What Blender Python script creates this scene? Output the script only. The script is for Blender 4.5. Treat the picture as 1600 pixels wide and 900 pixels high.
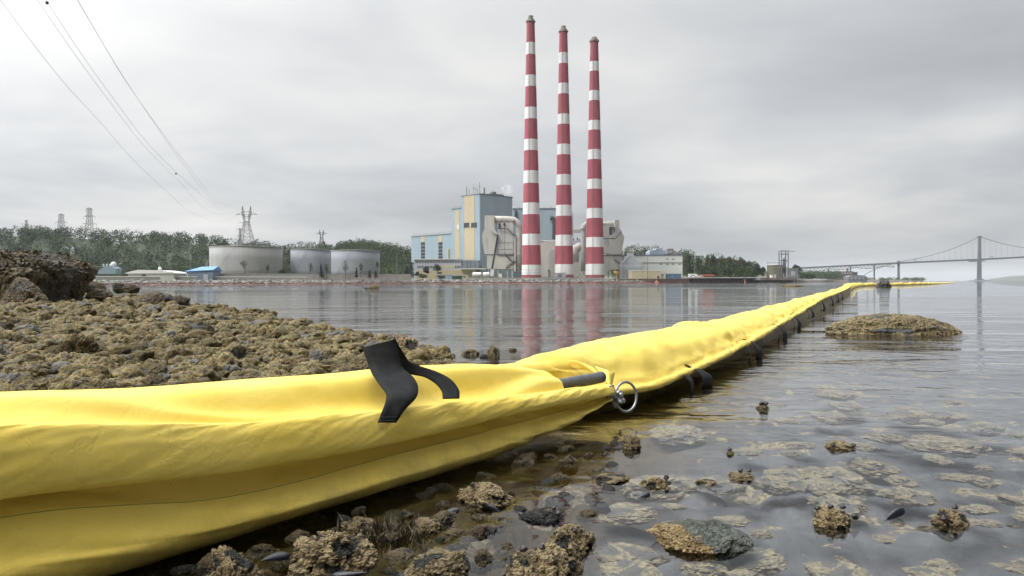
import bpy, bmesh, math, random
import numpy as np
from mathutils import Vector, Matrix

for _o in list(bpy.data.objects):
    bpy.data.objects.remove(_o)
SC = bpy.context.scene
COL = SC.collection
random.seed(7)
RNG = np.random.default_rng(11)

# ------------------------------------------------------------------ camera
FPX = 1180.0                       # focal length in pixels of the 1600 px wide photograph
CAM_H = 0.5
cam_d = bpy.data.cameras.new("camera")
cam = bpy.data.objects.new("camera", cam_d)
COL.objects.link(cam)
cam_d.sensor_width = 36.0
cam_d.lens = 36.0 * FPX / 1600.0
cam_d.clip_start = 0.02
cam_d.clip_end = 40000.0
cam.location = (0, 0, CAM_H)
CAM_R = (Matrix.Rotation(math.pi / 2 - 8.7 / FPX, 3, 'X') @ Matrix.Rotation(math.radians(-0.2), 3, 'Z'))
cam.rotation_euler = CAM_R.to_euler()
SC.camera = cam

# ------------------------------------------------------------------ sky
SUN_EL, SUN_AZ = math.radians(52), math.radians(-138)      # azimuth from +Y, clockwise seen from above
world = bpy.data.worlds.new("World")
SC.world = world
world.use_nodes = True
wn, wl = world.node_tree.nodes, world.node_tree.links
wn.clear()
def W(t, **kw):
    n = wn.new(t)
    for k, v in kw.items():
        setattr(n, k, v)
    return n
def wmath(op, a, b=None, c=None):
    n = W('ShaderNodeMath', operation=op)
    for i, x in enumerate((a, b, c)):
        if x is None: continue
        if isinstance(x, (int, float)): n.inputs[i].default_value = x
        else: wl.new(x, n.inputs[i])
    return n.outputs[0]
w_out = W('ShaderNodeOutputWorld'); w_bg = W('ShaderNodeBackground')
w_bg.inputs['Strength'].default_value = 0.1
sky = W('ShaderNodeTexSky', sky_type='NISHITA', sun_disc=False)
sky.sun_elevation = SUN_EL; sky.sun_rotation = SUN_AZ
sky.air_density = 1.0; sky.dust_density = 4.0
w_tc = W('ShaderNodeTexCoord'); w_sep = W('ShaderNodeSeparateXYZ')
wl.new(w_tc.outputs['Generated'], w_sep.inputs[0])
w_z = wmath('MAXIMUM', w_sep.outputs['Z'], 0.0)
w_den = wmath('ADD', w_z, 0.13)
w_u = wmath('DIVIDE', w_sep.outputs['X'], w_den); w_v = wmath('DIVIDE', w_sep.outputs['Y'], w_den)
w_cmb = W('ShaderNodeCombineXYZ'); wl.new(w_u, w_cmb.inputs[0]); wl.new(w_v, w_cmb.inputs[1])
def wnoise(scale, detail, rough, loc, dist=0.0):
    m = W('ShaderNodeMapping'); m.inputs['Location'].default_value = loc
    wl.new(w_cmb.outputs[0], m.inputs['Vector'])
    n = W('ShaderNodeTexNoise'); n.inputs['Scale'].default_value = scale
    n.inputs['Detail'].default_value = detail; n.inputs['Roughness'].default_value = rough
    n.inputs['Distortion'].default_value = dist
    wl.new(m.outputs[0], n.inputs['Vector'])
    return n.outputs['Fac']
n1 = wnoise(0.40, 4, 0.45, (-3.17, -6.28, 0.91), 0.3)
n2 = wnoise(1.3, 5, 0.5, (-7.7, 0.65, -0.81), 0.4)
w_c = wmath('MULTIPLY_ADD', wmath('SUBTRACT', n1, 0.5), 1.5, 0.0)
w_c = wmath('MULTIPLY_ADD', wmath('SUBTRACT', n2, 0.5), 0.50, w_c)
# an overcast dome: brighter overhead than at the horizon, a little brighter on the sun's side
w_zz = W('ShaderNodeMapRange', interpolation_type='SMOOTHSTEP')
w_zz.inputs['From Min'].default_value = 0.30; w_zz.inputs['From Max'].default_value = 0.95
w_zz.inputs['To Min'].default_value = 0.0; w_zz.inputs['To Max'].default_value = 1.0
wl.new(w_z, w_zz.inputs['Value'])
w_side = wmath('MULTIPLY_ADD', w_sep.outputs['X'], -0.07, 0.0)
# unseen sky behind the camera dimmed, to keep the boom's front dark
w_bd = W('ShaderNodeVectorMath', operation='DOT_PRODUCT'); wl.new(w_tc.outputs['Generated'], w_bd.inputs[0]); w_bd.inputs[1].default_value = (0.62, -0.78, 0.0)
w_bk = W('ShaderNodeMapRange', interpolation_type='SMOOTHSTEP'); w_bk.inputs['From Min'].default_value = -0.28; w_bk.inputs['From Max'].default_value = 0.5
w_bk.inputs['To Min'].default_value = 1.0; w_bk.inputs['To Max'].default_value = 0.12; wl.new(w_bd.outputs['Value'], w_bk.inputs['Value'])
# bright patch added high in the sky, to light the boom's top
w_dot = W('ShaderNodeVectorMath', operation='DOT_PRODUCT'); wl.new(w_tc.outputs['Generated'], w_dot.inputs[0]); w_dot.inputs[1].default_value = (-0.50, 0.05, 0.86)
w_lobe = wmath('MULTIPLY', wmath('POWER', wmath('MAXIMUM', w_dot.outputs['Value'], 0.0), 5.0), 5.2)
w_low = W('ShaderNodeMapRange', interpolation_type='SMOOTHSTEP'); w_low.inputs['From Min'].default_value = 0.0; w_low.inputs['From Max'].default_value = 0.16
w_low.inputs['To Min'].default_value = -0.15; w_low.inputs['To Max'].default_value = 0.06; wl.new(w_z, w_low.inputs['Value'])
w_base = wmath('ADD', wmath('MULTIPLY_ADD', w_zz.outputs[0], 1.75, 0.69), w_side)
w_base = wmath('ADD', wmath('MULTIPLY', wmath('ADD', w_base, w_low.outputs[0]), w_bk.outputs[0]), w_lobe)
w_lum = wmath('MULTIPLY', w_base, wmath('ADD', w_c, 1.0))
w_ramp = W('ShaderNodeMix', data_type='RGBA')
w_ramp.inputs['A'].default_value = (9.45, 9.75, 10.10, 1)       # thicker cloud, a touch bluer
w_ramp.inputs['B'].default_value = (10.1, 10.0, 9.75, 1)
w_t = W('ShaderNodeMapRange'); w_t.inputs['From Min'].default_value = -0.15; w_t.inputs['From Max'].default_value = 0.15
wl.new(w_c, w_t.inputs['Value']); wl.new(w_t.outputs[0], w_ramp.inputs['Factor'])
w_scale = W('ShaderNodeVectorMath', operation='SCALE')
wl.new(w_ramp.outputs['Result'], w_scale.inputs[0]); wl.new(w_lum, w_scale.inputs['Scale'])
w_mix = W('ShaderNodeMix', data_type='RGBA'); w_mix.inputs['Factor'].default_value = 0.95
wl.new(sky.outputs[0], w_mix.inputs['A']); wl.new(w_scale.outputs[0], w_mix.inputs['B'])
wl.new(w_mix.outputs['Result'], w_bg.inputs['Color']); wl.new(w_bg.outputs[0], w_out.inputs[0])

# ------------------------------------------------------------------ sun behind the overcast
sun_d = bpy.data.lights.new("sun", 'SUN'); sun = bpy.data.objects.new("sun", sun_d); COL.objects.link(sun)
sun_d.energy = 1.5; sun_d.angle = math.radians(14); sun_d.color = (1.0, 0.96, 0.9)
_sd = Vector((math.sin(SUN_AZ) * math.cos(SUN_EL), math.cos(SUN_AZ) * math.cos(SUN_EL), math.sin(SUN_EL)))
sun.rotation_euler = _sd.to_track_quat('Z', 'Y').to_euler()

SC.view_settings.view_transform = 'Standard'
SC.view_settings.look = 'None'
SC.view_settings.gamma = 1.0
SC.view_settings.use_curve_mapping = False
SC.view_settings.exposure = 0.0
SC.cycles.max_bounces = 6
SC.cycles.diffuse_bounces = 3
SC.cycles.glossy_bounces = 3
SC.cycles.transparent_max_bounces = 12
SC.cycles.volume_bounces = 1
SC.cycles.use_denoising = True
SC.cycles.use_adaptive_sampling = True
SC.cycles.adaptive_threshold = 0.015

# ------------------------------------------------------------------ helpers
def P(px, py, Y):
    """world point at depth Y that the photograph shows at pixel px, py (used to take measurements)"""
    d = CAM_R @ Vector(((px - 800) / FPX, -(py - 450) / FPX, -1.0))
    k = Y / d.y
    return Vector((d.x * k, Y, CAM_H + d.z * k))
def PZ(px, py, z=0.0):
    """world point at height z seen at pixel px, py"""
    d = CAM_R @ Vector(((px - 800) / FPX, -(py - 450) / FPX, -1.0))
    k = (z - CAM_H) / d.z
    return Vector((d.x * k, d.y * k, z))
def XP(px, Y): return (px - 800) / FPX * Y

def _hash(ix, iy, iz, seed):
    h = (ix.astype(np.int64) * 374761393 + iy.astype(np.int64) * 668265263 + iz.astype(np.int64) * 2147483647 + seed * 1274126177) & 0xffffffff
    h = ((h ^ (h >> 13)) * 1274126177) & 0xffffffff
    h = (h ^ (h >> 16)) * 2246822519 & 0xffffffff
    return ((h ^ (h >> 15)) & 0xffffff) / float(0xffffff)
def vnoise(p, seed=0):
    p = np.asarray(p, float); i = np.floor(p).astype(np.int64); f = p - i; f = f * f * f * (f * (f * 6 - 15) + 10)
    r = np.zeros(len(p))
    for a in (0, 1):
        for b in (0, 1):
            for c in (0, 1):
                w = (f[:, 0] if a else 1 - f[:, 0]) * (f[:, 1] if b else 1 - f[:, 1]) * (f[:, 2] if c else 1 - f[:, 2])
                r += w * _hash(i[:, 0] + a, i[:, 1] + b, i[:, 2] + c, seed)
    return r * 2 - 1
def fbm(p, octv=4, seed=0, gain=0.5):
    p = np.asarray(p, float); r = np.zeros(len(p)); a = 1.0; s = 0
    for k in range(octv):
        r += a * vnoise(p * (2.03 ** k) + 17.3 * k, seed + k); s += a; a *= gain
    return r / s * 1.6
def worley(p, seed=0):
    p = np.asarray(p, float); i = np.floor(p).astype(np.int64)
    best = np.full(len(p), 9.0); second = np.full(len(p), 9.0); ident = np.zeros(len(p))
    for a in (-1, 0, 1):
        for b in (-1, 0, 1):
            for c in (-1, 0, 1):
                j = i + np.array((a, b, c))
                q = np.stack([j[:, k] + _hash(j[:, 0], j[:, 1], j[:, 2], seed + 31 * k) for k in range(3)], 1)
                d = np.sqrt(((q - p) ** 2).sum(1))
                m = d < best
                second = np.where(m, best, np.minimum(second, d))
                ident = np.where(m, _hash(j[:, 0], j[:, 1], j[:, 2], seed + 99), ident)
                best = np.where(m, d, best)
    return best, second, ident
def sstep(x, a, b):
    t = np.clip((x - a) / (b - a), 0, 1); return t * t * (3 - 2 * t)

def set_props(o, label=None, cat=None, group=None, kind=None):
    if label: o['label'] = label
    if cat: o['category'] = cat
    if group: o['group'] = group
    if kind: o['kind'] = kind
    return o
def link_mesh(name, verts, faces, mat, parent=None, smooth=False, attrs=None):
    me = bpy.data.meshes.new(name)
    if isinstance(verts, np.ndarray): verts_l = verts.tolist()
    else: verts_l = [tuple(v) for v in verts]
    me.from_pydata(verts_l, [], faces if isinstance(faces, list) else faces.tolist())
    if attrs:
        for k, arr in attrs.items():
            a = me.attributes.new(k, 'FLOAT', 'POINT'); a.data.foreach_set('value', np.asarray(arr, dtype=np.float32))
    me.update()
    if smooth: me.polygons.foreach_set('use_smooth', [True] * len(me.polygons))
    o = bpy.data.objects.new(name, me); COL.objects.link(o)
    if mat: me.materials.append(mat)
    if parent: o.parent = parent
    return o
def thing(name, label, cat, loc=(0, 0, 0), group=None):
    o = bpy.data.objects.new(name, None); COL.objects.link(o); o.location = loc; o.empty_display_size = 0.2
    return set_props(o, label, cat, group)

class MB:
    """collects simple solids, then links them as one mesh"""
    def __init__(self, origin=(0, 0, 0)):
        self.v = []; self.f = []; self.o = Vector(origin)
    def add(self, vs, fs):
        n = len(self.v); self.v += [Vector(v) - self.o for v in vs]; self.f += [tuple(i + n for i in f) for f in fs]
    def hexa(self, c8):
        self.add(c8, [(0, 3, 2, 1), (4, 5, 6, 7), (0, 1, 5, 4), (1, 2, 6, 5), (2, 3, 7, 6), (3, 0, 4, 7)])
    def box(self, x0, x1, y0, y1, z0, z1):
        self.hexa([(x0, y0, z0), (x1, y0, z0), (x1, y1, z0), (x0, y1, z0), (x0, y0, z1), (x1, y0, z1), (x1, y1, z1), (x0, y1, z1)])
    def obox(self, c, a, b, a0, a1, b0, b1, z0, z1):
        """box in a turned frame: corner c, unit directions a, b in plan"""
        q = lambda s, t, z: (c[0] + a[0] * s + b[0] * t, c[1] + a[1] * s + b[1] * t, z)
        self.hexa([q(a0, b0, z0), q(a0, b1, z0), q(a1, b1, z0), q(a1, b0, z0), q(a0, b0, z1), q(a0, b1, z1), q(a1, b1, z1), q(a1, b0, z1)])
    def bar(self, p, q, w, h=None):
        p = Vector(p); q = Vector(q); d = q - p
        if d.length < 1e-6: return
        d.normalize(); up = Vector((0, 0, 1)) if abs(d.z) < 0.9 else Vector((0, 1, 0))
        s = d.cross(up).normalized(); u = s.cross(d)
        s *= w / 2; u *= (h or w) / 2
        self.hexa([p - s - u, p + s - u, p + s + u, p - s + u, q - s - u, q + s - u, q + s + u, q - s + u])
    def prism(self, pts, y0, y1):
        """outline (x, z) pushed from y0 to y1"""
        n = len(pts)
        vs = [(x, y0, z) for x, z in pts] + [(x, y1, z) for x, z in pts]
        fs = [tuple(range(n)), tuple(range(2 * n - 1, n - 1, -1))] + [(i, i + n, (i + 1) % n + n, (i + 1) % n) for i in range(n)]
        self.add(vs, fs)
    def lathe(self, prof, c=(0, 0, 0), n=32, caps=True):
        vs = []; fs = []
        for r, z in prof:
            for k in range(n):
                t = 2 * math.pi * k / n; vs.append((c[0] + r * math.cos(t), c[1] + r * math.sin(t), c[2] + z))
        for i in range(len(prof) - 1):
            for k in range(n):
                k2 = (k + 1) % n; fs.append((i * n + k, i * n + k2, (i + 1) * n + k2, (i + 1) * n + k))
        if caps: fs.append(tuple(range(n))[::-1]); fs.append(tuple(range((len(prof) - 1) * n, len(prof) * n)))
        self.add(vs, fs)
    def tube(self, pts, r, n=8, closed=False, r2=None):
        pts = [Vector(p) for p in pts]; vs = []; fs = []; m = len(pts); s = None
        for i, p in enumerate(pts):
            if closed: d = pts[(i + 1) % m] - pts[i - 1]
            else: d = pts[min(i + 1, m - 1)] - pts[max(i - 1, 0)]
            d.normalize()
            if s is None:
                s = d.cross(Vector((0, 0, 1)) if abs(d.z) < 0.9 else Vector((0, 1, 0))).normalized()
            else:
                s = (s - d * s.dot(d)).normalized()
            u = d.cross(s)
            rr = r if r2 is None else r + (r2 - r) * i / max(1, m - 1)
            for k in range(n):
                t = 2 * math.pi * k / n; vs.append(p + s * (rr * math.cos(t)) + u * (rr * math.sin(t)))
        for i in range(m if closed else m - 1):
            j = (i + 1) % m
            for k in range(n):
                k2 = (k + 1) % n; fs.append((i * n + k, i * n + k2, j * n + k2, j * n + k))
        if not closed:
            fs.append(tuple(range(n))[::-1]); fs.append(tuple(range((m - 1) * n, m * n)))
        self.add(vs, fs)
    def build(self, name, mat, parent=None, smooth=False):
        o = link_mesh(name, self.v, self.f, mat, None, smooth)
        o.location = self.o
        if parent:
            o.parent = parent; o.location = self.o - parent.location
        return o

# ------------------------------------------------------------------ materials
def nmat(name, base, rough=0.7, metal=0.0, var=0.0, scale=1.0, bump=0.0, bscale=20.0, bdist=0.01, spec=None, streak=0.0, rust=0.0):
    """painted or plain surface with slight uneven colour and grain"""
    m = bpy.data.materials.new(name); m.use_nodes = True
    nt = m.node_tree; bs = nt.nodes['Principled BSDF']
    bs.inputs['Base Color'].default_value = (*base, 1); bs.inputs['Roughness'].default_value = rough; bs.inputs['Metallic'].default_value = metal
    if spec is not None: bs.inputs['Specular IOR Level'].default_value = spec
    tc = nt.nodes.new('ShaderNodeTexCoord')
    if var > 0:
        n = nt.nodes.new('ShaderNodeTexNoise'); n.inputs['Scale'].default_value = scale; n.inputs['Detail'].default_value = 6; n.inputs['Roughness'].default_value = 0.6
        mp = nt.nodes.new('ShaderNodeMapping'); nt.links.new(tc.outputs['Object'], mp.inputs[0])
        if streak: mp.inputs['Scale'].default_value = (1, 1, streak)
        nt.links.new(mp.outputs[0], n.inputs['Vector'])
        r = nt.nodes.new('ShaderNodeMapRange'); r.inputs['From Min'].default_value = 0.3; r.inputs['From Max'].default_value = 0.7
        r.inputs['To Min'].default_value = 1 - var; r.inputs['To Max'].default_value = 1 + var
        nt.links.new(n.outputs['Fac'], r.inputs['Value'])
        v = nt.nodes.new('ShaderNodeVectorMath'); v.operation = 'SCALE'; v.inputs[0].default_value = base
        nt.links.new(r.outputs[0], v.inputs['Scale']); nt.links.new(v.outputs[0], bs.inputs['Base Color'])
        if rust:
            n2 = nt.nodes.new('ShaderNodeTexNoise'); n2.inputs['Scale'].default_value = scale * 2.5; n2.inputs['Detail'].default_value = 7; n2.inputs['Roughness'].default_value = 0.7
            m2 = nt.nodes.new('ShaderNodeMapping'); m2.inputs['Scale'].default_value = (1, 1, 0.12); nt.links.new(tc.outputs['Object'], m2.inputs[0]); nt.links.new(m2.outputs[0], n2.inputs['Vector'])
            r2 = nt.nodes.new('ShaderNodeMapRange'); r2.inputs['From Min'].default_value = 0.52; r2.inputs['From Max'].default_value = 0.72; r2.inputs['To Max'].default_value = rust
            mx = nt.nodes.new('ShaderNodeMix'); mx.data_type = 'RGBA'; mx.inputs['B'].default_value = (0.22, 0.15, 0.10, 1)
            nt.links.new(n2.outputs['Fac'], r2.inputs['Value']); nt.links.new(r2.outputs[0], mx.inputs['Factor']); nt.links.new(v.outputs[0], mx.inputs['A']); nt.links.new(mx.outputs['Result'], bs.inputs['Base Color'])
    if bump > 0:
        n = nt.nodes.new('ShaderNodeTexNoise'); n.inputs['Scale'].default_value = bscale; n.inputs['Detail'].default_value = 5
        nt.links.new(tc.outputs['Object'], n.inputs['Vector'])
        b = nt.nodes.new('ShaderNodeBump'); b.inputs['Strength'].default_value = bump; b.inputs['Distance'].default_value = bdist
        nt.links.new(n.outputs['Fac'], b.inputs['Height']); nt.links.new(b.outputs[0], bs.inputs['Normal'])
    return m
class NT:
    """short hand for a node tree"""
    def __init__(self, name):
        self.m = bpy.data.materials.new(name); self.m.use_nodes = True; self.nt = self.m.node_tree
        self.bs = self.nt.nodes['Principled BSDF']; self.out = self.nt.nodes['Material Output']
        self.tc = self.nt.nodes.new('ShaderNodeTexCoord')
    def n(self, t, **kw):
        x = self.nt.nodes.new(t)
        for k, v in kw.items(): setattr(x, k, v)
        return x
    def l(self, a, b): self.nt.links.new(a, b)
    def noise(self, scale, detail=4, rough=0.5, sc=(1, 1, 1), loc=(0, 0, 0), dist=0.0, coord='Object'):
        mp = self.n('ShaderNodeMapping'); mp.inputs['Scale'].default_value = sc; mp.inputs['Location'].default_value = loc
        self.l(self.tc.outputs[coord], mp.inputs[0])
        n = self.n('ShaderNodeTexNoise'); n.inputs['Scale'].default_value = scale; n.inputs['Detail'].default_value = detail
        n.inputs['Roughness'].default_value = rough; n.inputs['Distortion'].default_value = dist
        self.l(mp.outputs[0], n.inputs['Vector']); return n.outputs['Fac']
    def vor(self, scale, feature='F1', sc=(1, 1, 1), out='Distance'):
        mp = self.n('ShaderNodeMapping'); mp.inputs['Scale'].default_value = sc
        self.l(self.tc.outputs['Object'], mp.inputs[0])
        n = self.n('ShaderNodeTexVoronoi', feature=feature); n.inputs['Scale'].default_value = scale
        self.l(mp.outputs[0], n.inputs['Vector']); return n.outputs[out]
    def math(self, op, a, b=None, c=None, clamp=False):
        x = self.n('ShaderNodeMath', operation=op); x.use_clamp = clamp
        for i, v in enumerate((a, b, c)):
            if v is None: continue
            if isinstance(v, (int, float)): x.inputs[i].default_value = v
            else: self.l(v, x.inputs[i])
        return x.outputs[0]
    def rng(self, v, a, b, c=0.0, d=1.0, smooth=True):
        x = self.n('ShaderNodeMapRange'); x.interpolation_type = 'SMOOTHSTEP' if smooth else 'LINEAR'
        for k, q in (('From Min', a), ('From Max', b), ('To Min', c), ('To Max', d)): x.inputs[k].default_value = q
        self.l(v, x.inputs['Value']); return x.outputs[0]
    def mix(self, f, a, b):
        x = self.n('ShaderNodeMix', data_type='RGBA')
        if isinstance(f, (int, float)): x.inputs['Factor'].default_value = f
        else: self.l(f, x.inputs['Factor'])
        for k, q in (('A', a), ('B', b)):
            if isinstance(q, tuple): x.inputs[k].default_value = (*q, 1)
            else: self.l(q, x.inputs[k])
        return x.outputs['Result']
    def attr(self, name):
        x = self.n('ShaderNodeAttribute', attribute_name=name); return x.outputs['Fac']
    def bump(self, h, strength=1.0, dist=0.01, normal=None):
        b = self.n('ShaderNodeBump'); b.inputs['Strength'].default_value = strength; b.inputs['Distance'].default_value = dist
        self.l(h, b.inputs['Height'])
        if normal is not None: self.l(normal, b.inputs['Normal'])
        return b.outputs[0]
# ------------------------------------------------------------------ water
def water_material():
    t = NT("water"); nt = t.nt; nt.nodes.remove(t.bs)
    # ripples: about the same slope in every octave, a little longer across the view than along it
    a = t.noise(0.10, 4, 0.5, sc=(0.35, 1, 1))
    b = t.noise(1.5, 3, 0.5, sc=(0.55, 1, 1), loc=(3, 1, 0), dist=0.6)
    c = t.noise(7.0, 3, 0.5, sc=(0.7, 1, 1), loc=(0, 7, 0), dist=0.4)
    d = t.noise(24.0, 2, 0.5, sc=(0.75, 1, 1), loc=(5, 2, 0), dist=0.3)
    w1 = t.noise(0.045, 3, 0.55, sc=(0.18, 1, 1), loc=(9, 4, 0))
    w2 = t.noise(0.5, 3, 0.5, sc=(0.3, 1, 1), loc=(2, 2, 0))
    gust = t.math('MULTIPLY', t.rng(w1, 0.40, 0.66, 0.45, 1.9), t.rng(w2, 0.35, 0.7, 0.45, 1.6))
    h = t.math('MULTIPLY', a, 0.055)
    h = t.math('ADD', h, t.math('MULTIPLY', t.math('MULTIPLY', b, gust), 0.034))
    h = t.math('ADD', h, t.math('MULTIPLY', t.math('MULTIPLY', c, gust), 0.0075))
    h = t.math('ADD', h, t.math('MULTIPLY', t.math('MULTIPLY', d, gust), 0.0020))
    nrm = t.bump(h, 1.0, 1.0)
    fr = t.n('ShaderNodeFresnel'); fr.inputs['IOR'].default_value = 1.31; t.l(nrm, fr.inputs['Normal'])
    tr = t.n('ShaderNodeBsdfTransparent'); tr.inputs['Color'].default_value = (0.95, 0.96, 0.95, 1)
    gl = t.n('ShaderNodeBsdfGlossy'); gl.inputs['Roughness'].default_value = 0.015; gl.inputs['Color'].default_value = (0.86, 0.865, 0.88, 1)
    t.l(nrm, gl.inputs['Normal'])
    mx = t.n('ShaderNodeMixShader'); t.l(fr.outputs[0], mx.inputs[0]); t.l(tr.outputs[0], mx.inputs[1]); t.l(gl.outputs[0], mx.inputs[2])
    t.l(mx.outputs[0], t.out.inputs['Surface'])
    return t.m
S = 9000.0
o = link_mesh("water", [(-S, -60, 0), (S, -60, 0), (S, 2 * S, 0), (-S, 2 * S, 0)], [(0, 1, 2, 3)], water_material())
set_props(o, kind='structure')

# ------------------------------------------------------------------ the stony bottom and the shore that rises out of it
SHORE = np.array([(-1.9, -3), (-1.45, -0.6), (-1.0, 1.1), (-0.80, 2.2), (-0.62, 3.4), (-0.55, 4.6), (-0.75, 5.5), (-1.5, 6.9), (-2.5, 8.6), (-3.8, 10.9),
                  (-6.2, 15), (-9.5, 20), (-14, 28), (-20, 36), (-40, 52), (-70, 80)], float)
def shore_dist(x, y):
    best = np.full(len(x), 1e9); sgn = np.zeros(len(x))
    for (ax, ay), (bx, by) in zip(SHORE[:-1], SHORE[1:]):
        dx, dy = bx - ax, by - ay
        t = np.clip(((x - ax) * dx + (y - ay) * dy) / (dx * dx + dy * dy), 0, 1)
        d = np.hypot(x - ax - t * dx, y - ay - t * dy)
        s = np.sign(dx * (y - ay) - dy * (x - ax))
        m = d < best
        best = np.where(m, d, best); sgn = np.where(m, s, sgn)
    return best * sgn
def ground_z(x, y, lumps=True):
    x = np.asarray(x, float); y = np.asarray(y, float)
    d = shore_dist(x, y)
    land = 0.30 * (1 - np.exp(-np.maximum(d, 0) * 0.20)) + 0.012 * np.maximum(d, 0) * np.exp(-np.maximum(d, 0) / 40)
    sea = -0.035 - 0.035 * np.minimum(np.maximum(-d, 0), 1.2) - 0.02 * np.clip(-d - 1.2, 0, 20)
    z = np.where(d > 0, land - 0.02, sea + 0.015 * np.exp(-np.maximum(-d, 0) * 3))
    if lumps:
        p = np.stack([x, y, np.zeros_like(x)], 1)
        k = np.clip(np.hypot(x, y) / 6, 0.5, 2.2)
        f1, f2, idn = worley(p * 6.5, 5)
        lump = np.sqrt(np.clip(1 - (f1 / 0.75) ** 2, 0, 1)) * (0.35 + 0.65 * idn)
        fine = worley(p * 26, 9)[0]
        near = np.exp(-np.hypot(x, y) / 12)
        shade = np.exp(-((x - 0.60 * y + 0.85) / 0.42) ** 2) * (d < 0.3)
        amp = np.where(d > 0, 0.06, 0.032) * np.where(d < -1.5, 0.6, 1) + 0.030 * shade
        z = z + (lump - 0.5) * amp + (0.5 - fine) * 0.014 * near + 0.02 * fbm(p * 1.3, 3, 3) * np.where(d > 0, 1.6, 0.5)
    return z
def seabed_material():
    t = NT("shore_bottom")
    sep = t.n('ShaderNodeSeparateXYZ'); t.l(t.tc.outputs['Object'], sep.inputs[0])
    # flat stones on the bottom: some cells of an uneven scatter carry a barnacled stone, with a ragged edge
    wob = t.noise(9, 5, 0.65); cell = t.vor(70)
    def scatter(scale, lo, hi, sc):
        mp = t.n('ShaderNodeMapping'); mp.inputs['Scale'].default_value = sc
        t.l(t.tc.outputs['Object'], mp.inputs[0]); v = t.n('ShaderNodeTexVoronoi'); v.inputs['Scale'].default_value = scale; t.l(mp.outputs[0], v.inputs['Vector'])
        sp = t.n('ShaderNodeSeparateColor'); t.l(v.outputs['Color'], sp.inputs[0])
        size = t.rng(sp.outputs[0], 0.35, 1.0, lo, hi, False)
        d = t.math('ADD', v.outputs['Distance'], t.math('MULTIPLY_ADD', wob, 1.5, -0.75))
        return t.rng(t.math('SUBTRACT', d, size), -0.03, 0.03, 1.0, 0.0)
    cov = t.math('MAXIMUM', scatter(5.5, -0.08, 0.50, (0.8, 1, 0.0)), scatter(15.0, -0.15, 0.44, (0.85, 1, 0.0)))
    cov = t.math('MULTIPLY', cov, t.rng(t.noise(30, 4, 0.65), 0.36, 0.50))
    tan = t.mix(t.rng(t.noise(45, 4, 0.6), 0.3, 0.7), (0.22, 0.175, 0.095), (0.42, 0.35, 0.22))
    tan = t.mix(t.rng(cell, 0.50, 0.72), tan, (0.11, 0.085, 0.055))
    mud = t.mix(t.rng(t.noise(7, 5, 0.6), 0.35, 0.65), (0.075, 0.078, 0.086), (0.13, 0.132, 0.142))
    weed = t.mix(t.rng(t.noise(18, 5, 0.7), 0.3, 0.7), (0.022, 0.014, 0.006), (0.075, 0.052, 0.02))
    under = t.mix(cov, mud, tan)
    # weedy strip below the tide line, its colour also darkened for the boom's shade
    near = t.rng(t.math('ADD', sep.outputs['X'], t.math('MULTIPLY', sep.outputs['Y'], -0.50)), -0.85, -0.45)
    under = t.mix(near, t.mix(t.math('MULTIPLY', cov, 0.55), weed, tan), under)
    stones = t.mix(t.rng(t.noise(9, 5, 0.65), 0.42, 0.58), (0.022, 0.021, 0.020), (0.12, 0.085, 0.04))
    col = t.mix(t.rng(sep.outputs['Z'], -0.02, 0.01), under, stones)
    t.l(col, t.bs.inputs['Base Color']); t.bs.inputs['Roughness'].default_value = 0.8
    t.l(t.bump(t.noise(60, 6, 0.7), 0.6, 0.012), t.bs.inputs['Normal'])
    return t.m
def build_seabed():
    na, nr = 560, 430
    th = np.radians(np.linspace(-62, 50, na)); r = np.geomspace(0.55, 90, nr)
    T, Rr = np.meshgrid(th, r)
    x = (np.sin(T) * Rr).ravel(); y = (np.cos(T) * Rr).ravel() - 0.15
    z = ground_z(x, y)
    z[-na:] = np.minimum(z[-na:], 5)
    v = np.stack([x, y, z], 1)
    i = np.arange(nr - 1)[:, None] * na + np.arange(na - 1)[None, :]
    f = np.stack([i, i + 1, i + na + 1, i + na], 2).reshape(-1, 4)
    f = f[:, ::-1]
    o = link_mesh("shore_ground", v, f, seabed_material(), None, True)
    set_props(o, kind='structure')
build_seabed()
o = link_mesh("seabed", [(-S, -60, -1.2), (S, -60, -1.2), (S, 2 * S, -1.2), (-S, 2 * S, -1.2)], [(0, 1, 2, 3)], nmat("deep_bottom", (0.03, 0.034, 0.032), 0.9))
set_props(o, kind='structure')

# ------------------------------------------------------------------ the land across the water
FS_PX = np.array([-500, 0, 250, 640, 1000, 1065, 1200, 1245, 1255, 1300, 1430, 1444])
FS_Y = np.array([300, 320, 345, 395, 405, 420, 470, 500, 1000, 1200, 1500, 1520])
def shore_Y(px): return np.interp(px, FS_PX, FS_Y)
HILL_PX = np.array([-500, 0, 60, 130, 200, 260, 330, 400, 440, 520, 565, 620, 660, 800, 960, 990, 1060, 1110, 1150, 1190, 1215, 1245, 1260, 1444])
HILL_PY = np.array([366, 367, 369, 372, 376, 378, 382, 392, 398, 396, 390, 398, 404, 408, 402, 400, 406, 412, 416, 421, 428, 436, 438, 439])
def far_z(px, Y):
    px = np.asarray(px, float); Y = np.asarray(Y, float)
    s = Y - shore_Y(px)
    base = np.interp(s, [-8, 0, 4, 8, 30, 90, 300, 3000], [-1.0, 0.0, 0.7, 1.9, 2.4, 3.0, 4, 6])
    top = CAM_H + (441.3 - (px - 800) * 0.0035 - np.interp(px, HILL_PX, HILL_PY)) * 720 / FPX
    return base + np.maximum(top - 4, 0) * sstep(Y, 575, 735)
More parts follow.
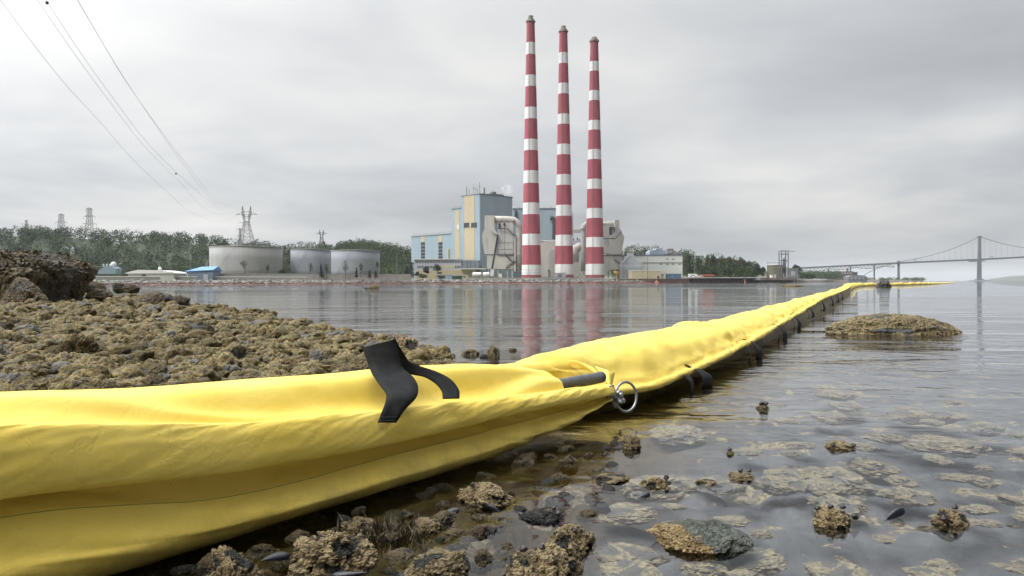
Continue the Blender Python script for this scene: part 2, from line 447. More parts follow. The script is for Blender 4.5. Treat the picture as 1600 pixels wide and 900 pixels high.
def build_far():
    px = np.concatenate([np.arange(-500, 1250, 12.5), np.arange(1250, 1445, 6.0)])
    rows = np.concatenate([[-8, -2, 0, 2, 4, 6, 8, 12, 20, 40], np.linspace(60, 420, 30), np.geomspace(460, 1600, 12)])
    V = []
    for s in rows:
        Y = shore_Y(px) + s
        X = (px - 800) / FPX * Y
        z = far_z(px, Y)
        V.append(np.stack([X, Y, z + (0.25 * fbm(np.stack([X, Y, Y * 0], 1) * 0.3, 2, 4) if s > 6 else 0)], 1))
    n = len(px); V = np.concatenate(V)
    i = np.arange(len(rows) - 1)[:, None] * n + np.arange(n - 1)[None, :]
    f = np.stack([i, i + 1, i + n + 1, i + n], 2).reshape(-1, 4)
    t = NT("far_ground")
    sep = t.n('ShaderNodeSeparateXYZ'); t.l(t.tc.outputs['Object'], sep.inputs[0])
    c = t.mix(t.rng(t.noise(0.08, 5, 0.6), 0.4, 0.6), (0.16, 0.15, 0.11), (0.10, 0.11, 0.05))
    c = t.mix(t.rng(sep.outputs['Z'], 4.2, 6.0), c, (0.035, 0.05, 0.022))
    c = t.mix(t.rng(sep.outputs['Z'], 1.6, 1.9), t.mix(t.rng(t.noise(0.6, 5, 0.7), 0.4, 0.6), (0.10, 0.095, 0.085), (0.2, 0.19, 0.17)), c)
    c = t.mix(t.rng(sep.outputs['Z'], 0.45, 0.7), t.mix(t.rng(t.noise(0.15, 4, 0.6), 0.4, 0.6), (0.17, 0.06, 0.05), (0.09, 0.055, 0.04)), c)
    t.l(c, t.bs.inputs['Base Color']); t.bs.inputs['Roughness'].default_value = 0.9
    o = link_mesh("far_shore", V, f, t.m, None, True)
    set_props(o, kind='structure')
build_far()
def build_far_hill():
    # low blue hill beyond the bridge
    px = np.arange(1500, 2100, 6.0); Y0 = 6000.0
    prof = np.interp(px, [1500, 1535, 1555, 1580, 1600, 1640, 1720, 1850, 2100], [0, 0, 18, 36, 42, 45, 40, 46, 40]) + 2.5 * fbm(np.stack([px * 0.05, px * 0, px * 0], 1), 4, 8)
    prof[0:6] = np.minimum(prof[0:6], 0)
    V = []
    for dy, k in ((-500, -0.1), (-200, 0.5), (0, 1.0), (400, 1.1), (900, 0.6)):
        V.append(np.stack([(px - 800) / FPX * (Y0 + dy), np.full(len(px), Y0 + dy), prof * k - (2 if k < 0 else 0)], 1))
    n = len(px); V = np.concatenate(V); i = np.arange(4)[:, None] * n + np.arange(n - 1)[None, :]
    f = np.stack([i, i + 1, i + n + 1, i + n], 2).reshape(-1, 4)
    o = link_mesh("far_hills", V, f, nmat("far_hill_woods", (0.05, 0.065, 0.04), 0.9), None, True)
    set_props(o, kind='structure')
build_far_hill()

# ------------------------------------------------------------------ air
HZ = NT("haze_air"); HZ.nt.nodes.remove(HZ.bs)
_pv = HZ.n('ShaderNodeVolumePrincipled'); _pv.inputs['Color'].default_value = (0.90, 0.94, 1.0, 1); _pv.inputs['Density'].default_value = 0.00007
_pv.inputs['Anisotropy'].default_value = 0.2
HZ.l(_pv.outputs[0], HZ.out.inputs['Volume'])
_mb = MB(); _mb.box(-9500, 9500, -80, 2 * S + 400, -2.4, 175)
o = _mb.build("haze", HZ.m); set_props(o, kind='stuff')

# ------------------------------------------------------------------ foliage
def foliage_material(name, dark, light):
    t = NT(name)
    tone = t.attr('tone'); c = t.mix(tone, dark, light)
    c = t.mix(t.rng(t.noise(0.9, 3, 0.6), 0.35, 0.65, 0, 0.5), c, (dark[0] * 0.8, dark[1] * 0.85, dark[2] * 0.8))
    t.l(c, t.bs.inputs['Base Color']); t.bs.inputs['Roughness'].default_value = 0.75
    t.bs.inputs['Specular IOR Level'].default_value = 0.25
    return t.m
M_LEAF = foliage_material("leaves", (0.030, 0.052, 0.018), (0.084, 0.122, 0.040))
M_LEAF_DARK = foliage_material("leaves_conifer", (0.022, 0.036, 0.022), (0.05, 0.075, 0.04))
M_BARK = nmat("bark", (0.09, 0.075, 0.06), 0.9, var=0.3, scale=3)
def leaf_quads(C, Rxy, Rz, per, size, rng, shell=0.55, drop=0.35, tones=None):
    """leaf sprays spread through the volume of many crowns at once; returns verts, faces, tone"""
    C = np.asarray(C, float); n = len(C)
    Rxy = np.broadcast_to(Rxy, n); Rz = np.broadcast_to(Rz, n)
    idx = np.repeat(np.arange(n), per); m = len(idx)
    d = rng.normal(size=(m, 3)); d /= np.linalg.norm(d, axis=1)[:, None]
    d[:, 2] = np.where(d[:, 2] < -drop, -d[:, 2], d[:, 2])
    # lobes: each crown has its own bumps
    lob = 1 + 0.28 * vnoise(d * 2.1 + idx[:, None] * 3.7, 3) + 0.15 * vnoise(d * 4.3 + idx[:, None] * 1.9, 5)
    r = (shell + (1 - shell) * rng.random(m) ** 0.5) * lob
    c = C[idx] + d * r[:, None] * np.stack([Rxy[idx], Rxy[idx], Rz[idx]], 1)
    a = rng.normal(size=(m, 3)) + d * 0.3; a /= np.linalg.norm(a, axis=1)[:, None]
    b = np.cross(a, rng.normal(size=(m, 3))); b /= np.linalg.norm(b, axis=1)[:, None]
    s = size * (0.5 + rng.random(m))[:, None] * (np.broadcast_to(size, n)[idx][:, None] / size if not np.isscalar(size) else 1)
    q = np.stack([c - a * s, c - b * s * 0.7, c + a * s, c + b * s * 0.7], 1).reshape(-1, 3)
    f = np.arange(m * 4).reshape(-1, 4)
    if tones is None: tones = rng.random(n)
    tone = np.clip(np.repeat(tones[idx] * 0.75 + rng.random(m) * 0.25, 4), 0, 1)
    return q, f, tone
def far_ground_at(px, Y): return float(far_z(np.array([px]), np.array([Y]))[0])

def build_forest():
    rng = np.random.default_rng(5); C = []; R = []; H = []
    def add(px, Y, h, r):
        z = far_ground_at(px, Y); C.append((XP(px, Y), Y, z + h * 0.48)); R.append(r); H.append(h * 0.52)
    for k in range(1150):
        px = rng.uniform(-120, 650) if k % 8 else rng.uniform(960, 1180)
        if px > 960 and px < 1075: Y = rng.uniform(600, 745)
        else: Y = rng.uniform(545, 745) if px < 640 else rng.uniform(520, 740)
        h = rng.uniform(6, 12.5); add(px, Y, h, h * rng.uniform(0.42, 0.62))
    for k in range(160):            # hill behind the tanks' gap
        px = rng.normal(572, 32); Y = rng.uniform(640, 720); h = rng.uniform(8, 12); add(px, Y, h, h * 0.5)
    for k in range(150):            # woods under the bridge approach
        px = rng.uniform(1250, 1312); Y = rng.uniform(1150, 1300); h = rng.uniform(7, 13); 
        z = 4; C.append((XP(px, Y), Y, z + h * 0.55)); R.append(h * 0.5); H.append(h * 0.55)
    for k in range(46):
        px = rng.uniform(1340, 1446); Y = rng.uniform(1480, 1560); h = rng.uniform(4, 8); C.append((XP(px, Y), Y, 1 + h * 0.5)); R.append(h * 0.8); H.append(h * 0.5)
    q, f, tone = leaf_quads(C, np.array(R), np.array(H), 170, 0.56, rng, 0.5, 0.92)
    o = link_mesh("wooded_hillside_forest", q, f, M_LEAF, None, False, {'tone': tone}); set_props(o, kind='stuff')
build_forest()

# ------------------------------------------------------------------ boulders of the far embankment
def build_riprap():
    rng = np.random.default_rng(8); bm = bmesh.new(); bmesh.ops.create_icosphere(bm, subdivisions=1, radius=1)
    bv = np.array([v.co for v in bm.verts]); bf = np.array([[v.index for v in f.verts] for f in bm.faces]); bm.free()
    V = []; F = []; n0 = 0
    for k in range(2600):
        px = rng.uniform(60, 1075); s = rng.uniform(0.8, 7.5) 
        Y = float(shore_Y(px)) + s; r = rng.uniform(0.35, 0.95) * (1.2 if rng.random() < 0.15 else 0.8)
        z = float(np.interp(s, [0, 4, 8], [0.0, 0.7, 1.9])) + 0.1
        if z < 0.55: r *= 0.6
        v = bv * (rng.uniform(0.6, 1.2, 3) * r) * (1 + 0.25 * rng.normal(size=(len(bv), 1)) * 0.6)
        V.append(v + np.array([XP(px, Y), Y, z])); F.append(bf + n0); n0 += len(bv)
    t = NT("riprap_stone")
    sep = t.n('ShaderNodeSeparateXYZ'); t.l(t.tc.outputs['Object'], sep.inputs[0])
    c = t.mix(t.rng(t.noise(0.55, 3, 0.6), 0.35, 0.65), (0.10, 0.095, 0.085), (0.36, 0.345, 0.32))
    c = t.mix(t.rng(sep.outputs['Z'], 0.5, 0.9), (0.10, 0.05, 0.042), c)
    t.l(c, t.bs.inputs['Base Color']); t.bs.inputs['Roughness'].default_value = 0.9
    o = link_mesh("embankment_rubble", np.concatenate(V), np.concatenate(F), t.m); set_props(o, kind='stuff')
build_riprap()
# ================================================================== the power station across the water
def Z(py, Y, px=800): return P(px, py, Y).z
M_BLUE = nmat("pale_blue_cladding", (0.29, 0.375, 0.43), 0.6, var=0.05, scale=0.15, streak=0.2)
M_BLUEGREY = nmat("blue_grey_cladding", (0.36, 0.45, 0.51), 0.6, var=0.06, scale=0.15, streak=0.2, rust=0.12)
M_CREAM = nmat("cream_cladding", (0.48, 0.41, 0.265), 0.6, var=0.05, scale=0.3)
M_ROOFTRIM = nmat("roof_trim", (0.16, 0.2, 0.24), 0.5)
M_PALE = nmat("pale_grey_steel", (0.52, 0.52, 0.48), 0.6, var=0.10, scale=0.25, streak=0.3, rust=0.35)
M_PALE2 = nmat("second_grey_steel", (0.50, 0.51, 0.48), 0.6, var=0.12, scale=0.2, streak=0.3, rust=0.4)  # second grey steel tone, barely darker than the pale one
M_DUCT = nmat("weathered_duct", (0.47, 0.455, 0.42), 0.6, var=0.16, scale=0.35, rust=0.45)
M_DARK = nmat("dark_steel", (0.06, 0.06, 0.06), 0.6)
M_STEEL = nmat("galvanised_steel", (0.2, 0.205, 0.21), 0.5, metal=0.3)
M_GLASSD = nmat("dark_window", (0.04, 0.045, 0.05), 0.2)
M_OFFICE = nmat("office_cladding", (0.42, 0.44, 0.50), 0.6, var=0.05, scale=0.3)
M_CONC = nmat("concrete", (0.33, 0.32, 0.30), 0.85, var=0.12, scale=0.4)
M_WHITE = nmat("white_paint", (0.72, 0.72, 0.70), 0.5, var=0.05, scale=0.5)
M_RED = nmat("chimney_red", (0.37, 0.085, 0.110), 0.8, var=0.16, scale=0.25, streak=0.3)
M_CHWHITE = nmat("chimney_white", (0.76, 0.77, 0.76), 0.8, var=0.08, scale=0.25, streak=0.3, rust=0.18)

# ---- chimneys
def chimney(pxs, top, bands, label, Y=428.0):
    """pxs: half widths and centres at base and top; bands: image heights of the colour changes from the top down"""
    (c0, w0, y0), (c1, w1, y1) = pxs
    x0 = XP(c0, Y); r0 = w0 / FPX * Y / 2; r1 = w1 / FPX * Y / 2
    zb = Z(y0, Y, c0) - 1.5; zt = Z(y1, Y, c1)
    root = thing("chimney", label, "chimney", (x0, Y, zb), "red and white chimneys")
    rad = lambda z: r0 + (r1 - r0) * (z - zb) / (zt - zb)
    edges = [zt] + [Z(b, Y, c0) for b in bands] + [zb]
    red = True
    for hi, lo in zip(edges[:-1], edges[1:]):
        mb = MB((x0, Y, zb)); n = 5
        mb.lathe([(rad(lo + (hi - lo) * k / n), lo + (hi - lo) * k / n) for k in range(n + 1)], (x0, Y, 0), 40, False)
        o = mb.build("red_band" if red else "white_band", M_RED if red else M_CHWHITE, root, True)
        for p in o.data.polygons:
            if len(p.vertices) > 4: p.use_smooth = False
        red = not red
    mb = MB((x0, Y, zb))
    mb.lathe([(r1 + 0.05, zt - 0.05), (r1 + 0.5, zt + 0.1), (r1 + 0.5, zt + 0.6), (r1 * 0.98, zt + 0.62), (r1 * 0.92, zt + 1.6)], (x0, Y, 0), 32)
    mb.lathe([(r1 * 0.62, zt + 1.62), (r1 * 0.62, zt + top)], (x0, Y, 0), 24)
    mb.build("rim", nmat("chimney_cap", (0.26, 0.24, 0.21), 0.8, var=0.2), root)
    mb = MB((x0, Y, zb)); a = -1.9
    p = lambda z, off=0.35: (x0 + (rad(z) + off) * math.cos(a), Y + (rad(z) + off) * math.sin(a), z)
    for da in (-0.05, 0.05):
        q = lambda z: (x0 + (rad(z) + 0.3) * math.cos(a + da), Y + (rad(z) + 0.3) * math.sin(a + da), z)
        mb.bar(q(zb + 3), q(zt), 0.10)
    mb.build("ladder", nmat("ladder_steel", (0.3, 0.2, 0.2), 0.6), root)
chimney(((830.5, 31, 433), (829.5, 12.5, 35)), 3.6, (67.5, 86, 118.5, 136, 168.5, 186.5, 218.5, 236, 267.5, 287, 317.5, 335.5, 366, 383.5, 414, 429.5), "tallest red and white banded chimney, beside the grey precipitator with the curved duct")
chimney(((881.5, 30, 433), (881.5, 12.5, 50.5)), 3.4, (83, 100, 131, 147.5, 179, 195, 226, 242.5, 273.5, 290, 321, 338, 367.5, 384.5, 413, 429), "middle red and white banded chimney of the three at the power station")
chimney(((929.5, 30, 434), (931.5, 12.5, 65.5)), 2.6, (97, 112, 142.5, 158, 189, 204, 234.5, 250, 280.5, 296, 326, 341.5, 371, 386.5, 412.5, 429.5), "shortest red and white banded chimney, standing before the tapered grey precipitator")

# ---- boiler house
CC = Vector((-20.3, 480)); AA = Vector((-0.698, 0.716)); BBx = Vector((0.716, 0.698))
def tpx(px): 
    k = (800 - px) / FPX; return (480 * k - 20.3) / (0.698 - 0.716 * k)
def face_z(py, t):
    p = CC + AA * t; return Z(py, p.y, 800 + p.x / p.y * FPX)
root = thing("power_station_building", "stepped pale blue boiler house with cream vertical bands and dark windows", "power station", (CC.x, CC.y, 3))
zT, zM, zL = face_z(303.5, 0), face_z(327.5, 27.9), face_z(370.5, 72.3)
def block(name, mat, a0, a1, b0, b1, z0, z1, par=root):
    mb = MB(root.location); mb.obox(CC, AA, BBx, a0, a1, b0, b1, z0, z1); return mb.build(name, mat, par)
tw = block("tower_wall", M_BLUE, 0, tpx(722), 0.0, 28.8, 2, zT)
block("tower_side_cladding", M_BLUEGREY, -0.25, -0.002, 0.6, 28.7, 2, zT - 0.1)
block("middle_wall", M_BLUE, tpx(722) + 0.003, tpx(706), 0.003, 30, 2, zM)
block("hall_wall", M_BLUE, tpx(706) + 0.003, tpx(643), 0.0, 32, 2, zL)
for a0, a1, z, b1 in ((-0.5, tpx(722) + 0.3, zT, 29.2), (tpx(722) + 0.31, tpx(706) + 0.3, zM, 30.3), (tpx(706) + 0.31, tpx(643) + 0.3, zL, 32.3)):
    block("roof", M_ROOFTRIM, a0, a1, -0.3, b1, z + 0.002, z + 0.55)
def face_panel(name, mat, px0, px1, py0, py1, d=0.15, par=root):
    t0, t1 = sorted((tpx(px0), tpx(px1))); tm = (t0 + t1) / 2
    return block(name, mat, t0, t1, -d, -0.002, face_z(py1, tm), face_z(py0, tm), par)
face_panel("cream_band", M_CREAM, 726.3, 742, 304.8, 406)
face_panel("cream_band", M_CREAM, 711.5, 718.7, 328.5, 404)
for x0, x1 in ((658.2, 664.3), (685.5, 691.6)):
    face_panel("cream_band", M_CREAM, x0, x1, 369.8 if x0 < 670 else 368.5, 378.2)
    w = face_panel("window", M_GLASSD, x0, x1, 378.6, 405.2, 0.12)
    for k in range(1, 5):
        y = 378.6 + 26.6 * k / 5
        face_panel("glazing_bar", M_OFFICE, x0, x1, y - 0.25, y + 0.25, 0.25, root).parent = w
for x0, x1 in ((725.6, 734), (736.9, 745.5)):
    w = face_panel("window", M_GLASSD, x0, x1, 348, 354.6, 0.3)
    face_panel("sill", M_DARK, x0 - 0.3, x1 + 0.3, 354.7, 355.3, 0.4).parent = w
face_panel("wall_panel", M_WHITE, 715.2, 717.6, 351, 358, 0.3)
face_panel("flue", M_CREAM, 700.3, 702.4, 388.5, 405, 0.8)
# roof gear
for px, h, w in ((727, 7.2, 0.35), (730.8, 5.5, 0.2), (737.6, 8.0, 0.22), (741.2, 7, 0.2), (744, 5, 0.2), (747.3, 9, 0.3), (755.5, 5.0, 0.9)):
    t = tpx(px); 
    if t < 0: p = CC + BBx * 4
    else: p = CC + AA * t + BBx * 1.5
    mb = MB(root.location); mb.bar((p.x, p.y, zT + 0.55), (p.x, p.y, zT + 0.55 + h * 0.8), w)
    if w < 0.5: mb.bar((p.x - 0.9, p.y, zT + h * 0.62), (p.x + 0.6, p.y, zT + h * 0.5), 0.14)
    mb.build("antenna" if w < 0.5 else "vent_pipe", M_STEEL, root)
mb = MB(root.location); mb.obox(CC, AA, BBx, 3, 8, 12, 24, zT + 0.6, zT + 1.9); mb.obox(CC, AA, BBx, 4, 7, 15.5, 18, zT + 1.9, zT + 3.3); mb.build("roof_plant", M_STEEL, root)
def railing(a0, a1, b, z, name="railing"):
    mb = MB(root.location)
    q = lambda t, zz: (CC.x + AA.x * t + BBx.x * b, CC.y + AA.y * t + BBx.y * b, zz)
    for hz in (0.6, 1.2): mb.bar(q(a0, z + hz), q(a1, z + hz), 0.09)
    n = int(abs(a1 - a0) / 2.2)
    for k in range(n + 1): mb.bar(q(a0 + (a1 - a0) * k / n, z), q(a0 + (a1 - a0) * k / n, z + 1.2), 0.09)
    mb.build(name, M_STEEL, root)
railing(tpx(706), tpx(645), 0.5, zL + 0.55); railing(tpx(722) + 0.5, tpx(707), 0.5, zM + 0.55)
# rear block
mb = MB(root.location); Yb = 522
mb.box(XP(802, Yb), XP(869, Yb), Yb, Yb + 30, 2, Z(326.5, Yb, 840)); mb.build("rear_wall", M_BLUEGREY, root)
mb = MB(root.location); mb.box(XP(869.3, Yb), XP(897, Yb), Yb + 4, Yb + 30, 2, Z(332, Yb, 890)); mb.build("rear_wall", M_BLUEGREY, root)
mb = MB(root.location); mb.box(XP(801.5, Yb), XP(869.3, Yb), Yb - 0.4, Yb + 30.4, Z(326.5, Yb, 840) + 0.003, Z(325.8, Yb, 840) + 0.3); mb.build("roof", M_ROOFTRIM, root)
for px in (812, 851, 857.5, 862, 818):
    mb = MB(root.location); mb.bar((XP(px, Yb), Yb + 3, Z(326, Yb)), (XP(px, Yb), Yb + 3, Z(321 + (px % 3), Yb)), 0.3); mb.build("vent_pipe", M_STEEL, root)
mb = MB(root.location); mb.tube([(XP(860, Yb), Yb - 1, Z(341, Yb)), (XP(864.5, Yb), Yb - 1, Z(341.5, Yb)), (XP(866.5, Yb), Yb - 1, Z(345, Yb)), (XP(866.5, Yb), Yb - 1, Z(374, Yb))], 1.5, 10); mb.build("downpipe", M_DARK, root)
mb = MB(root.location); mb.tube([(XP(806.5, Yb), Yb - 1, Z(329, Yb)), (XP(806.5, Yb), Yb - 1, Z(352, Yb))], 0.9, 8); mb.build("downpipe", M_DARK, root)

# ---- low office range in front
Yo = 470
root = thing("office_building", "long low grey office range with rows of small windows under the blue wall", "office", (XP(690, Yo), Yo, 2.5))
def zo(py): return Z(py, Yo, 690)
mb = MB(root.location); mb.box(XP(647, Yo), XP(720.5, Yo), Yo, Yo + 9, 2, zo(405.4)); mb.build("wall", M_OFFICE, root)
mb = MB(root.location); mb.box(XP(720.8, Yo), XP(749.5, Yo), Yo + 1, Yo + 9, 2, zo(407)); mb.build("wall", nmat("office_dark", (0.2, 0.215, 0.26), 0.6), root)
mb = MB(root.location); mb.box(XP(646, Yo), XP(721.5, Yo), Yo - 0.5, Yo + 9.3, zo(405.4) + .003, zo(404.2)); mb.build("roof", M_WHITE, root)
mb = MB(root.location); mb.box(XP(720.5, Yo), XP(760, Yo), Yo - 6, Yo + 0.9, zo(421.5), zo(419.5)); mb.build("canopy_roof", M_PALE, root)
mb = MB(root.location); mb.box(XP(652, Yo), XP(745, Yo), Yo - 2.5, Yo - 0.003, 2, zo(422)); mb.build("ground_floor", M_CREAM, root)
for row, (y0, y1, px0, px1) in enumerate(((406.8, 411, 649, 720), (415.2, 419.2, 652, 720))):
    n = 29; 
    for k in range(n):
        x = px0 + (px1 - px0) * (k + 0.25) / n
        if row == 1 and 686 < x < 710: continue
        mb = MB(root.location); mb.box(XP(x, Yo), XP(x + 1.25, Yo), Yo - 0.12, Yo - 0.002, zo(y1), zo(y0)); mb.build("window", M_GLASSD, root)
mb = MB(root.location); mb.box(XP(688, Yo), XP(711, Yo), Yo - 0.2, Yo - 0.002, zo(418.8), zo(415)); mb.build("cream_band", M_CREAM, root)
for x in (730, 735, 742, 748):
    mb = MB(root.location); mb.box(XP(x, Yo), XP(x + 0.7, Yo), Yo + 0.7, Yo + 0.998, 3, zo(408)); mb.build("downpipe", M_DARK, root)
mb = MB(root.location); mb.box(XP(684, Yo), XP(691, Yo), Yo - 2.7, Yo - 2.502, zo(427.5), zo(425.3)); mb.build("doorway", M_GLASSD, root)

# ---- precipitators and ducts
def gallery(par, pts, Y, w=0.5):
    mb = MB(par.location)
    for (a, b), (c, d) in zip(pts[:-1], pts[1:]):
        p, q = P(a, b, Y), P(c, d, Y); mb.bar(p, q, w * 0.8, w)
        up = Vector((0, 0, 1.1)); mb.bar(p + up, q + up, 0.12)
        n = max(1, int((q - p).length / 2))
        for k in range(n + 1):
            m = p.lerp(q, k / n); mb.bar(m, m + up, 0.1)
    mb.build("walkway", M_DARK, par)
def precipitator(label, X, Y, outl, base, casing, legs, walks, specials):
    root = thing("precipitator", label, "precipitator", (XP(X, Y), Y, 3), "grey precipitators beside the chimneys")
    mb = MB(root.location); mb.prism([(XP(a, Y), Z(b, Y, a)) for a, b in outl], Y, Y + 9); mb.build("inlet_plenum", M_PALE, root)
    mb = MB(root.location); mb.box(XP(base[0], Y), XP(base[1], Y), Y + 0.6, Y + 12, Z(base[3], Y), Z(base[2], Y) - 0.02); mb.build("hopper_base", M_PALE, root)
    mb = MB(root.location); mb.box(XP(casing[0], Y), XP(casing[1], Y), Y + 1.4, Y + 13, Z(casing[3], Y), Z(casing[2], Y)); 
    mb.build("casing", M_PALE2, root)
    for x in legs:
        mb = MB(root.location); mb.box(XP(x, Y), XP(x + 1.2, Y), Y + 1, Y + 1.5, 1, Z(base[3], Y) - 0.003); mb.build("leg", M_PALE, root)
        mb = MB(root.location); mb.box(XP(x, Y), XP(x + 1.2, Y), Y + 11, Y + 11.5, 1, Z(base[3], Y) - 0.003); mb.build("leg", M_DARK, root)
    for w in walks: gallery(root, w, Y + 0.2)
    for nm, mat, x0, x1, y0, y1, d in specials:
        mb = MB(root.location); mb.box(XP(x0, Y), XP(x1, Y), Y + 1.4 - d, Y + 1.398, Z(y1, Y), Z(y0, Y)); mb.build(nm, mat, root)
    return root
Yp = 446
pr = precipitator("tall grey precipitator with a sloped inlet hood and curved round duct", 785, Yp,
    [(757.5, 397), (753.8, 375.5), (753.6, 366), (757.5, 358), (757.5, 336.5), (772.8, 336.5), (773.2, 358), (778, 366), (775.5, 397)][::-1],
    (760.8, 802, 397.3, 420), (777.5, 802, 347.5, 396.8), (763, 777.5, 792, 799.5),
    [[(778, 357), (793, 357.5), (801, 366), (806, 369)], [(777, 398.3), (803, 398.5)], [(790, 399), (797, 406), (804, 411)], [(791, 419), (797, 414), (806, 409)]],
    [("platform", M_DARK, 802.3, 805.5, 345, 347, 3), ("stair_tower", M_PALE2, 803, 806, 366, 424, 1.0), ("door", M_DARK, 781, 782, 405, 406.5, 0.1), ("pipe", M_DARK, 788.6, 789.0, 347.6, 397, 0.15),
     ("pipe", M_DARK, 778, 802, 379, 379.4, 0.15), ("pipe", M_DARK, 778, 802, 389.4, 389.8, 0.15), ("hatch", M_DARK, 779, 782, 348.5, 356, 0.6), ("hatch", M_DARK, 787, 789.5, 348.5, 352, 0.6)])
mb = MB(pr.location)
Yd = Yp + 3; r = 5.4 / FPX * Yd
pts = [P(773, 342.8, Yd), P(785, 343, Yd), P(797, 343.4, Yd), P(803, 344.4, Yd), P(807.5, 347.5, Yd), P(810, 352.5, Yd), P(810.5, 358, Yd), P(810.5, 390, Yd), P(810.5, 424, Yd)]
mb.tube(pts, r, 24); mb.build("duct", M_DUCT, pr, True)
mb = MB(pr.location)
for py in (353.5, 398): mb.lathe([(r + 0.02, 0), (r + 0.35, 0.02), (r + 0.35, 0.5), (r + 0.02, 0.52)], P(810.5, py, Yd), 24)
mb.build("duct_flange", M_PALE2, pr)
# hood on the plenum
mb = MB(pr.location); a, b_, c, d = P(766.3, 358.5, Yp), P(778.4, 366, Yp), P(773.2, 366, Yp), P(770, 358.5, Yp)
off = Vector((0, -2.2, 0)); mb.hexa([a + off, d + off, d - off * 0.2, a - off * 0.2, a + off + Vector((2.6, 0, -2.8)), b_ + off, b_ - off * .2, a - off * .2 + Vector((2.6, 0, -2.8))]); mb.build("hood", M_PALE, pr)

Yq = 449
pq = precipitator("grey precipitator with a tapered inlet behind the shortest chimney", 960, Yq,
    [(961, 343.8), (968, 343.8), (968.5, 356), (975.8, 371), (971, 397), (955, 397), (952, 371), (961, 362)],
    (951.5, 971, 397.3, 421.5), (943, 961, 353, 396.8), (953.5, 961, 968.5),
    [[(943, 373), (961, 373), (969.5, 364), (971, 362)], [(943, 399), (972, 399.3)], [(960, 406), (969, 412.5)]],
    [("hatch", M_DARK, 952.5, 956, 355, 367, 0.6), ("pipe", M_DARK, 955.5, 955.9, 374, 396, 0.15), ("platform", M_DARK, 955, 961, 356, 356.6, 3), ("fan_house", M_PALE2, 944, 951.3, 400, 424, 1)])
mb = MB(pq.location); Yd = Yq + 4
mb.tube([P(961, 350.2, Yd), P(950, 350, Yd), P(925, 350, Yd), P(915.5, 350.5, Yd), P(912.5, 353, Yd), P(911.8, 358, Yd), P(911.8, 390, Yd), P(911.8, 424, Yd)], 3.9 / FPX * Yd, 24); mb.build("duct", M_DUCT, pq, True)
mb = MB(pq.location); mb.lathe([(2.0, 0), (2.3, 0.02), (2.3, 0.6), (2.0, 0.62)], P(911.8, 358, Yd), 20); mb.build("duct_flange", M_PALE2, pq)
# middle fan house and round elbow
root = thing("fan_house", "pale grey sloped fan house between the first two chimneys", "fan house", (XP(857, 452), 452, 3))
mb = MB(root.location); Y = 452; mb.prism([(XP(a, Y), Z(b, Y, a)) for a, b in [(845, 433), (845, 381), (850, 377.6), (868, 376.6), (868, 433)]][::-1], Y, Y + 10); mb.build("casing", M_PALE, root)
mb = MB(root.location); mb.box(XP(843, Y), XP(870, Y), Y + 1, Y + 10.5, Z(377, Y), Z(375.6, Y)); mb.build("roof", M_WHITE, root)
mb = MB(root.location); mb.prism([(XP(a, Y), Z(b, Y, a)) for a, b in [(856.5, 433), (856.5, 398), (860, 391), (868.3, 389), (868.3, 433)]][::-1], Y - 2, Y - 0.003); mb.build("lower_casing", M_PALE2, root)
mb = MB(root.location); mb.box(XP(855.5, Y), XP(858, Y), Y - 3, Y - 2.003, Z(424, Y), Z(422, Y)); mb.box(XP(856.5, Y), XP(857.2, Y), Y - 3, Y - 2.003, 2, Z(424, Y) - .003); mb.build("outlet", M_DARK, root)
root = thing("elbow_duct", "big round pale elbow duct between the middle and shortest chimneys", "duct", (XP(903, 455), 455, 3))
mb = MB(root.location); Y = 455
mb.tube([P(912, 385.5, Y), P(905, 385.8, Y), P(900, 388.5, Y), P(898, 394, Y), P(898, 412, Y)], 2.6, 20); mb.build("elbow", M_DUCT, root, True)
mb = MB(root.location); mb.box(XP(895, Y), XP(907, Y), Y - 3, Y + 5, 2, Z(411, Y)); mb.build("fan_casing", M_PALE2, root)
mb = MB(root.location); mb.box(XP(893, Y), XP(908, Y), Y - 1, Y + 1, Z(364.5, Y), Z(359.2, Y)); mb.build("crossover_duct", M_PALE2, root)
mb = MB(root.location); mb.box(XP(893, Y), XP(895.4, Y), Y + 5.2, Y + 12, 2, Z(365, Y)); mb.build("support", M_STEEL, root)
root = thing("transformer_hall", "low dark grey hall seen through the gap under the crossover duct", "hall", (XP(902, 500), 500, 3))
mb = MB(root.location); mb.box(XP(893, 500), XP(910, 500), 500, 510, 3, Z(376, 500)); mb.build("wall", M_OFFICE, root)
for x, y in ((896, 373), (902, 371.5), (905, 374)):
    mb = MB(root.location); mb.box(XP(x, 500), XP(x + 1.6, 500), 501, 503, Z(376, 500), Z(y, 500)); mb.build("roof_vent", M_DARK, root)

# steam
root_s = NT("steam"); root_s.nt.nodes.remove(root_s.bs)
_v = root_s.n('ShaderNodeVolumePrincipled'); _v.inputs['Color'].default_value = (1, 1, 1, 1)
_d = root_s.rng(root_s.noise(0.35, 4, 0.6), 0.42, 0.75, 0, 0.24); root_s.l(_d, _v.inputs['Density']); root_s.l(_v.outputs[0], root_s.out.inputs['Volume'])
bm = bmesh.new(); bmesh.ops.create_icosphere(bm, subdivisions=4, radius=1)
pv = np.array([v.co for v in bm.verts]); pf = [[v.index for v in f.verts] for f in bm.faces]; bm.free()
pv = pv * (1 + 0.45 * fbm(pv * 1.6, 3, 4))[:, None] * np.array([4.6, 3, 4.2]) + np.array(P(795, 298, 505))
o = link_mesh("steam", pv, pf, root_s.m, None, True); set_props(o, kind='stuff')

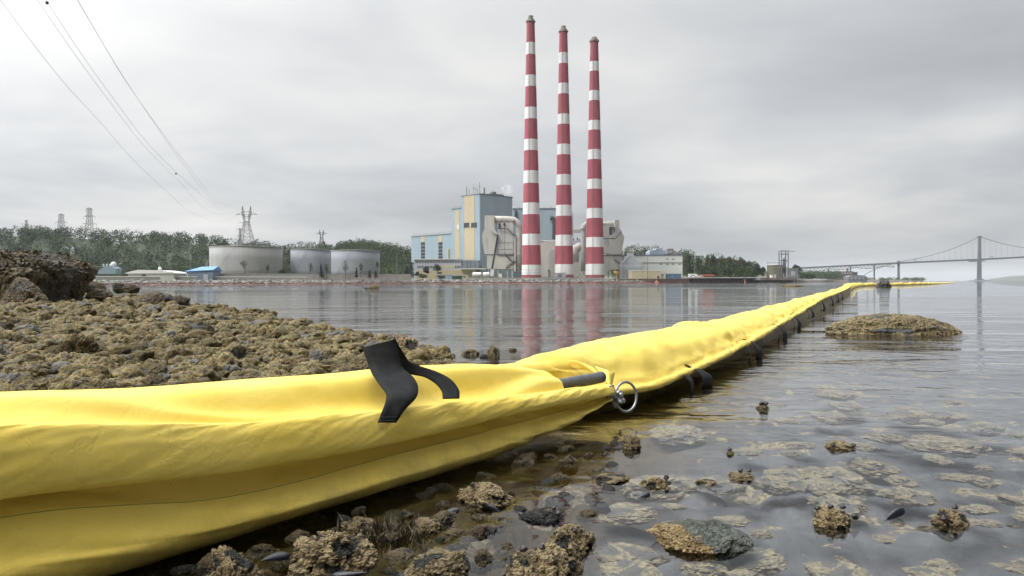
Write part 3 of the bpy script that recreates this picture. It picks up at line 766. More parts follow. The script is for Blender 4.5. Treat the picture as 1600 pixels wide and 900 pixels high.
# ---- small things on the quay below the boiler house
def box_thing(name, label, cat, px0, px1, py0, py1, Y, depth, mat, roof=None, group=None, extras=()):
    root = thing(name, label, cat, (XP((px0 + px1) / 2, Y), Y, Z(py1, Y, px0)), group)
    zt = Z(py0, Y, (px0 + px1) / 2); zb = min(Z(py1, Y, (px0 + px1) / 2), 3.2)
    mb = MB(root.location); mb.box(XP(px0, Y), XP(px1, Y), Y, Y + depth, zb - 0.5, zt); mb.build("wall", mat, root)
    if roof:
        rm, over, hgt = roof; mb = MB(root.location)
        mb.box(XP(px0, Y) - over, XP(px1, Y) + over, Y - over, Y + depth + over, zt + 0.003, zt + hgt); mb.build("roof", rm, root)
    for nm, m, a, b, c, d in extras:
        mb = MB(root.location); mb.box(XP(a, Y), XP(b, Y), Y - 0.15, Y - 0.002, Z(d, Y), Z(c, Y)); mb.build(nm, m, root)
    return root
for k, (x0, x1, lab) in enumerate(((738, 752.6, "white horizontal storage tank beside the crane truck, the one nearer the office"), (754.5, 765.5, "white horizontal storage tank beside the crane truck, the one nearer the crane"))):
    Y = 418; r = 3.6 / FPX * Y
    root = thing("storage_tank", lab, "tank", (XP((x0 + x1) / 2, Y), Y, 2.6), "white horizontal tanks")
    c0 = P(x0, 429, Y); c1 = P(x1, 429, Y); mb = MB(root.location); L = c1.x - c0.x
    prof = [(0.05, 0), (r * 0.6, 0.06), (r * 0.93, 0.3), (r, 0.7), (r, L - 0.7), (r * 0.93, L - 0.3), (r * 0.6, L - 0.06), (0.05, L)]
    vs = []; n = 24
    m2 = MB(); m2.lathe(prof, (0, 0, 0), n); mb.add([(c0.x + v.z, Y + v.x, c0.z + v.y) for v in m2.v], m2.f); mb.build("shell", M_WHITE, root, True)
    for f in (0.2, 0.8):
        mb = MB(root.location); mb.box(c0.x + L * f - 0.25, c0.x + L * f + 0.25, Y - 1.2, Y + 1.2, 1.8, c0.z - r * 0.9); mb.build("saddle", M_CONC, root)
box_thing("shipping_container", "dark green shipping container on the quay below the offices", "container", 707, 722.5, 430.5, 435.6, 416, 6, nmat("container_green", (0.03, 0.07, 0.05), 0.6), (M_WHITE, 0.05, 0.12), None, (("door", M_DARK, 714.5, 714.9, 431, 435),))
box_thing("shed", "pale blue low shed beside the green container", "shed", 682, 706, 430, 435.8, 420, 6, nmat("shed_blue", (0.30, 0.37, 0.46), 0.7), (M_OFFICE, 0.2, 0.2), None, (("door", M_DARK, 686, 689, 432.5, 435.6),))
box_thing("site_hut", "small cream site hut between the green container and the white tanks", "hut", 722.8, 731, 430.2, 435.8, 415, 4, M_CREAM, (M_WHITE, 0.15, 0.2), None, (("window", M_GLASSD, 724, 727, 431.5, 433.2),))
# crane truck with its boom up
Y = 424
root = thing("crane_truck", "crane truck with a black lattice boom raised against the grey precipitator", "crane", P(769, 433, Y))
mb = MB(root.location); mb.bar(P(769, 420, Y), P(778, 367, Y), 1.0, 1.0); mb.build("boom", nmat("boom_black", (0.03, 0.035, 0.05), 0.5), root)
mb = MB(root.location); mb.bar(P(768.2, 433, Y), P(769.4, 421, Y), 2.0, 2.0); mb.build("boom_base", M_WHITE, root)
mb = MB(root.location); a = P(764, 434, Y); mb.box(a.x, a.x + 5.4, Y - 1.2, Y + 1.2, 3.1, 4.1); mb.build("chassis", M_STEEL, root)
mb = MB(root.location); mb.box(a.x + 5.41, a.x + 7.2, Y - 1.2, Y + 1.2, 3.1, 5.4); mb.build("cab", M_WHITE, root)
for dx in (0.8, 2.4, 6.2):
    mb = MB(root.location); c = Vector((a.x + dx, Y - 1.3, 3.0)); m2 = MB(); m2.lathe([(0.5, 0), (0.5, 0.4)], (0, 0, 0), 14)
    mb.add([(c.x + v.x, c.y + v.z, c.z + v.y) for v in m2.v], m2.f); mb.build("wheel", M_DARK, root)
# fence in front of the first chimney
def post_fence(label, px0, px1, Y, zb, h, n):
    root = thing("fence", label, "fence", (XP(px0, Y), Y, zb))
    for k in range(n + 1):
        x = XP(px0 + (px1 - px0) * k / n, Y); mb = MB(root.location); mb.bar((x, Y, zb), (x, Y, zb + h), 0.14); mb.build("post", M_STEEL, root)
    mb = MB(root.location)
    for f in (0.05, 0.35, 0.65, 1.0): mb.bar((XP(px0, Y), Y, zb + h * f), (XP(px1, Y), Y, zb + h * f), 0.09)
    mb.build("rail", M_STEEL, root)
post_fence("tall steel fence before the foot of the tallest chimney", 801, 843, 412, 2.6, 4.8, 6)
post_fence("thin pipe railing along the quay edge below the middle chimney", 846, 945, 409, 2.6, 1.1, 24)
box_thing("electrical_cabinet", "grey cabinet at the foot of the middle chimney", "cabinet", 867, 884, 427, 433.3, 418, 3, M_OFFICE, (M_STEEL, 0.1, 0.2), None, (("door", M_STEEL, 872, 878, 428.5, 433),))
root = thing("parked_car", "silver car parked between the middle and shortest chimneys", "car", P(906, 433, 416))
c = root.location
mb = MB(c); mb.prism([(c.x + a, c.z + b) for a, b in [(-2.2, 0.3), (2.2, 0.3), (2.2, 0.85), (1.3, 0.95), (0.7, 1.45), (-1.0, 1.45), (-1.7, 0.95), (-2.2, 0.9)]], c.y - 0.85, c.y + 0.85); mb.build("body", M_PALE2, root)
for dx in (-1.35, 1.35):
    mb = MB(c); m2 = MB(); m2.lathe([(0.33, 0), (0.33, 0.2)], (0, 0, 0), 14); mb.add([(c.x + dx + v.x, c.y - 0.95 + v.z, c.z + 0.33 + v.y) for v in m2.v], m2.f); mb.build("wheel", M_DARK, root)
mb = MB(c); mb.box(c.x - 1.2, c.x + 0.8, c.y - 0.88, c.y - 0.852, c.z + 0.98, c.z + 1.35); mb.build("window", M_GLASSD, root)
root = thing("hopper", "yellow hopper on legs beside the tapered precipitator", "hopper", P(964, 436, 430)); c = root.location
mb = MB(c); m2 = MB(); m2.lathe([(0.5, 1.4), (2.0, 3.4), (2.0, 4.6)], (0, 0, 0), 4); mb.add([(c.x + v.x, c.y + v.y, c.z + v.z) for v in m2.v], m2.f); mb.build("bin", nmat("yellow_paint", (0.55, 0.36, 0.10), 0.6), root)
for sx in (-1.2, 1.2):
    for sy in (-1.2, 1.2):
        mb = MB(c); mb.bar((c.x + sx, c.y + sy, c.z - 0.3), (c.x + sx, c.y + sy, c.z + 3.4), 0.25); mb.build("leg", M_STEEL, root)

# ---- oil tanks
def oil_tank(px0, px1, pyt, pyb, Y, label, mat, stain=True):
    cx = XP((px0 + px1) / 2, Y); r = (px1 - px0) / 2 / FPX * Y; Yc = Y + r * 0.0
    zt = Z(pyt, Y - r * 0.6, (px0 + px1) / 2); zb = 2.2
    root = thing("oil_tank", label, "tank", (cx, Yc, zb), "oil storage tanks")
    mb = MB(root.location); n = 72
    mb.lathe([(r, zb), (r, zb + (zt - zb) * 0.33), (r, zb + (zt - zb) * 0.66), (r, zt)], (cx, Yc, 0), n); o = mb.build("shell", mat, root, True)
    for p in o.data.polygons:
        if len(p.vertices) > 4: p.use_smooth = False
    mb = MB(root.location); mb.lathe([(r + 0.02, zt + 0.003), (r + 0.3, zt + 0.01), (r + 0.3, zt + 0.25), (r, zt + 0.28), (r * 0.5, zt + 0.28 + r * 0.015), (0.4, zt + 0.28 + r * 0.025)], (cx, Yc, 0), n); mb.build("roof", M_PALE, root)
    mb = MB(root.location); mb.lathe([(r + 0.6, zb - 1.2), (r + 0.6, zb - 0.003)], (cx, Yc, 0), n); mb.build("base_ring", M_CONC, root)
    mb = MB(root.location)
    for k in range(26):                 # spiral stair on the camera side
        a = -2.35 + k * 0.016 * 2; z = zb + (zt - zb) * k / 26
        mb.bar((cx + (r + 0.1) * math.cos(a), Yc + (r + 0.1) * math.sin(a), z), (cx + (r + 0.8) * math.cos(a), Yc + (r + 0.8) * math.sin(a), z), 0.14, 0.10)
    mb.build("stair", M_STEEL, root)
    mb = MB(root.location); a = -1.15
    mb.bar((cx + (r + 0.1) * math.cos(a), Yc + (r + 0.1) * math.sin(a), zt + 0.3), (cx + (r + 0.1) * math.cos(a), Yc + (r + 0.1) * math.sin(a), zt + 1.5), 0.12)
    mb.build("roof_handrail", M_STEEL, root)
M_TANK = nmat("tank_grey_stained", (0.375, 0.378, 0.37), 0.75, var=0.16, scale=0.12, streak=0.15, rust=0.18)
M_TANK2 = nmat("tank_blue_grey", (0.30, 0.315, 0.35), 0.7, var=0.07, scale=0.12, streak=0.15)
oil_tank(331.5, 439.5, 385.6, 427, 425, "widest pale grey oil tank with streaked sides, standing below the forked pylon", M_TANK)
oil_tank(455.5, 516, 389.8, 428, 440, "blue grey oil tank standing between the two other tanks", M_TANK2)
oil_tank(518.5, 593, 391.6, 428, 430, "blue grey oil tank beside the wooded rise, next to the narrow one", M_TANK2)
# long low seawall rail and buildings near the tanks
def low_wall(name, label, px0, px1, py0, py1, Y0, Y1, mat, th=0.5, zb=None):
    a0 = P(px0, py0, Y0); a1 = P(px1, py1, Y1)
    root = thing(name, label, "wall", (a0.x, a0.y, 2))
    mb = MB(root.location); zb0 = 1.6
    mb.hexa([(a0.x, a0.y, zb0), (a1.x, a1.y, zb0), (a1.x, a1.y + th, zb0), (a0.x, a0.y + th, zb0), (a0.x, a0.y, a0.z - 0.3), (a1.x, a1.y, a1.z - 0.3), (a1.x, a1.y + th, a1.z - 0.3), (a0.x, a0.y + th, a0.z - 0.3)]); mb.build("wall_face", M_CONC, root)
    mb = MB(root.location); e = 0.12
    mb.hexa([(a0.x, a0.y - e, a0.z - 0.297), (a1.x, a1.y - e, a1.z - 0.297), (a1.x, a1.y + th + e, a1.z - 0.297), (a0.x, a0.y + th + e, a0.z - 0.297), (a0.x, a0.y - e, a0.z + 0.1), (a1.x, a1.y - e, a1.z + 0.1), (a1.x, a1.y + th + e, a1.z + 0.1), (a0.x, a0.y + th + e, a0.z + 0.1)]); mb.build("coping", mat, root)
low_wall("sea_wall", "long low sea wall with a pale coping in front of the oil tanks", 60, 480, 431.2, 432.6, 355, 385, M_WHITE)
low_wall("dike_wall", "low grey concrete dike around the oil tanks", 300, 642, 427.4, 428.6, 378, 397, M_CONC)
low_wall("quay_wall", "pale concrete quay wall below the chimneys", 722, 960, 434.3, 434.6, 409, 411, M_PALE)
# blue roofed shed
Y = 372; root = thing("blue_roofed_shed", "shed with a bright blue roof beside the widest oil tank", "shed", (XP(310, Y), Y, 2))
mb = MB(root.location); mb.box(XP(292, Y), XP(333, Y), Y, Y + 10, 1.5, Z(424, Y, 310)); mb.build("wall", nmat("shed_grey_blue", (0.16, 0.2, 0.27), 0.7), root)
mb = MB(root.location); zt = Z(415.6, Y, 318); ze = Z(423.6, Y, 310); 
mb.add([(XP(290, Y), Y - 0.5, ze), (XP(334, Y), Y - 0.5, ze + 0.6), (XP(334, Y), Y + 6, zt), (XP(308, Y), Y + 6, zt - 0.2), (XP(290, Y), Y - 0.5, ze - 0.3), (XP(334, Y), Y - 0.5, ze + 0.3), (XP(334, Y), Y + 12, ze), (XP(296, Y), Y + 12, ze)],
       [(0, 1, 2, 3), (1, 0, 4, 5), (3, 2, 6, 7), (0, 3, 7, 4), (1, 5, 6, 2), (4, 7, 6, 5)]); mb.build("roof", nmat("roof_blue", (0.10, 0.27, 0.52), 0.5), root)
mb = MB(root.location); mb.bar(P(290.6, 424, Y), P(293, 431, Y), 0.3); mb.build("post", M_WHITE, root)
mb = MB(root.location); mb.box(XP(318, Y), XP(325, Y), Y - 0.15, Y - 0.002, 1.6, Z(427, Y)); mb.build("door", M_OFFICE, root)
# white flat topped building
Y = 368; root = thing("low_white_building", "low white building with a shallow pitched roof behind the sea wall", "building", (XP(235, Y), Y, 2))
mb = MB(root.location); mb.box(XP(200, Y), XP(272, Y), Y, Y + 14, 1.5, Z(425.4, Y, 235)); mb.build("wall", M_PALE, root)
mb = MB(root.location); mb.prism([(XP(a, Y), Z(b, Y, a)) for a, b in [(195, 427.5), (202, 424.8), (216, 421.7), (250, 422.2), (272, 425.2), (274, 427)]][::-1], Y - 0.6, Y + 15); mb.build("roof", M_WHITE, root)
mb = MB(root.location); mb.lathe([(0.8, 0), (0.8, 0.8), (0.4, 1.4), (0.05, 1.5)], P(250, 421.5, Y + 7), 14); mb.build("roof_vent", M_WHITE, root)
mb = MB(root.location); mb.box(XP(222, Y), XP(228, Y), Y - 0.15, Y - 0.002, 1.6, Z(426.5, Y)); mb.build("doorway", M_DARK, root)
# substation
Y = 380; root = thing("substation", "blue grey transformers and bushings of a substation below the woods", "substation", (XP(167, Y), Y, 2))
mb = MB(root.location); mb.prism([(XP(a, Y), Z(b, Y, a)) for a, b in [(153, 428), (154, 423), (160, 419), (162, 416.5), (175, 416.5), (181, 419.5), (181, 428)]][::-1], Y, Y + 6); mb.build("tank", nmat("transformer_blue", (0.22, 0.30, 0.36), 0.6), root)
for px in (162, 167, 172):
    mb = MB(root.location); mb.lathe([(0.35, 0), (0.5, 0.3), (0.3, 0.6), (0.45, 0.9), (0.2, 1.4)], P(px, 416.6, Y + 3), 10); mb.build("bushing", M_PALE, root)
mb = MB(root.location); mb.lathe([(0.1, -1.5), (1.1, -1.1), (1.5, 0), (1.1, 1.1), (0.1, 1.5)], P(177.5, 413.5, Y + 3), 16); mb.build("expansion_vessel", M_WHITE, root, True)
mb = MB(root.location); mb.bar(P(130, 416.5, Y + 3), P(160, 416.5, Y + 3), 0.25); mb.bar(P(130, 416.5, Y + 3), P(130, 430, Y + 3), 0.3); mb.bar(P(142, 416.5, Y + 3), P(138, 430, Y + 3), 0.3); mb.build("gantry", M_STEEL, root)
# light poles
def lamp_post(px, pyt, pyb, Y, label, arm=1.6):
    root = thing("lamp_post", label, "lamp post", P(px, pyb, Y), "tall lamp posts on the far bank")
    mb = MB(root.location); a = P(px, pyt, Y); mb.tube([(a.x, Y, 1.5), (a.x, Y, a.z)], 0.22, 8, r2=0.13); mb.build("pole", M_STEEL, root)
    if arm:
        mb = MB(root.location); mb.bar((a.x, Y, a.z), (a.x - arm, Y, a.z + 0.3), 0.14); mb.build("arm", M_STEEL, root)
        mb = MB(root.location); mb.box(a.x - arm - 0.9, a.x - arm, Y - 0.2, Y + 0.2, a.z + 0.2, a.z + 0.42); mb.build("lamp_head", M_PALE, root)
lamp_post(297, 395.5, 430, 368, "grey lamp post beside the blue roofed shed")
lamp_post(185.4, 412.5, 428, 366, "short grey lamp post beside the substation", -1.4)
lamp_post(248.5, 407.5, 421, 376, "thin pale mast rising behind the low white building", 0)
lamp_post(620, 396.5, 430, 405, "thin pole standing before the trees beyond the last oil tank", 0)
lamp_post(1012, 397.5, 432, 424, "tall dark pole in front of the white warehouse", 0)
lamp_post(1085, 416, 432, 470, "slim lamp post in front of the trees beyond the warehouse", 1.2)
# a few houses on the wooded hill
for k, (px, py, w, hh, lab) in enumerate(((97.5, 388.5, 3.4, 3.2, "white gabled house among the trees below the tallest pylon"), (113, 389, 2.8, 2.4, "pale roof house peeking from the trees beside the white gabled one"), (77, 396, 2.4, 2, "small grey house half hidden in the hillside trees near the boulder"), (179.5, 381.5, 1.6, 3, "narrow white house front high on the wooded slope"))):
    Y = next((yy for yy in range(560, 742, 2) if far_ground_at(px, yy) > Z(py, yy, px) - 4.5), 700); z1 = Z(py, Y, px); x0, x1 = XP(px - w, Y), XP(px + w, Y); root = thing("house", lab, "house", (XP(px, Y), Y, z1 - 6), "houses on the wooded hill")
    mb = MB(root.location); mb.prism([(x0, z1 - 6), (x1, z1 - 6), (x1, z1), ((x0 + x1) / 2, z1 + hh * 0.5), (x0, z1)], Y, Y + 8); mb.build("wall", M_WHITE if k != 2 else M_OFFICE, root)
    mb = MB(root.location); xm = (x0 + x1) / 2; zr = z1 + hh * 0.5
    for s, xe in ((-1, x0), (1, x1)):
        mb.hexa([(xe + s * .3, Y - .3, z1 - .1), (xm, Y - .3, zr), (xm, Y + 8.3, zr), (xe + s * .3, Y + 8.3, z1 - .1), (xe + s * .3, Y - .3, z1 + .2), (xm, Y - .3, zr + .35), (xm, Y + 8.3, zr + .35), (xe + s * .3, Y + 8.3, z1 + .2)])
    mb.build("roof", M_OFFICE, root)
    for dx in (-0.5, 0.35):
        mb = MB(root.location); mb.box(xm + dx, xm + dx + 0.3, Y - .1, Y - .002, z1 - 2.2, z1 - 0.9); mb.build("window", M_GLASSD, root)
# ================================================================== pylons and lines
def lattice(mb, pts, faces_n, w):
    """square lattice mast: pts = [(z, half width)], braced between levels"""
    cx, cy = pts[0][2], pts[0][3]
    q = lambda z, h, i: Vector((cx + h * (-1, 1, 1, -1)[i], cy + h * (-1, -1, 1, 1)[i], z))
    for (z0, h0, *_), (z1, h1, *_2) in zip(pts[:-1], pts[1:]):
        for i in range(4):
            mb.bar(q(z0, h0, i), q(z1, h1, i), w * 1.3)
            j = (i + 1) % 4
            mb.bar(q(z0, h0, i), q(z1, h1, j), w * 0.75); mb.bar(q(z0, h0, j), q(z1, h1, i), w * 0.75); mb.bar(q(z1, h1, i), q(z1, h1, j), w * 0.75)
M_PYL = nmat("pylon_steel", (0.16, 0.165, 0.17), 0.6, metal=0.2)
def pylon_forked(px, pyt, pyb, Y, label, w):
    zt = Z(pyt, Y, px); zb = far_ground_at(px, Y) - 1; zv = Z(pyb, Y, px); x = XP(px, Y); h = zt - zv
    root = thing("pylon", label, "pylon", (x, Y, zb), "lattice pylons on the far bank")
    s = h / 62.0                                   # 62 px tall in view
    mb = MB(root.location)
    zl = [zb, zv + 3 * s, zv + 14 * s, zv + 24 * s, zv + 32 * s, zv + 38 * s]; hw = [11.5 * s + (zv - zb) * 0.10, 9.5 * s, 7.4 * s, 5.6 * s, 4.2 * s, 3.4 * s]
    lattice(mb, [(z, a, x, Y) for z, a in zip(zl, hw)], 4, w); mb.build("tower_body", M_PYL, root)
    for sg in (-1, 1):
        mb = MB(root.location)
        for dy in (-1, 1):
            a = Vector((x + sg * 3.4 * s, Y + dy * 3 * s, zv + 38 * s)); b = Vector((x + sg * 7 * s, Y + dy * 2 * s, zv + 50 * s)); c = Vector((x + sg * 6.5 * s, Y, zv + 62 * s))
            d = Vector((x + sg * 0.6 * s, Y + dy * 2 * s, zv + 44 * s))
            for p, q in ((a, b), (b, c), (a, Vector((x + sg * 4.4 * s, Y + dy * 2 * s, zv + 52 * s))), (Vector((x + sg * 4.4 * s, Y + dy * 2 * s, zv + 52 * s)), c), (b, Vector((x + sg * 2.8 * s, Y + dy * 2.4 * s, zv + 42 * s))), (d, b), (Vector((x + sg * 4.4 * s, Y + dy * 2 * s, zv + 52 * s)), b)):
                mb.bar(p, q, w)
        mb.build("fork", M_PYL, root)
    mb = MB(root.location)
    for dy in (-1.4, 1.4):
        mb.bar((x - 17 * s, Y, zv + 48.5 * s), (x + 17 * s, Y, zv + 48.5 * s), w); mb.bar((x - 7 * s, Y + dy * s, zv + 52.5 * s), (x + 7 * s, Y + dy * s, zv + 52.5 * s), w * 1.1)
    for sg in (-1, 1): mb.bar((x + sg * 7 * s, Y, zv + 52.5 * s), (x + sg * 17 * s, Y, zv + 48.5 * s), w); mb.bar((x + sg * 12 * s, Y, zv + 50 * s), (x + sg * 12 * s, Y, zv + 48 * s), w)
    mb.bar((x - 12 * s, Y, zv + 36 * s), (x + 4 * s, Y, zv + 36 * s), w); mb.build("crossarm", M_PYL, root)
    return root
pylon_forked(386, 321.5, 384, 520, "large forked lattice pylon rising behind the widest oil tank", 0.2)
pylon_forked(503, 358.5, 389, 720, "smaller forked lattice pylon rising behind the two narrow oil tanks", 0.22)
def pylon_mast(px, pyt, pyb, Y, label, arms, w, head=0.9, foot=None, mast=False):
    zt = Z(pyt, Y, px); zb = (Z(foot, Y, px) if foot else far_ground_at(px, Y)) - 1; zv = Z(pyb, Y, px); x = XP(px, Y); h = zt - zv
    root = thing("pylon", label, "pylon", (x, Y, zb), "lattice pylons on the far bank")
    mb = MB(root.location); n = 6; b0 = head * 2.1
    lv = [(zv + h * k / n, b0 + (head - b0) * k / n if k < n else head, x, Y) for k in range(n + 1)]
    lattice(mb, lv, 4, w)
    for i in range(4): mb.bar((x + lv[0][1] * (-1, 1, 1, -1)[i], Y + lv[0][1] * (-1, -1, 1, 1)[i], zb), (x + lv[0][1] * (-1, 1, 1, -1)[i] , Y + lv[0][1] * (-1, -1, 1, 1)[i], zv), w)
    mb.build("tower_body", M_PYL, root)
    for f, half in arms:
        z = zv + h * f; mb = MB(root.location)
        for dy in (-0.8, 0.8): mb.bar((x - half, Y, z), (x, Y + dy, z + 1.0), w); mb.bar((x + half, Y, z), (x, Y + dy, z + 1.0), w)
        mb.bar((x - half, Y, z), (x + half, Y, z), w)
        for sg in (-1, 1): mb.bar((x + sg * half, Y, z), (x + sg * half, Y, z - 2), w * 0.8)
        mb.build("crossarm", M_PYL, root)
    return root
pylon_mast(140.5, 326, 364, 560, "tall lattice pylon with three crossarm tiers above the wooded hill", ((0.98, 2.6), (0.68, 4.2), (0.37, 5.4)), 0.15, 1.0)
pylon_mast(96.5, 335, 362, 700, "lattice pylon with a wide head behind the hill near the boulder", ((0.97, 3.0), (0.55, 5.4), (0.12, 6.4)), 0.17, 1.2)
pylon_mast(42, 344, 362, 900, "distant narrow pylon above the trees over the mussel covered boulder", ((0.95, 1.6), (0.5, 1.6)), 0.14, 0.7)
pylon_mast(182, 358.5, 372, 950, "distant faint pylon between the tall pylon and the forked one", ((0.8, 3.2), (0.45, 3.6)), 0.14, 0.7)
pylon_mast(375.5, 357, 386, 640, "slim pylon just behind the leg of the large forked pylon", ((0.95, 2.6), (0.6, 3.0), (0.3, 3)), 0.12, 0.5)

M_WIRE = nmat("wire", (0.2, 0.2, 0.205), 0.5, metal=0.3)
PA = Vector((-190.0, 520.0)); PB = Vector((-57.0, 100.0))
def on_line(px, py, off):
    a = PA + Vector((off, 0)); d = (PB + Vector((off * 0.9, 0))) - a
    k = (px - 800) / FPX
    t = (k * a.y - a.x) / (d.x - k * d.y); Y = a.y + d.y * t
    return P(px, py, Y)
def spline(pts, n):
    out = []; m = len(pts)
    for i in range(m - 1):
        p0, p1, p2, p3 = pts[max(i - 1, 0)], pts[i], pts[i + 1], pts[min(i + 2, m - 1)]
        for k in range(n):
            t = k / n
            out.append(0.5 * ((2 * p1) + (p2 - p0) * t + (2 * p0 - 5 * p1 + 4 * p2 - p3) * t * t + (3 * p1 - p0 - 3 * p2 + p3) * t ** 3))
    out.append(pts[-1]); return out
WIRES = [([(-14, -20), (53, 70), (106, 136), (155, 189), (211.5, 253), (264, 302), (302, 333), (345, 346), (373, 336)], "outermost wire, crossing the top corner of the sky, above the hill", 0),
         ([(45, -20), (58.5, 0), (113, 79), (174, 162), (227, 230), (279.5, 283), (332, 332), (373, 336)], "overhead wire running just below the one that carries marker balls", 3),
         ([(58, -20), (72, 0), (125, 81), (181, 159), (234, 227), (287, 279.5), (325, 312), (360, 333), (380, 322)], "overhead wire carrying two dark marker balls", 5),
         ([(110, -20), (121, 0), (158.6, 64), (196, 125), (242, 193), (287, 257), (340, 317), (378, 329), (395, 335)], "upper wire of the close pair that meets the forked pylon", 8),
         ([(111, -19), (122, 1), (159.2, 65), (197, 127), (244.6, 195), (291, 255.5), (344, 315.5), (380, 326), (398, 335)], "lower wire of the close pair that meets the forked pylon", 8.6)]
for pts, lab, off in WIRES:
    p3 = [on_line(a, b, off) for a, b in pts]
    mb = MB(); mb.tube(spline(p3, 8), 0.019, 6); o = mb.build("power_line", M_WIRE); set_props(o, lab, "power line", "overhead power lines")
for (px, py, r), lab in (((73.5, 4.3, 2.5), "larger looking dark marker ball high on the overhead wire"), ((275, 271.5, 1.4), "smaller looking dark marker ball low on the overhead wire")):
    p = on_line(px, py, 5); root = thing("marker_ball", lab, "marker ball", p, "marker balls on the wire"); R = r / FPX * p.y
    mb = MB(p); mb.lathe([(R * 0.05, -R)] + [(R * math.cos(a), R * math.sin(a)) for a in np.linspace(-1.3, 1.3, 11)] + [(R * 0.05, R)], p, 20); mb.build("shell", nmat("ball", (0.05, 0.05, 0.055), 0.5), root, True)
    mb = MB(p); mb.bar(p + Vector((-R * 1.3, 0, 0.0)), p + Vector((R * 1.3, 0, 0.0)), R * 0.25); mb.build("clamp", M_STEEL, root)

# ================================================================== buildings beyond the chimneys
M_WH = nmat("warehouse_cladding", (0.58, 0.60, 0.57), 0.7, var=0.06, scale=0.12, streak=0.3)
Y = 450; r_ = thing("warehouse", "large pale two storey warehouse with a dark band and dark roof edge", "warehouse", (XP(1030, Y), Y, 2.6))
mb = MB(r_.location); mb.box(XP(975, Y), XP(1066.5, Y), Y, Y + 24, 2, Z(399.4, Y, 1020)); mb.build("wall", M_WH, r_)
mb = MB(r_.location); mb.box(XP(974.5, Y), XP(1067, Y), Y - 0.3, Y + 24.3, Z(399.4, Y, 1020) + .003, Z(398, Y, 1020)); mb.build("roof", nmat("dark_blue_roof", (0.05, 0.07, 0.12), 0.6), r_)
mb = MB(r_.location); mb.box(XP(1001, Y), XP(1066.4, Y), Y - 0.25, Y - 0.002, Z(411.8, Y), Z(411, Y)); mb.build("dark_band", M_DARK, r_)
for px in (1031, 1041, 1050, 1060): 
    mb = MB(r_.location); mb.box(XP(px, Y), XP(px + 4, Y), Y - 0.1, Y - 0.002, Z(415.0, Y), Z(412.4, Y)); mb.build("window", nmat("grey_shutter", (0.28, 0.28, 0.27), 0.7), r_)
for px in (1040.5, 1049.5):
    mb = MB(r_.location); mb.box(XP(px, Y), XP(px + 4, Y), Y - 0.1, Y - 0.002, Z(407, Y), Z(404.5, Y)); mb.build("window", nmat("grey_vent", (0.30, 0.29, 0.27), 0.7), r_)
Y2 = Y + 8
for x0, x1, yt in ((1043.2, 1051.8, 389.3), (1051.9, 1054, 392)):
    mb = MB(r_.location); mb.box(XP(x0, Y2), XP(x1, Y2), Y2, Y2 + 5, Z(398, Y2), Z(yt, Y2)); mb.build("roof_house", nmat("roof_house_grey", (0.24, 0.23, 0.22), 0.7), r_)
for x in (1044.6, 1048):
    mb = MB(r_.location); mb.box(XP(x, Y2), XP(x + 1.2, Y2), Y2 - 0.1, Y2 - .002, Z(395.3, Y2), Z(393, Y2)); mb.build("window", M_WHITE, r_)
Y = 440; r_ = thing("gabled_conveyor_house", "grey ribbed gabled conveyor house with a box tower on its ridge", "industrial building", (XP(986, Y), Y, 2.6))
mb = MB(r_.location); mb.prism([(XP(a, Y), Z(b, Y, a)) for a, b in [(971, 436), (971.6, 411), (976, 408), (982.5, 400.5), (989, 400.5), (997, 409), (1002, 412), (1002, 436)]][::-1], Y, Y + 14); mb.build("wall", nmat("ribbed_grey", (0.33, 0.36, 0.38), 0.6, var=0.08, scale=0.3), r_)
mb = MB(r_.location)
for (a, b), (c, d) in (((971, 411.2), (982.8, 400)), ((989, 400), (1002.5, 411.8))): mb.bar(P(a, b, Y - 0.2), P(c, d, Y - 0.2), 0.5)
mb.build("roof_edge", M_PALE, r_)
mb = MB(r_.location)
for py in (411, 417.5, 422, 428): mb.bar(P(971.5, py, Y - 0.12), P(1001.5, py, Y - 0.12), 0.22)
for px in (980, 985, 989.5, 994): mb.bar(P(px, 402 if px < 991 else 408, Y - 0.12), P(px, 435, Y - 0.12), 0.2)
mb.build("frame", nmat("pale_rib", (0.38, 0.40, 0.41), 0.6), r_)
mb = MB(r_.location); mb.box(XP(982.2, Y), XP(991, Y), Y + 1, Y + 6, Z(400.4, Y), Z(396, Y)); mb.build("tower_base", M_OFFICE, r_)
mb = MB(r_.location); mb.box(XP(983, Y), XP(992.5, Y), Y + 1, Y + 6, Z(396, Y) + .003, Z(387.3, Y)); mb.build("tower_box", nmat("tower_box_grey", (0.20, 0.20, 0.21), 0.6), r_)
for px in (984.4, 988.2):
    mb = MB(r_.location); mb.box(XP(px, Y), XP(px + 2.6, Y), Y + 0.9, Y + 0.998, Z(394, Y), Z(388.6, Y)); mb.build("louvre_window", M_PALE2, r_)
Y = 426; r_ = box_thing("tan_shed", "tan flat roofed shed on the quay in front of the warehouse", "shed", 987, 1033, 423.2, 436, Y, 12, nmat("tan_cladding", (0.52, 0.45, 0.31), 0.7, var=0.06, scale=0.3), (M_WHITE, 0.25, 0.35), None, (("wall_seam", nmat("tan_seam", (0.34, 0.3, 0.2), .7), 1003.4, 1003.9, 424, 436), ("doorway", M_DARK, 1027, 1030, 432, 436)))
Y = 430; r_ = box_thing("blue_shed", "long low blue shed between the tan shed and the warehouse corner", "shed", 1040.5, 1064.5, 428.2, 436, Y, 8, nmat("blue_cladding", (0.09, 0.17, 0.28), 0.6, var=0.06, scale=0.3), (M_OFFICE, 0.2, 0.25), None, (("door", M_OFFICE, 1050, 1050.5, 429, 436),))
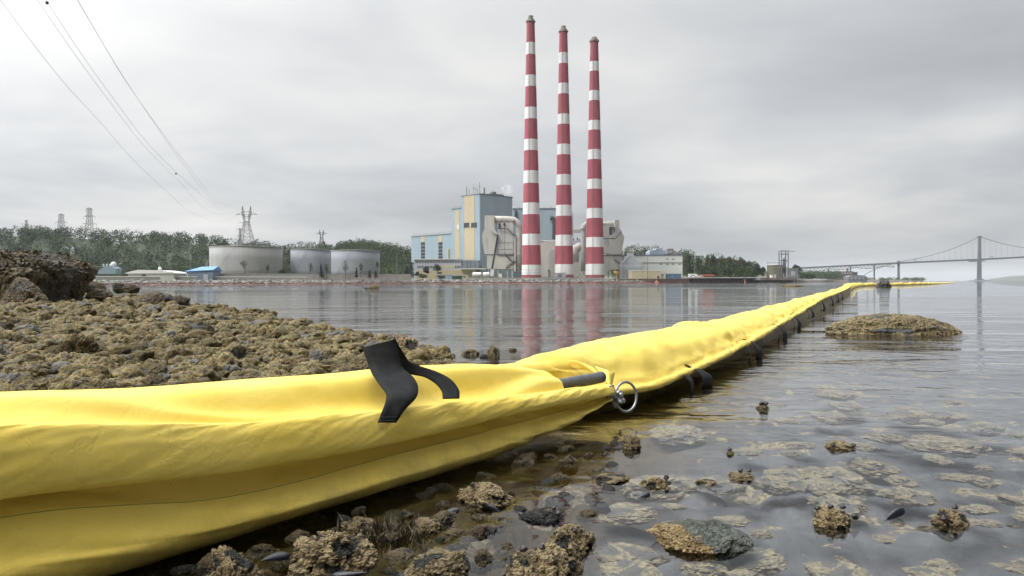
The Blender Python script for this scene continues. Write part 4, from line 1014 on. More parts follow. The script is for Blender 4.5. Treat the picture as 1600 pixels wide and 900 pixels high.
Y = 429; r_ = box_thing("site_cabin", "small white cabin squeezed between the tan and blue sheds", "cabin", 1033.6, 1040, 428, 436, Y, 5, M_WHITE, (M_OFFICE, 0.15, 0.2), None, (("window", M_GLASSD, 1035, 1037, 430, 431.5),))
Y = 640; r_ = thing("blue_grey_block", "blue grey stepped building showing over the warehouse roof", "building", (XP(1028, Y), Y, 8))
mb = MB(r_.location); mb.prism([(XP(a, Y), Z(b, Y, a)) for a, b in [(1014, 405), (1015.6, 392.5), (1019, 390.6), (1024, 390.3), (1025.5, 388.3), (1033, 388.3), (1035, 390.5), (1039.8, 392), (1039.8, 405)]][::-1], Y, Y + 20); mb.build("wall", nmat("pale_blue_block", (0.27, 0.33, 0.42), 0.6), r_)
for px in (1018, 1022, 1031, 1036):
    mb = MB(r_.location); mb.box(XP(px, Y), XP(px + 1.6, Y), Y - 0.1, Y - .002, Z(396, Y), Z(393.6, Y)); mb.build("window", M_OFFICE, r_)
mb = MB(r_.location); mb.bar(P(1029, 388.3, Y + 3), P(1029, 385.6, Y + 3), 0.5); mb.build("roof_vent", M_STEEL, r_)
# brown roof among the trees
Y = 560; r_ = thing("brown_house_block", "long brown roofed building among the trees beyond the warehouse", "building", (XP(1130, Y), Y, 6))
mb = MB(r_.location); mb.prism([(XP(a, Y), Z(b, Y, a)) for a, b in [(1103, 425), (1104, 405), (1112, 404), (1140, 405), (1160, 409.5), (1168.5, 412), (1168.5, 425)]][::-1], Y, Y + 12); mb.build("wall", nmat("brown_brick", (0.13, 0.085, 0.07), 0.8), r_)
mb = MB(r_.location)
for (a, b), (c, d) in (((1104, 404.6), (1140, 404.6)), ((1140, 404.6), (1168.6, 411.6))): mb.bar(P(a, b, Y - 0.2), P(c, d, Y - 0.2), 0.9)
mb.build("roof_edge", nmat("roof_brown", (0.16, 0.12, 0.10), 0.8), r_)

# dock
Y = 424; r_ = thing("loading_dock", "long low dock with a pale deck on dark piles beyond the tan shed", "dock", (XP(1130, Y), Y, 0))
zt = Z(433.4, Y, 1130)
mb = MB(r_.location); mb.box(XP(1074, Y), XP(1191, Y), Y - 3, Y + 22, zt - 0.35, zt); mb.build("deck", M_PALE, r_)
for k in range(26):
    x = XP(1076 + 113 * k / 25, Y); mb = MB(r_.location); mb.tube([(x, Y - 2, -0.6), (x, Y - 2, zt - 0.353)], 0.25, 8); mb.build("pile", M_DARK, r_)
mb = MB(r_.location); mb.box(XP(1066, Y), XP(1242, Y), Y + 1.5, Y + 60, -0.6, zt - 0.5); mb.build("quay_face", nmat("rusty_quay", (0.11, 0.07, 0.055), 0.85, var=0.4, scale=0.25), r_)
mb = MB(r_.location); mb.box(XP(958, Y - 14), XP(1075, Y - 14), Y - 14.5, Y - 10, -0.6, Z(435.6, Y - 14, 1015)); mb.build("sheet_piling", nmat("rusty_piling", (0.10, 0.06, 0.05), 0.85, var=0.4, scale=0.3), r_)
Y = 418; r_ = thing("pier", "brown concrete pier head carrying the steel dock tower", "pier", (XP(1215, Y), Y, 0))
mb = MB(r_.location); mb.box(XP(1184, Y), XP(1241.5, Y), Y - 4, Y + 9, 1.3, Z(433.8, Y, 1215)); mb.build("deck", nmat("pier_concrete", (0.17, 0.15, 0.135), 0.85, var=0.3, scale=0.4), r_)
for k in range(12):
    x = XP(1186 + 54 * k / 11, Y); mb = MB(r_.location); mb.tube([(x, Y - 3.5, -0.6), (x, Y - 3.5, 1.297)], 0.32, 8); mb.build("pile", M_DARK, r_)
Y = 420; r_ = thing("dock_tower", "tall open steel frame tower with a short jib on the pier", "dock tower", (XP(1226, Y), Y, 3.2), None)
zt = Z(391.5, Y, 1226); zb = 2.9; x0, x1 = XP(1221.3, Y), XP(1231.6, Y)
for x in (x0, x1):
    for y in (Y, Y + 4): 
        mb = MB(r_.location); mb.bar((x, y, zb), (x, y, zt), 0.42); mb.build("leg", M_PYL, r_)
for py in (392, 397, 407, 417.6):
    mb = MB(r_.location); z = Z(py, Y, 1226)
    for y in (Y, Y + 4): mb.bar((x0, y, z), (x1, y, z), 0.36)
    for x in (x0, x1): mb.bar((x, Y, z), (x, Y + 4, z), 0.3)
    mb.build("crossbeam", M_PYL, r_)
mb = MB(r_.location); mb.bar(P(1231.6, 392.4, Y), P(1242, 393, Y), 0.25); mb.build("jib", M_PYL, r_)
mb = MB(r_.location); mb.bar(P(1224.6, 404, Y + 2), P(1226, 433, Y + 2), 0.8); mb.bar(P(1224.6, 404, Y + 2), P(1229, 398, Y + 2), 0.2); mb.bar(P(1225.6, 414, Y + 2), P(1229, 409, Y + 2), 0.25); mb.build("loading_arm", M_PYL, r_)
mb = MB(r_.location); mb.box(XP(1224, Y), XP(1228.3, Y), Y + 1, Y + 3, Z(428, Y), Z(420, Y)); mb.build("machine_house", M_DARK, r_)
Y = 520; r_ = thing("round_tank", "squat round tank with a pale railed roof behind the dock tower", "tank", (XP(1211, Y), Y, 2))
rr = 12 / FPX * Y; c = (XP(1211, Y), Y, 0); zt = Z(414.3, Y, 1211)
mb = MB(r_.location); mb.lathe([(rr, 1), (rr, zt)], c, 32); mb.build("shell", nmat("olive_tank", (0.15, 0.145, 0.11), 0.8, var=0.15, scale=0.2), r_)
mb = MB(r_.location); mb.lathe([(rr + .02, zt + .003), (rr + .3, zt + .01), (rr + .3, zt + .5), (0.3, zt + 0.8)], c, 32); mb.build("roof", M_WHITE, r_)
mb = MB(r_.location)
for k in range(20):
    a = 2 * math.pi * k / 20; mb.bar((c[0] + rr * math.cos(a), Y + rr * math.sin(a), zt + .4), (c[0] + rr * math.cos(a), Y + rr * math.sin(a), zt + 1.8), 0.12)
    b = 2 * math.pi * (k + 1) / 20; mb.bar((c[0] + rr * math.cos(a), Y + rr * math.sin(a), zt + 1.8), (c[0] + rr * math.cos(b), Y + rr * math.sin(b), zt + 1.8), 0.1)
mb.build("railing", M_STEEL, r_)
Y = 560; r_ = box_thing("concrete_block_building", "square grey concrete building between the dock tower and the trees", "building", 1230, 1247, 420.8, 436, Y, 14, nmat("grey_block", (0.22, 0.24, 0.24), 0.8), (M_CONC, 0.4, 0.6), None, (("opening", M_OFFICE, 1236, 1242, 425, 432),))
box_thing("harbour_hut", "small pale hut with a pitched bright roof on the pier", "hut", 1205.5, 1212.5, 429.6, 435, 417, 3, M_WHITE, (M_CREAM, 0.2, 0.25), None, (("door", M_DARK, 1208.2, 1209.6, 431, 434),))
# cars and gear on the quay
def car(px, py, Y, mat, label, van=False):
    r = thing("parked_car", label, "car", P(px, py, Y), "vehicles on the far quay"); c = r.location
    prof = [(-2.2, 0.3), (2.2, 0.3), (2.2, 0.85), (1.3, 0.95), (0.7, 1.45), (-1.0, 1.45), (-1.7, 0.95), (-2.2, 0.9)] if not van else [(-2.6, 0.3), (2.6, 0.3), (2.6, 1.0), (2.0, 1.3), (1.6, 2.0), (-2.6, 2.0)]
    mb = MB(c); mb.prism([(c.x + a, c.z + b) for a, b in prof], c.y - 0.85, c.y + 0.85); mb.build("body", mat, r)
    for dx in (-1.35, 1.35):
        mb = MB(c); m2 = MB(); m2.lathe([(0.33, 0), (0.33, 0.2)], (0, 0, 0), 12); mb.add([(c.x + dx + v.x, c.y - 0.95 + v.z, c.z + 0.33 + v.y) for v in m2.v], m2.f); mb.build("wheel", M_DARK, r)
    mb = MB(c); mb.box(c.x - 1.2, c.x + 0.8, c.y - 0.88, c.y - 0.852, c.z + 1.0, c.z + 1.35); mb.build("window", M_GLASSD, r)
M_CARRED = nmat("car_red", (0.35, 0.05, 0.04), 0.4)
car(1083, 433.4, 425, M_WHITE, "white van parked at the start of the dock", True); car(1092, 433.4, 426, M_PALE2, "silver car parked beside the white van on the dock")
root = thing("freight_wagon", "low rusty red freight wagon standing behind the dock", "wagon", P(1104.5, 433, 432)); c = root.location
mb = MB(c); mb.box(c.x - 3.9, c.x + 3.9, c.y - 1.3, c.y + 1.3, c.z + 0.5, c.z + 1.5); mb.build("body", nmat("wagon_red", (0.28, 0.07, 0.045), 0.7), root)
for dx in (-2.6, 2.6):
    mb = MB(c); mb.box(c.x + dx - 0.8, c.x + dx + 0.8, c.y - 1.0, c.y + 1.0, c.z - 0.1, c.z + 0.497); mb.build("bogie", M_DARK, root)
# orange buoys against the piling
for px, py, w, lab in ((1025.5, 441.6, 5.6, "orange float of rafted buoys moored against the dark piling"), (1164, 440.7, 3.0, "single small orange buoy moored under the dock edge")):
    p = PZ(px, 442.4 if px < 1100 else 441.9, 0); p = Vector((XP(px, 400), 400, 0)); R = w / FPX * 400 * 0.32
    root = thing("mooring_buoy", lab, "buoy", p, "orange buoys by the quay")
    mb = MB(p); mb.lathe([(0.1, -0.5), (R, -0.4), (R * 1.1, 0.1), (R * 0.9, 0.6), (R * 0.45, 1.0), (0.12, 1.15)], p, 18); mb.build("float", nmat("buoy_orange", (0.50, 0.16, 0.11), 0.5), root, True)
    mb = MB(p); mb.lathe([(0.12, 1.15), (0.12, 1.6)], p, 8); mb.build("mooring_eye", M_WHITE, root)
    if px < 1100:
        mb = MB(p); mb.lathe([(0.1, -0.4), (R * 0.6, -0.3), (R * 0.6, 0.4), (0.1, 0.8)], p + Vector((R * 1.55, 0.3, 0)), 14); mb.build("side_float", nmat("buoy_pale", (0.65, 0.3, 0.24), 0.5), root, True)

# ================================================================== bridge
M_BR = nmat("bridge_grey", (0.12, 0.145, 0.16), 0.7, var=0.06, scale=0.02)
M_BRC = nmat("bridge_concrete", (0.16, 0.175, 0.18), 0.85, var=0.08, scale=0.03)
YB = 1700.0
root = thing("suspension_bridge", "grey suspension bridge over the harbour mouth with one tall tower in view", "bridge", (XP(1530, YB), YB, 0))
def bp(px, py, dy=0): return P(px, py, YB + dy)
deckpts = [(1225, 420.5), (1251, 418.9), (1300, 416.4), (1361.5, 413.2), (1404, 411.0), (1460, 408.6), (1530, 405.5), (1600, 401.8), (1680, 398.5), (1760, 396.5), (1900, 394)]
mb = MB(root.location)
for (a, b), (c, d) in zip(deckpts[:-1], deckpts[1:]):
    th = 2.6 / FPX * YB; p, q = bp(a, b), bp(c, d)
    mb.hexa([(p.x, YB - 8, p.z - th / 2), (q.x, YB - 8, q.z - th / 2), (q.x, YB + 8, q.z - th / 2), (p.x, YB + 8, p.z - th / 2), (p.x, YB - 8, p.z + th / 2), (q.x, YB - 8, q.z + th / 2), (q.x, YB + 8, q.z + th / 2), (p.x, YB + 8, p.z + th / 2)])
mb.build("deck", M_BR, root)
def deck_y(px): return float(np.interp(px, [a for a, b in deckpts], [b for a, b in deckpts]))
xs = np.arange(1254, 1404, 6.0)
for y in (-7, 7):
    mb = MB(root.location)
    for i, a in enumerate(xs[:-1]):
        dpt = 5.0
        low = lambda x: bp(x, deck_y(x) + 1.3 + dpt * (0.45 + 0.55 * abs(math.sin((x - 1254) / 21.0 * math.pi / 2))), y)
        up = lambda x: bp(x, deck_y(x) + 1.2, y)
        mb.bar(low(a), low(a + 6), 1.0); mb.bar(up(a), low(a + 3), 0.8) ; mb.bar(low(a + 3), up(a + 6), 0.8)
    mb.build("truss", M_BR, root)
for px, y0, y1, w in ((1294.5, 419, 436, 1.4), (1329, 416, 437, 1.4), (1366, 414.5, 438.5, 1.8)):
    mb = MB(root.location); hw = w / FPX * YB / 2; p, q = bp(px, y0), bp(px, y1)
    mb.box(p.x - hw, p.x + hw, YB - 1, YB + 1, -2, p.z); mb.build("pier", M_BRC, root)
mb = MB(root.location); p = bp(1404, 407.5); h0, h1 = 2.0 / FPX * YB, 1.3 / FPX * YB
mb.prism([(p.x - h0, -2), (p.x + h0, -2), (p.x + h1, p.z - 12), (p.x + h1 * 1.5, p.z - 9), (p.x + h1 * 1.5, p.z), (p.x - h1 * 1.5, p.z), (p.x - h1 * 1.5, p.z - 9), (p.x - h1, p.z - 12)], YB - 1.2, YB + 1.2); mb.build("cable_bent", M_BRC, root)
# tower: two legs with portals, seen nearly side on
p = bp(1530.3, 369.2); zt = p.z; u = YB / FPX
p0x = p.x
for y in (-10.5, 7.5):
    mb = MB(root.location); p.x = p0x + (y + 1.5) * p0x / YB
    mb.prism([(p.x - 5.0 * u, -2), (p.x + 4.2 * u, -2), (p.x + 3.2 * u, 5), (p.x + 2.3 * u, zt - 4), (p.x + 3.4 * u, zt - 1.5), (p.x + 3.4 * u, zt), (p.x - 2.6 * u, zt), (p.x - 2.6 * u, zt - 1.5), (p.x - 1.7 * u, zt - 4), (p.x - 3.6 * u, 5)], YB + y, YB + y + 3); mb.build("tower_leg", M_BRC, root)
p.x = p0x
for f in (0.3, 0.62, 0.9):
    mb = MB(root.location); mb.bar((p.x - 7.5 * p.x / YB, YB - 7.5, zt * f), (p.x + 7.5 * p.x / YB, YB + 7.5, zt * f), 3.4, 6); mb.build("tower_portal", M_BRC, root)
mb = MB(root.location); mb.lathe([(17.5 * u, -1), (16 * u, 0.9), (8 * u, 2.2), (5.4 * u, 5.0), (4.8 * u, 5.2)], (p.x, YB, 0), 28); mb.build("tower_base", M_BRC, root)
mb = MB(root.location); mb.box(p.x - 13 * u, p.x + 4.5 * u, YB - 10, YB + 10, bp(1530, 407.3).z - 2.0, bp(1530, 407.3).z - 0.1); mb.build("bearing_shelf", M_BR, root)
cab_l = [(1348, 431.5), (1366, 421.5), (1404, 409.5), (1440, 402.6), (1480, 391.5), (1510, 379.5), (1529, 370)]
cab_r = [(1532, 370), (1550, 376), (1575, 382.5), (1600, 387), (1650, 393.5), (1720, 396), (1800, 395)]
for pts in (cab_l, cab_r):
    for y in (-7.5, 7.5):
        mb = MB(root.location); mb.tube(spline([bp(a, b, y) for a, b in pts], 6), 0.62, 6); mb.build("main_cable", M_BR, root)
def cab_y(px): 
    allp = cab_l + cab_r; return float(np.interp(px, [a for a, b in allp], [b for a, b in allp]))
for px in np.arange(1412, 1600, 9.0):
    if abs(px - 1530) < 6: continue
    if deck_y(px) - cab_y(px) < 1.5: continue
    mb = MB(root.location); mb.bar(bp(px, deck_y(px), -7.5), bp(px, cab_y(px), -7.5), 0.16); mb.build("hanger", M_BR, root)
for px in (1430, 1549):
    mb = MB(root.location); y = deck_y(px); w = 1.6
    mb.bar(bp(px - w, y - 1), bp(px - w, y - 4.0), 0.6); mb.bar(bp(px + w, y - 1), bp(px + w, y - 4.0), 0.6); mb.bar(bp(px - w, y - 4.0), bp(px + w, y - 4.2), 0.9); mb.build("sign_gantry", M_BR, root)
# brick works under the bridge
Yb = 1290.0; M_BRICK = nmat("brick", (0.16, 0.10, 0.085), 0.85, var=0.1, scale=0.05)
root = thing("brick_works", "dark red brick works with a stub chimney under the bridge approach", "factory", (XP(1322, Yb), Yb, 2))
mb = MB(root.location); mb.box(XP(1303.5, Yb), XP(1333, Yb), Yb, Yb + 30, 0, Z(424, Yb, 1320)); mb.build("wall", M_BRICK, root)
mb = MB(root.location); mb.box(XP(1333.1, Yb), XP(1340, Yb), Yb, Yb + 30, 0, Z(425, Yb, 1320)); mb.build("annex", nmat("brick_dark", (0.09, 0.07, 0.07), 0.85), root)
mb = MB(root.location); mb.lathe([(2.2, 0), (1.7, Z(419, Yb, 1329))], (XP(1329, Yb), Yb + 12, 0), 12); mb.build("stub_chimney", M_BRICK, root)
for k in range(6):
    mb = MB(root.location); x = 1306 + 4.4 * k; mb.box(XP(x, Yb), XP(x + 2, Yb), Yb - 0.2, Yb - .002, Z(430, Yb), Z(427.5, Yb)); mb.build("window", M_OFFICE, root)
Yb = 1270.0
root = thing("low_factory_shed", "low grey factory shed in front of the dark red brick works", "factory shed", (XP(1335, Yb), Yb, 2))
mb = MB(root.location); mb.prism([(XP(a, Yb), Z(b, Yb, a)) for a, b in [(1322, 441), (1322, 433), (1327, 430.5), (1341, 430), (1349.5, 431.5), (1351, 441)]][::-1], Yb - 10, Yb + 10); mb.build("wall", nmat("factory_grey", (0.14, 0.145, 0.16), 0.8), root)
mb = MB(root.location); mb.box(XP(1322, Yb), XP(1349, Yb), Yb - 10.4, Yb - 10.003, Z(433.8, Yb), Z(433.2, Yb)); mb.build("roof_edge", M_OFFICE, root)
for k in range(4):
    mb = MB(root.location); x = 1325 + 6 * k; mb.box(XP(x, Yb), XP(x + 3, Yb), Yb - 10.2, Yb - 10.002, Z(437, Yb), Z(435.6, Yb)); mb.build("window", M_PALE2, root)

# ================================================================== single trees one can tell apart
def tree(px, pyb, pyt, wpx, Y, label, group, mat=None, sparse=False, conifer=False, per=None, name="tree"):
    zb = min(P(px, pyb, Y).z, 30); zt = P(px, pyt, Y).z; x = XP(px, Y); h = zt - zb; r = wpx / 2 / FPX * Y
    root = thing(name, label, "tree", (x, Y, zb), group)
    rng = np.random.default_rng(int(px * 13 + pyb))
    mb = MB(root.location); lean = rng.uniform(-0.06, 0.06) * h
    ctop = Vector((x + lean, Y, zb + h * (0.75 if not conifer else 0.95)))
    tr = max(0.12, h * 0.022)
    mb.tube([(x, Y, zb - 0.8), (x + lean * 0.3, Y, zb + h * 0.35), ctop], tr, 7, r2=tr * 0.35)
    C = []; R = []; H = []
    if conifer:
        for k in range(7):
            f = 0.12 + 0.86 * k / 6; C.append((x + lean * f, Y, zb + h * f)); R.append(max(0.15, r * (1.08 - f))); H.append(h * 0.10)
    else:
        n = 12 if not sparse else 8
        for k in range(n):
            a = rng.uniform(0, 2 * math.pi); f = rng.uniform(0.42, 0.92) if not sparse else rng.uniform(0.5, 0.95); rr = r * rng.uniform(0.1, 0.72) * math.sin(math.pi * (0.18 + 0.72 * (f - 0.35) / 0.6))
            c = (x + lean * f + rr * math.cos(a), Y + rr * math.sin(a), zb + h * f); C.append(c); R.append(r * rng.uniform(0.34, 0.55)); H.append(h * rng.uniform(0.12, 0.22))
            mb.tube([(x + lean * 0.5 * f, Y, zb + h * f * 0.55), c], tr * 0.45, 5, r2=tr * 0.15)
    mb.build("trunk", M_BARK, root)
    size = max(0.10, min(0.45, 0.5 / FPX * Y * 1.6)) * (0.8 if sparse else 1)
    q, f, tone = leaf_quads(C, np.array(R), np.array(H), per or (110 if not sparse else 40), size * 0.8, rng, 0.3, 0.8)
    q = q - np.array(root.location)
    o = link_mesh("crown", q, f, mat or M_LEAF, root, False, {'tone': tone})
    return root
G1 = "small trees along the oil tank embankment"
for a in ((383, 432, 407, 14, 386, "thin leaning tree with a sparse crown in front of the widest oil tank", True, False), (417, 431, 414.5, 10, 386, "small sparse tree before the edge of the widest oil tank", True, False),
          (486, 432, 412, 13, 390, "bare thin tree before the narrow blue grey tank", True, False), (502.5, 434, 413, 8, 388, "slim young conifer before the narrow blue grey tank", False, True), (511, 434, 413, 11, 389, "twin stemmed young tree where the two blue grey tanks meet", True, False),
          (540, 433, 410, 14, 390, "sparse airy tree before the tank beside the wooded rise", True, False), (557, 434, 419, 6, 388, "small dark conifer before the tank beside the wooded rise", False, True), (564, 432, 413, 9, 391, "faint bare sapling beside the small dark conifer", True, False),
          (578, 434.5, 423, 6, 388, "knee high dark conifer before the last oil tank", False, True), (587, 434.5, 424, 7, 388, "small round conifer near the edge of the last oil tank", False, True), (590, 430, 410, 10, 392, "thin tree leaning over the edge of the last oil tank", True, False),
          (440, 434, 421, 16, 388, "low dark bushy tree in the gap beside the widest oil tank", False, False), (452, 433, 417, 10, 391, "small pale green tree in the gap between two oil tanks", True, False)):
    tree(a[0], a[1], a[2], a[3], a[4], a[5], G1, M_LEAF_DARK if a[7] else M_LEAF, a[6], a[7])
G2 = "shrubs on the far embankment"
for px, w, lab in ((334, 14, "dark shrub on the embankment below the widest oil tank"), (423, 20, "wide low shrub below the edge of the widest oil tank"), (446, 22, "broad shrub on the embankment in the gap between tanks"), (466, 14, "dense shrub below the narrow blue grey tank"), (497, 26, "long low shrub below the narrow blue grey tank"),
                   (530, 22, "bushy clump below the tank beside the wooded rise"), (546, 16, "rounded shrub next to the bushy clump below the tank"), (171, 9, "small shrub near the substation"), (190, 10, "round shrub beside the short lamp post"), (234, 8, "small shrub before the low white building"), (308, 13, "shrub before the blue roofed shed"), (660, 18, "low shrub on the bank below the office range"), (690, 14, "small shrub on the bank before the pale blue shed"), (600, 20, "wide shrub at the end of the dike wall")):
    tree(px, 437.2, 429.5 - (w > 15) * 1.5, w, 378 if px < 350 else 398, lab, G2, M_LEAF, False, False, 60, "shrub")
G3 = "trees beside the offices"
for a in ((643.5, 432, 411, 10, 440, "dark conifer standing at the corner of the office range", True), (636, 434, 416, 12, 450, "dark spreading tree next to the conifer by the office range", False), (667, 431, 418, 14, 452, "pale green tree before the office windows", False), (684, 431, 412, 16, 455, "airy tree with a bare top before the office windows", False), (652, 433, 425, 8, 440, "small bush like tree under the office corner", False),
          (505.0 + 11, 432, 386, 4.5, 470, "tall dark narrow conifer in the gap between the two blue grey tanks", True)):
    tree(a[0], a[1], a[2], a[3], a[4], a[5], G3, M_LEAF_DARK, False, a[6])
G4 = "trees on the slope beyond the warehouse"
rng4 = np.random.default_rng(3)
_desc = ["rounded dark tree", "tall narrow dark tree", "bushy mid green tree", "pale green spreading tree", "dense domed tree"]
_spots = [(1074, 399.5, 20), (1091, 403, 18), (1104, 400.5, 13), (1114, 401, 13), (1126, 408, 18), (1138, 401.5, 15), (1148, 409, 15), (1157, 405.5, 18), (1166, 408, 14), (1080, 414, 20), (1098, 415, 20), (1117, 417, 22), (1136, 418, 22), (1155, 418, 20), (1172, 411, 16), (1183, 413, 18), (1193, 418, 12), (1176, 422, 18), (1245, 413.5, 16), (1256, 427, 20), (1268, 429, 20)]
_rel = ["against the warehouse end wall", "a little beyond the warehouse", "poking above the slope before the brown building", "with its top over the brown building roof", "in front of the brown building", "topping the slope at the middle of the brown building", "below the long roof edge of the brown building", "at the far end of the brown building", "beyond the last gable of the brown building", "low down by the white van",
        "low down behind the red freight wagon", "low on the slope behind the dock deck", "low on the slope near the middle of the dock", "low on the slope near the end of the dock", "standing alone where the slope drops to the pier", "next to the squat round tank", "just before the squat round tank", "at the foot of the slope by the pier", "behind the square concrete building", "on the shore under the bridge approach", "on the shore before the brick works"]
for k, (px, pt, w) in enumerate(_spots):
    Y = 520 if px < 1200 else (600 if px < 1250 else 720)
    tree(px, 437, pt, w, Y + (0 if pt > 412 else 25), _desc[(k * 2 + k // 3) % 5] + " " + _rel[k], G4, M_LEAF if k % 3 else M_LEAF_DARK, False, False, 150)
# ================================================================== the yellow floating boom
def boom_material():
    t = NT("yellow_coated_fabric")
    c = t.mix(t.rng(t.noise(5, 5, 0.6), 0.35, 0.65), (0.80, 0.60, 0.105), (0.85, 0.66, 0.150))
    # scuffs and water marks
    sc = t.rng(t.noise(16, 7, 0.75, sc=(1, 1, 0.5)), 0.60, 0.74); c = t.mix(t.math('MULTIPLY', sc, 0.30), c, (0.42, 0.30, 0.07))
    gr = t.rng(t.noise(90, 4, 0.7), 0.66, 0.76); c = t.mix(t.math('MULTIPLY', gr, 0.35), c, (0.22, 0.15, 0.04))
    sepz = t.n('ShaderNodeSeparateXYZ'); t.l(t.n('ShaderNodeNewGeometry').outputs['Position'], sepz.inputs[0])
    low = t.rng(t.math('ADD', sepz.outputs['Z'], t.math('MULTIPLY', t.noise(7, 6, 0.7), -0.10)), -0.045, 0.035, 1.0, 0.0)
    c = t.mix(t.math('MULTIPLY', low, 0.75), c, (0.16, 0.13, 0.045))                         # tide grime along the foot
    st = t.rng(t.noise(3.2, 6, 0.7, sc=(1, 1, 2.2), loc=(4, 1, 0)), 0.56, 0.72); c = t.mix(t.math('MULTIPLY', st, 0.28), c, (0.50, 0.36, 0.08))
    dots = t.rng(t.vor(55), 0.05, 0.09, 1.0, 0.0); dsel = t.rng(t.noise(6, 3, 0.6), 0.60, 0.66); c = t.mix(t.math('MULTIPLY', t.math('MULTIPLY', dots, dsel), 0.7), c, (0.10, 0.075, 0.03))
    t.l(c, t.bs.inputs['Base Color']); t.l(t.rng(t.noise(5, 5, 0.6), 0.3, 0.7, 0.52, 0.70), t.bs.inputs['Roughness'])
    t.bs.inputs['Specular IOR Level'].default_value = 0.22
    weave = t.n('ShaderNodeTexWave'); weave.inputs['Scale'].default_value = 260; t.l(t.tc.outputs['Object'], weave.inputs['Vector'])
    cr = t.math('ABSOLUTE', t.math('SUBTRACT', t.noise(7, 4, 0.55, dist=0.8), 0.5)); cr = t.rng(cr, 0.0, 0.035, 0.0, 1.0); nb0 = t.bump(cr, 0.10, 0.004); nb = t.bump(t.noise(22, 5, 0.6), 0.25, 0.005, nb0); nb2 = t.bump(t.noise(420, 2, 0.5), 0.12, 0.001, nb)
    t.l(nb2, t.bs.inputs['Normal'])
    return t.m
M_YEL = boom_material()
M_WEB = NT("black_webbing")
_w = M_WEB.n('ShaderNodeTexWave', bands_direction='DIAGONAL'); _w.inputs['Scale'].default_value = 220; M_WEB.l(M_WEB.tc.outputs['Object'], _w.inputs['Vector'])
M_WEB.l(M_WEB.mix(M_WEB.rng(M_WEB.noise(30, 4, 0.6), 0.3, 0.7), (0.007, 0.0075, 0.008), (0.016, 0.0165, 0.017)), M_WEB.bs.inputs['Base Color']); M_WEB.bs.inputs['Roughness'].default_value = 0.75; M_WEB.bs.inputs['Specular IOR Level'].default_value = 0.2
M_WEB.l(M_WEB.bump(_w.outputs['Fac'], 0.3, 0.0008), M_WEB.bs.inputs['Normal']); M_WEB = M_WEB.m
M_FOAM = nmat("grey_foam", (0.10, 0.104, 0.112), 0.95, var=0.3, scale=60, bump=0.8, bscale=220, bdist=0.003)
M_SHACK = nmat("galvanised_shackle", (0.34, 0.35, 0.355), 0.42, metal=0.75, var=0.25, scale=40, bump=0.3, bscale=120, bdist=0.001)
M_MARK = nmat("printed_ink", (0.10, 0.10, 0.10), 0.6)
M_THREAD = nmat("thread", (0.05, 0.045, 0.02), 0.8)
M_SEAM = nmat("seam_thread", (0.30, 0.21, 0.03), 0.8)

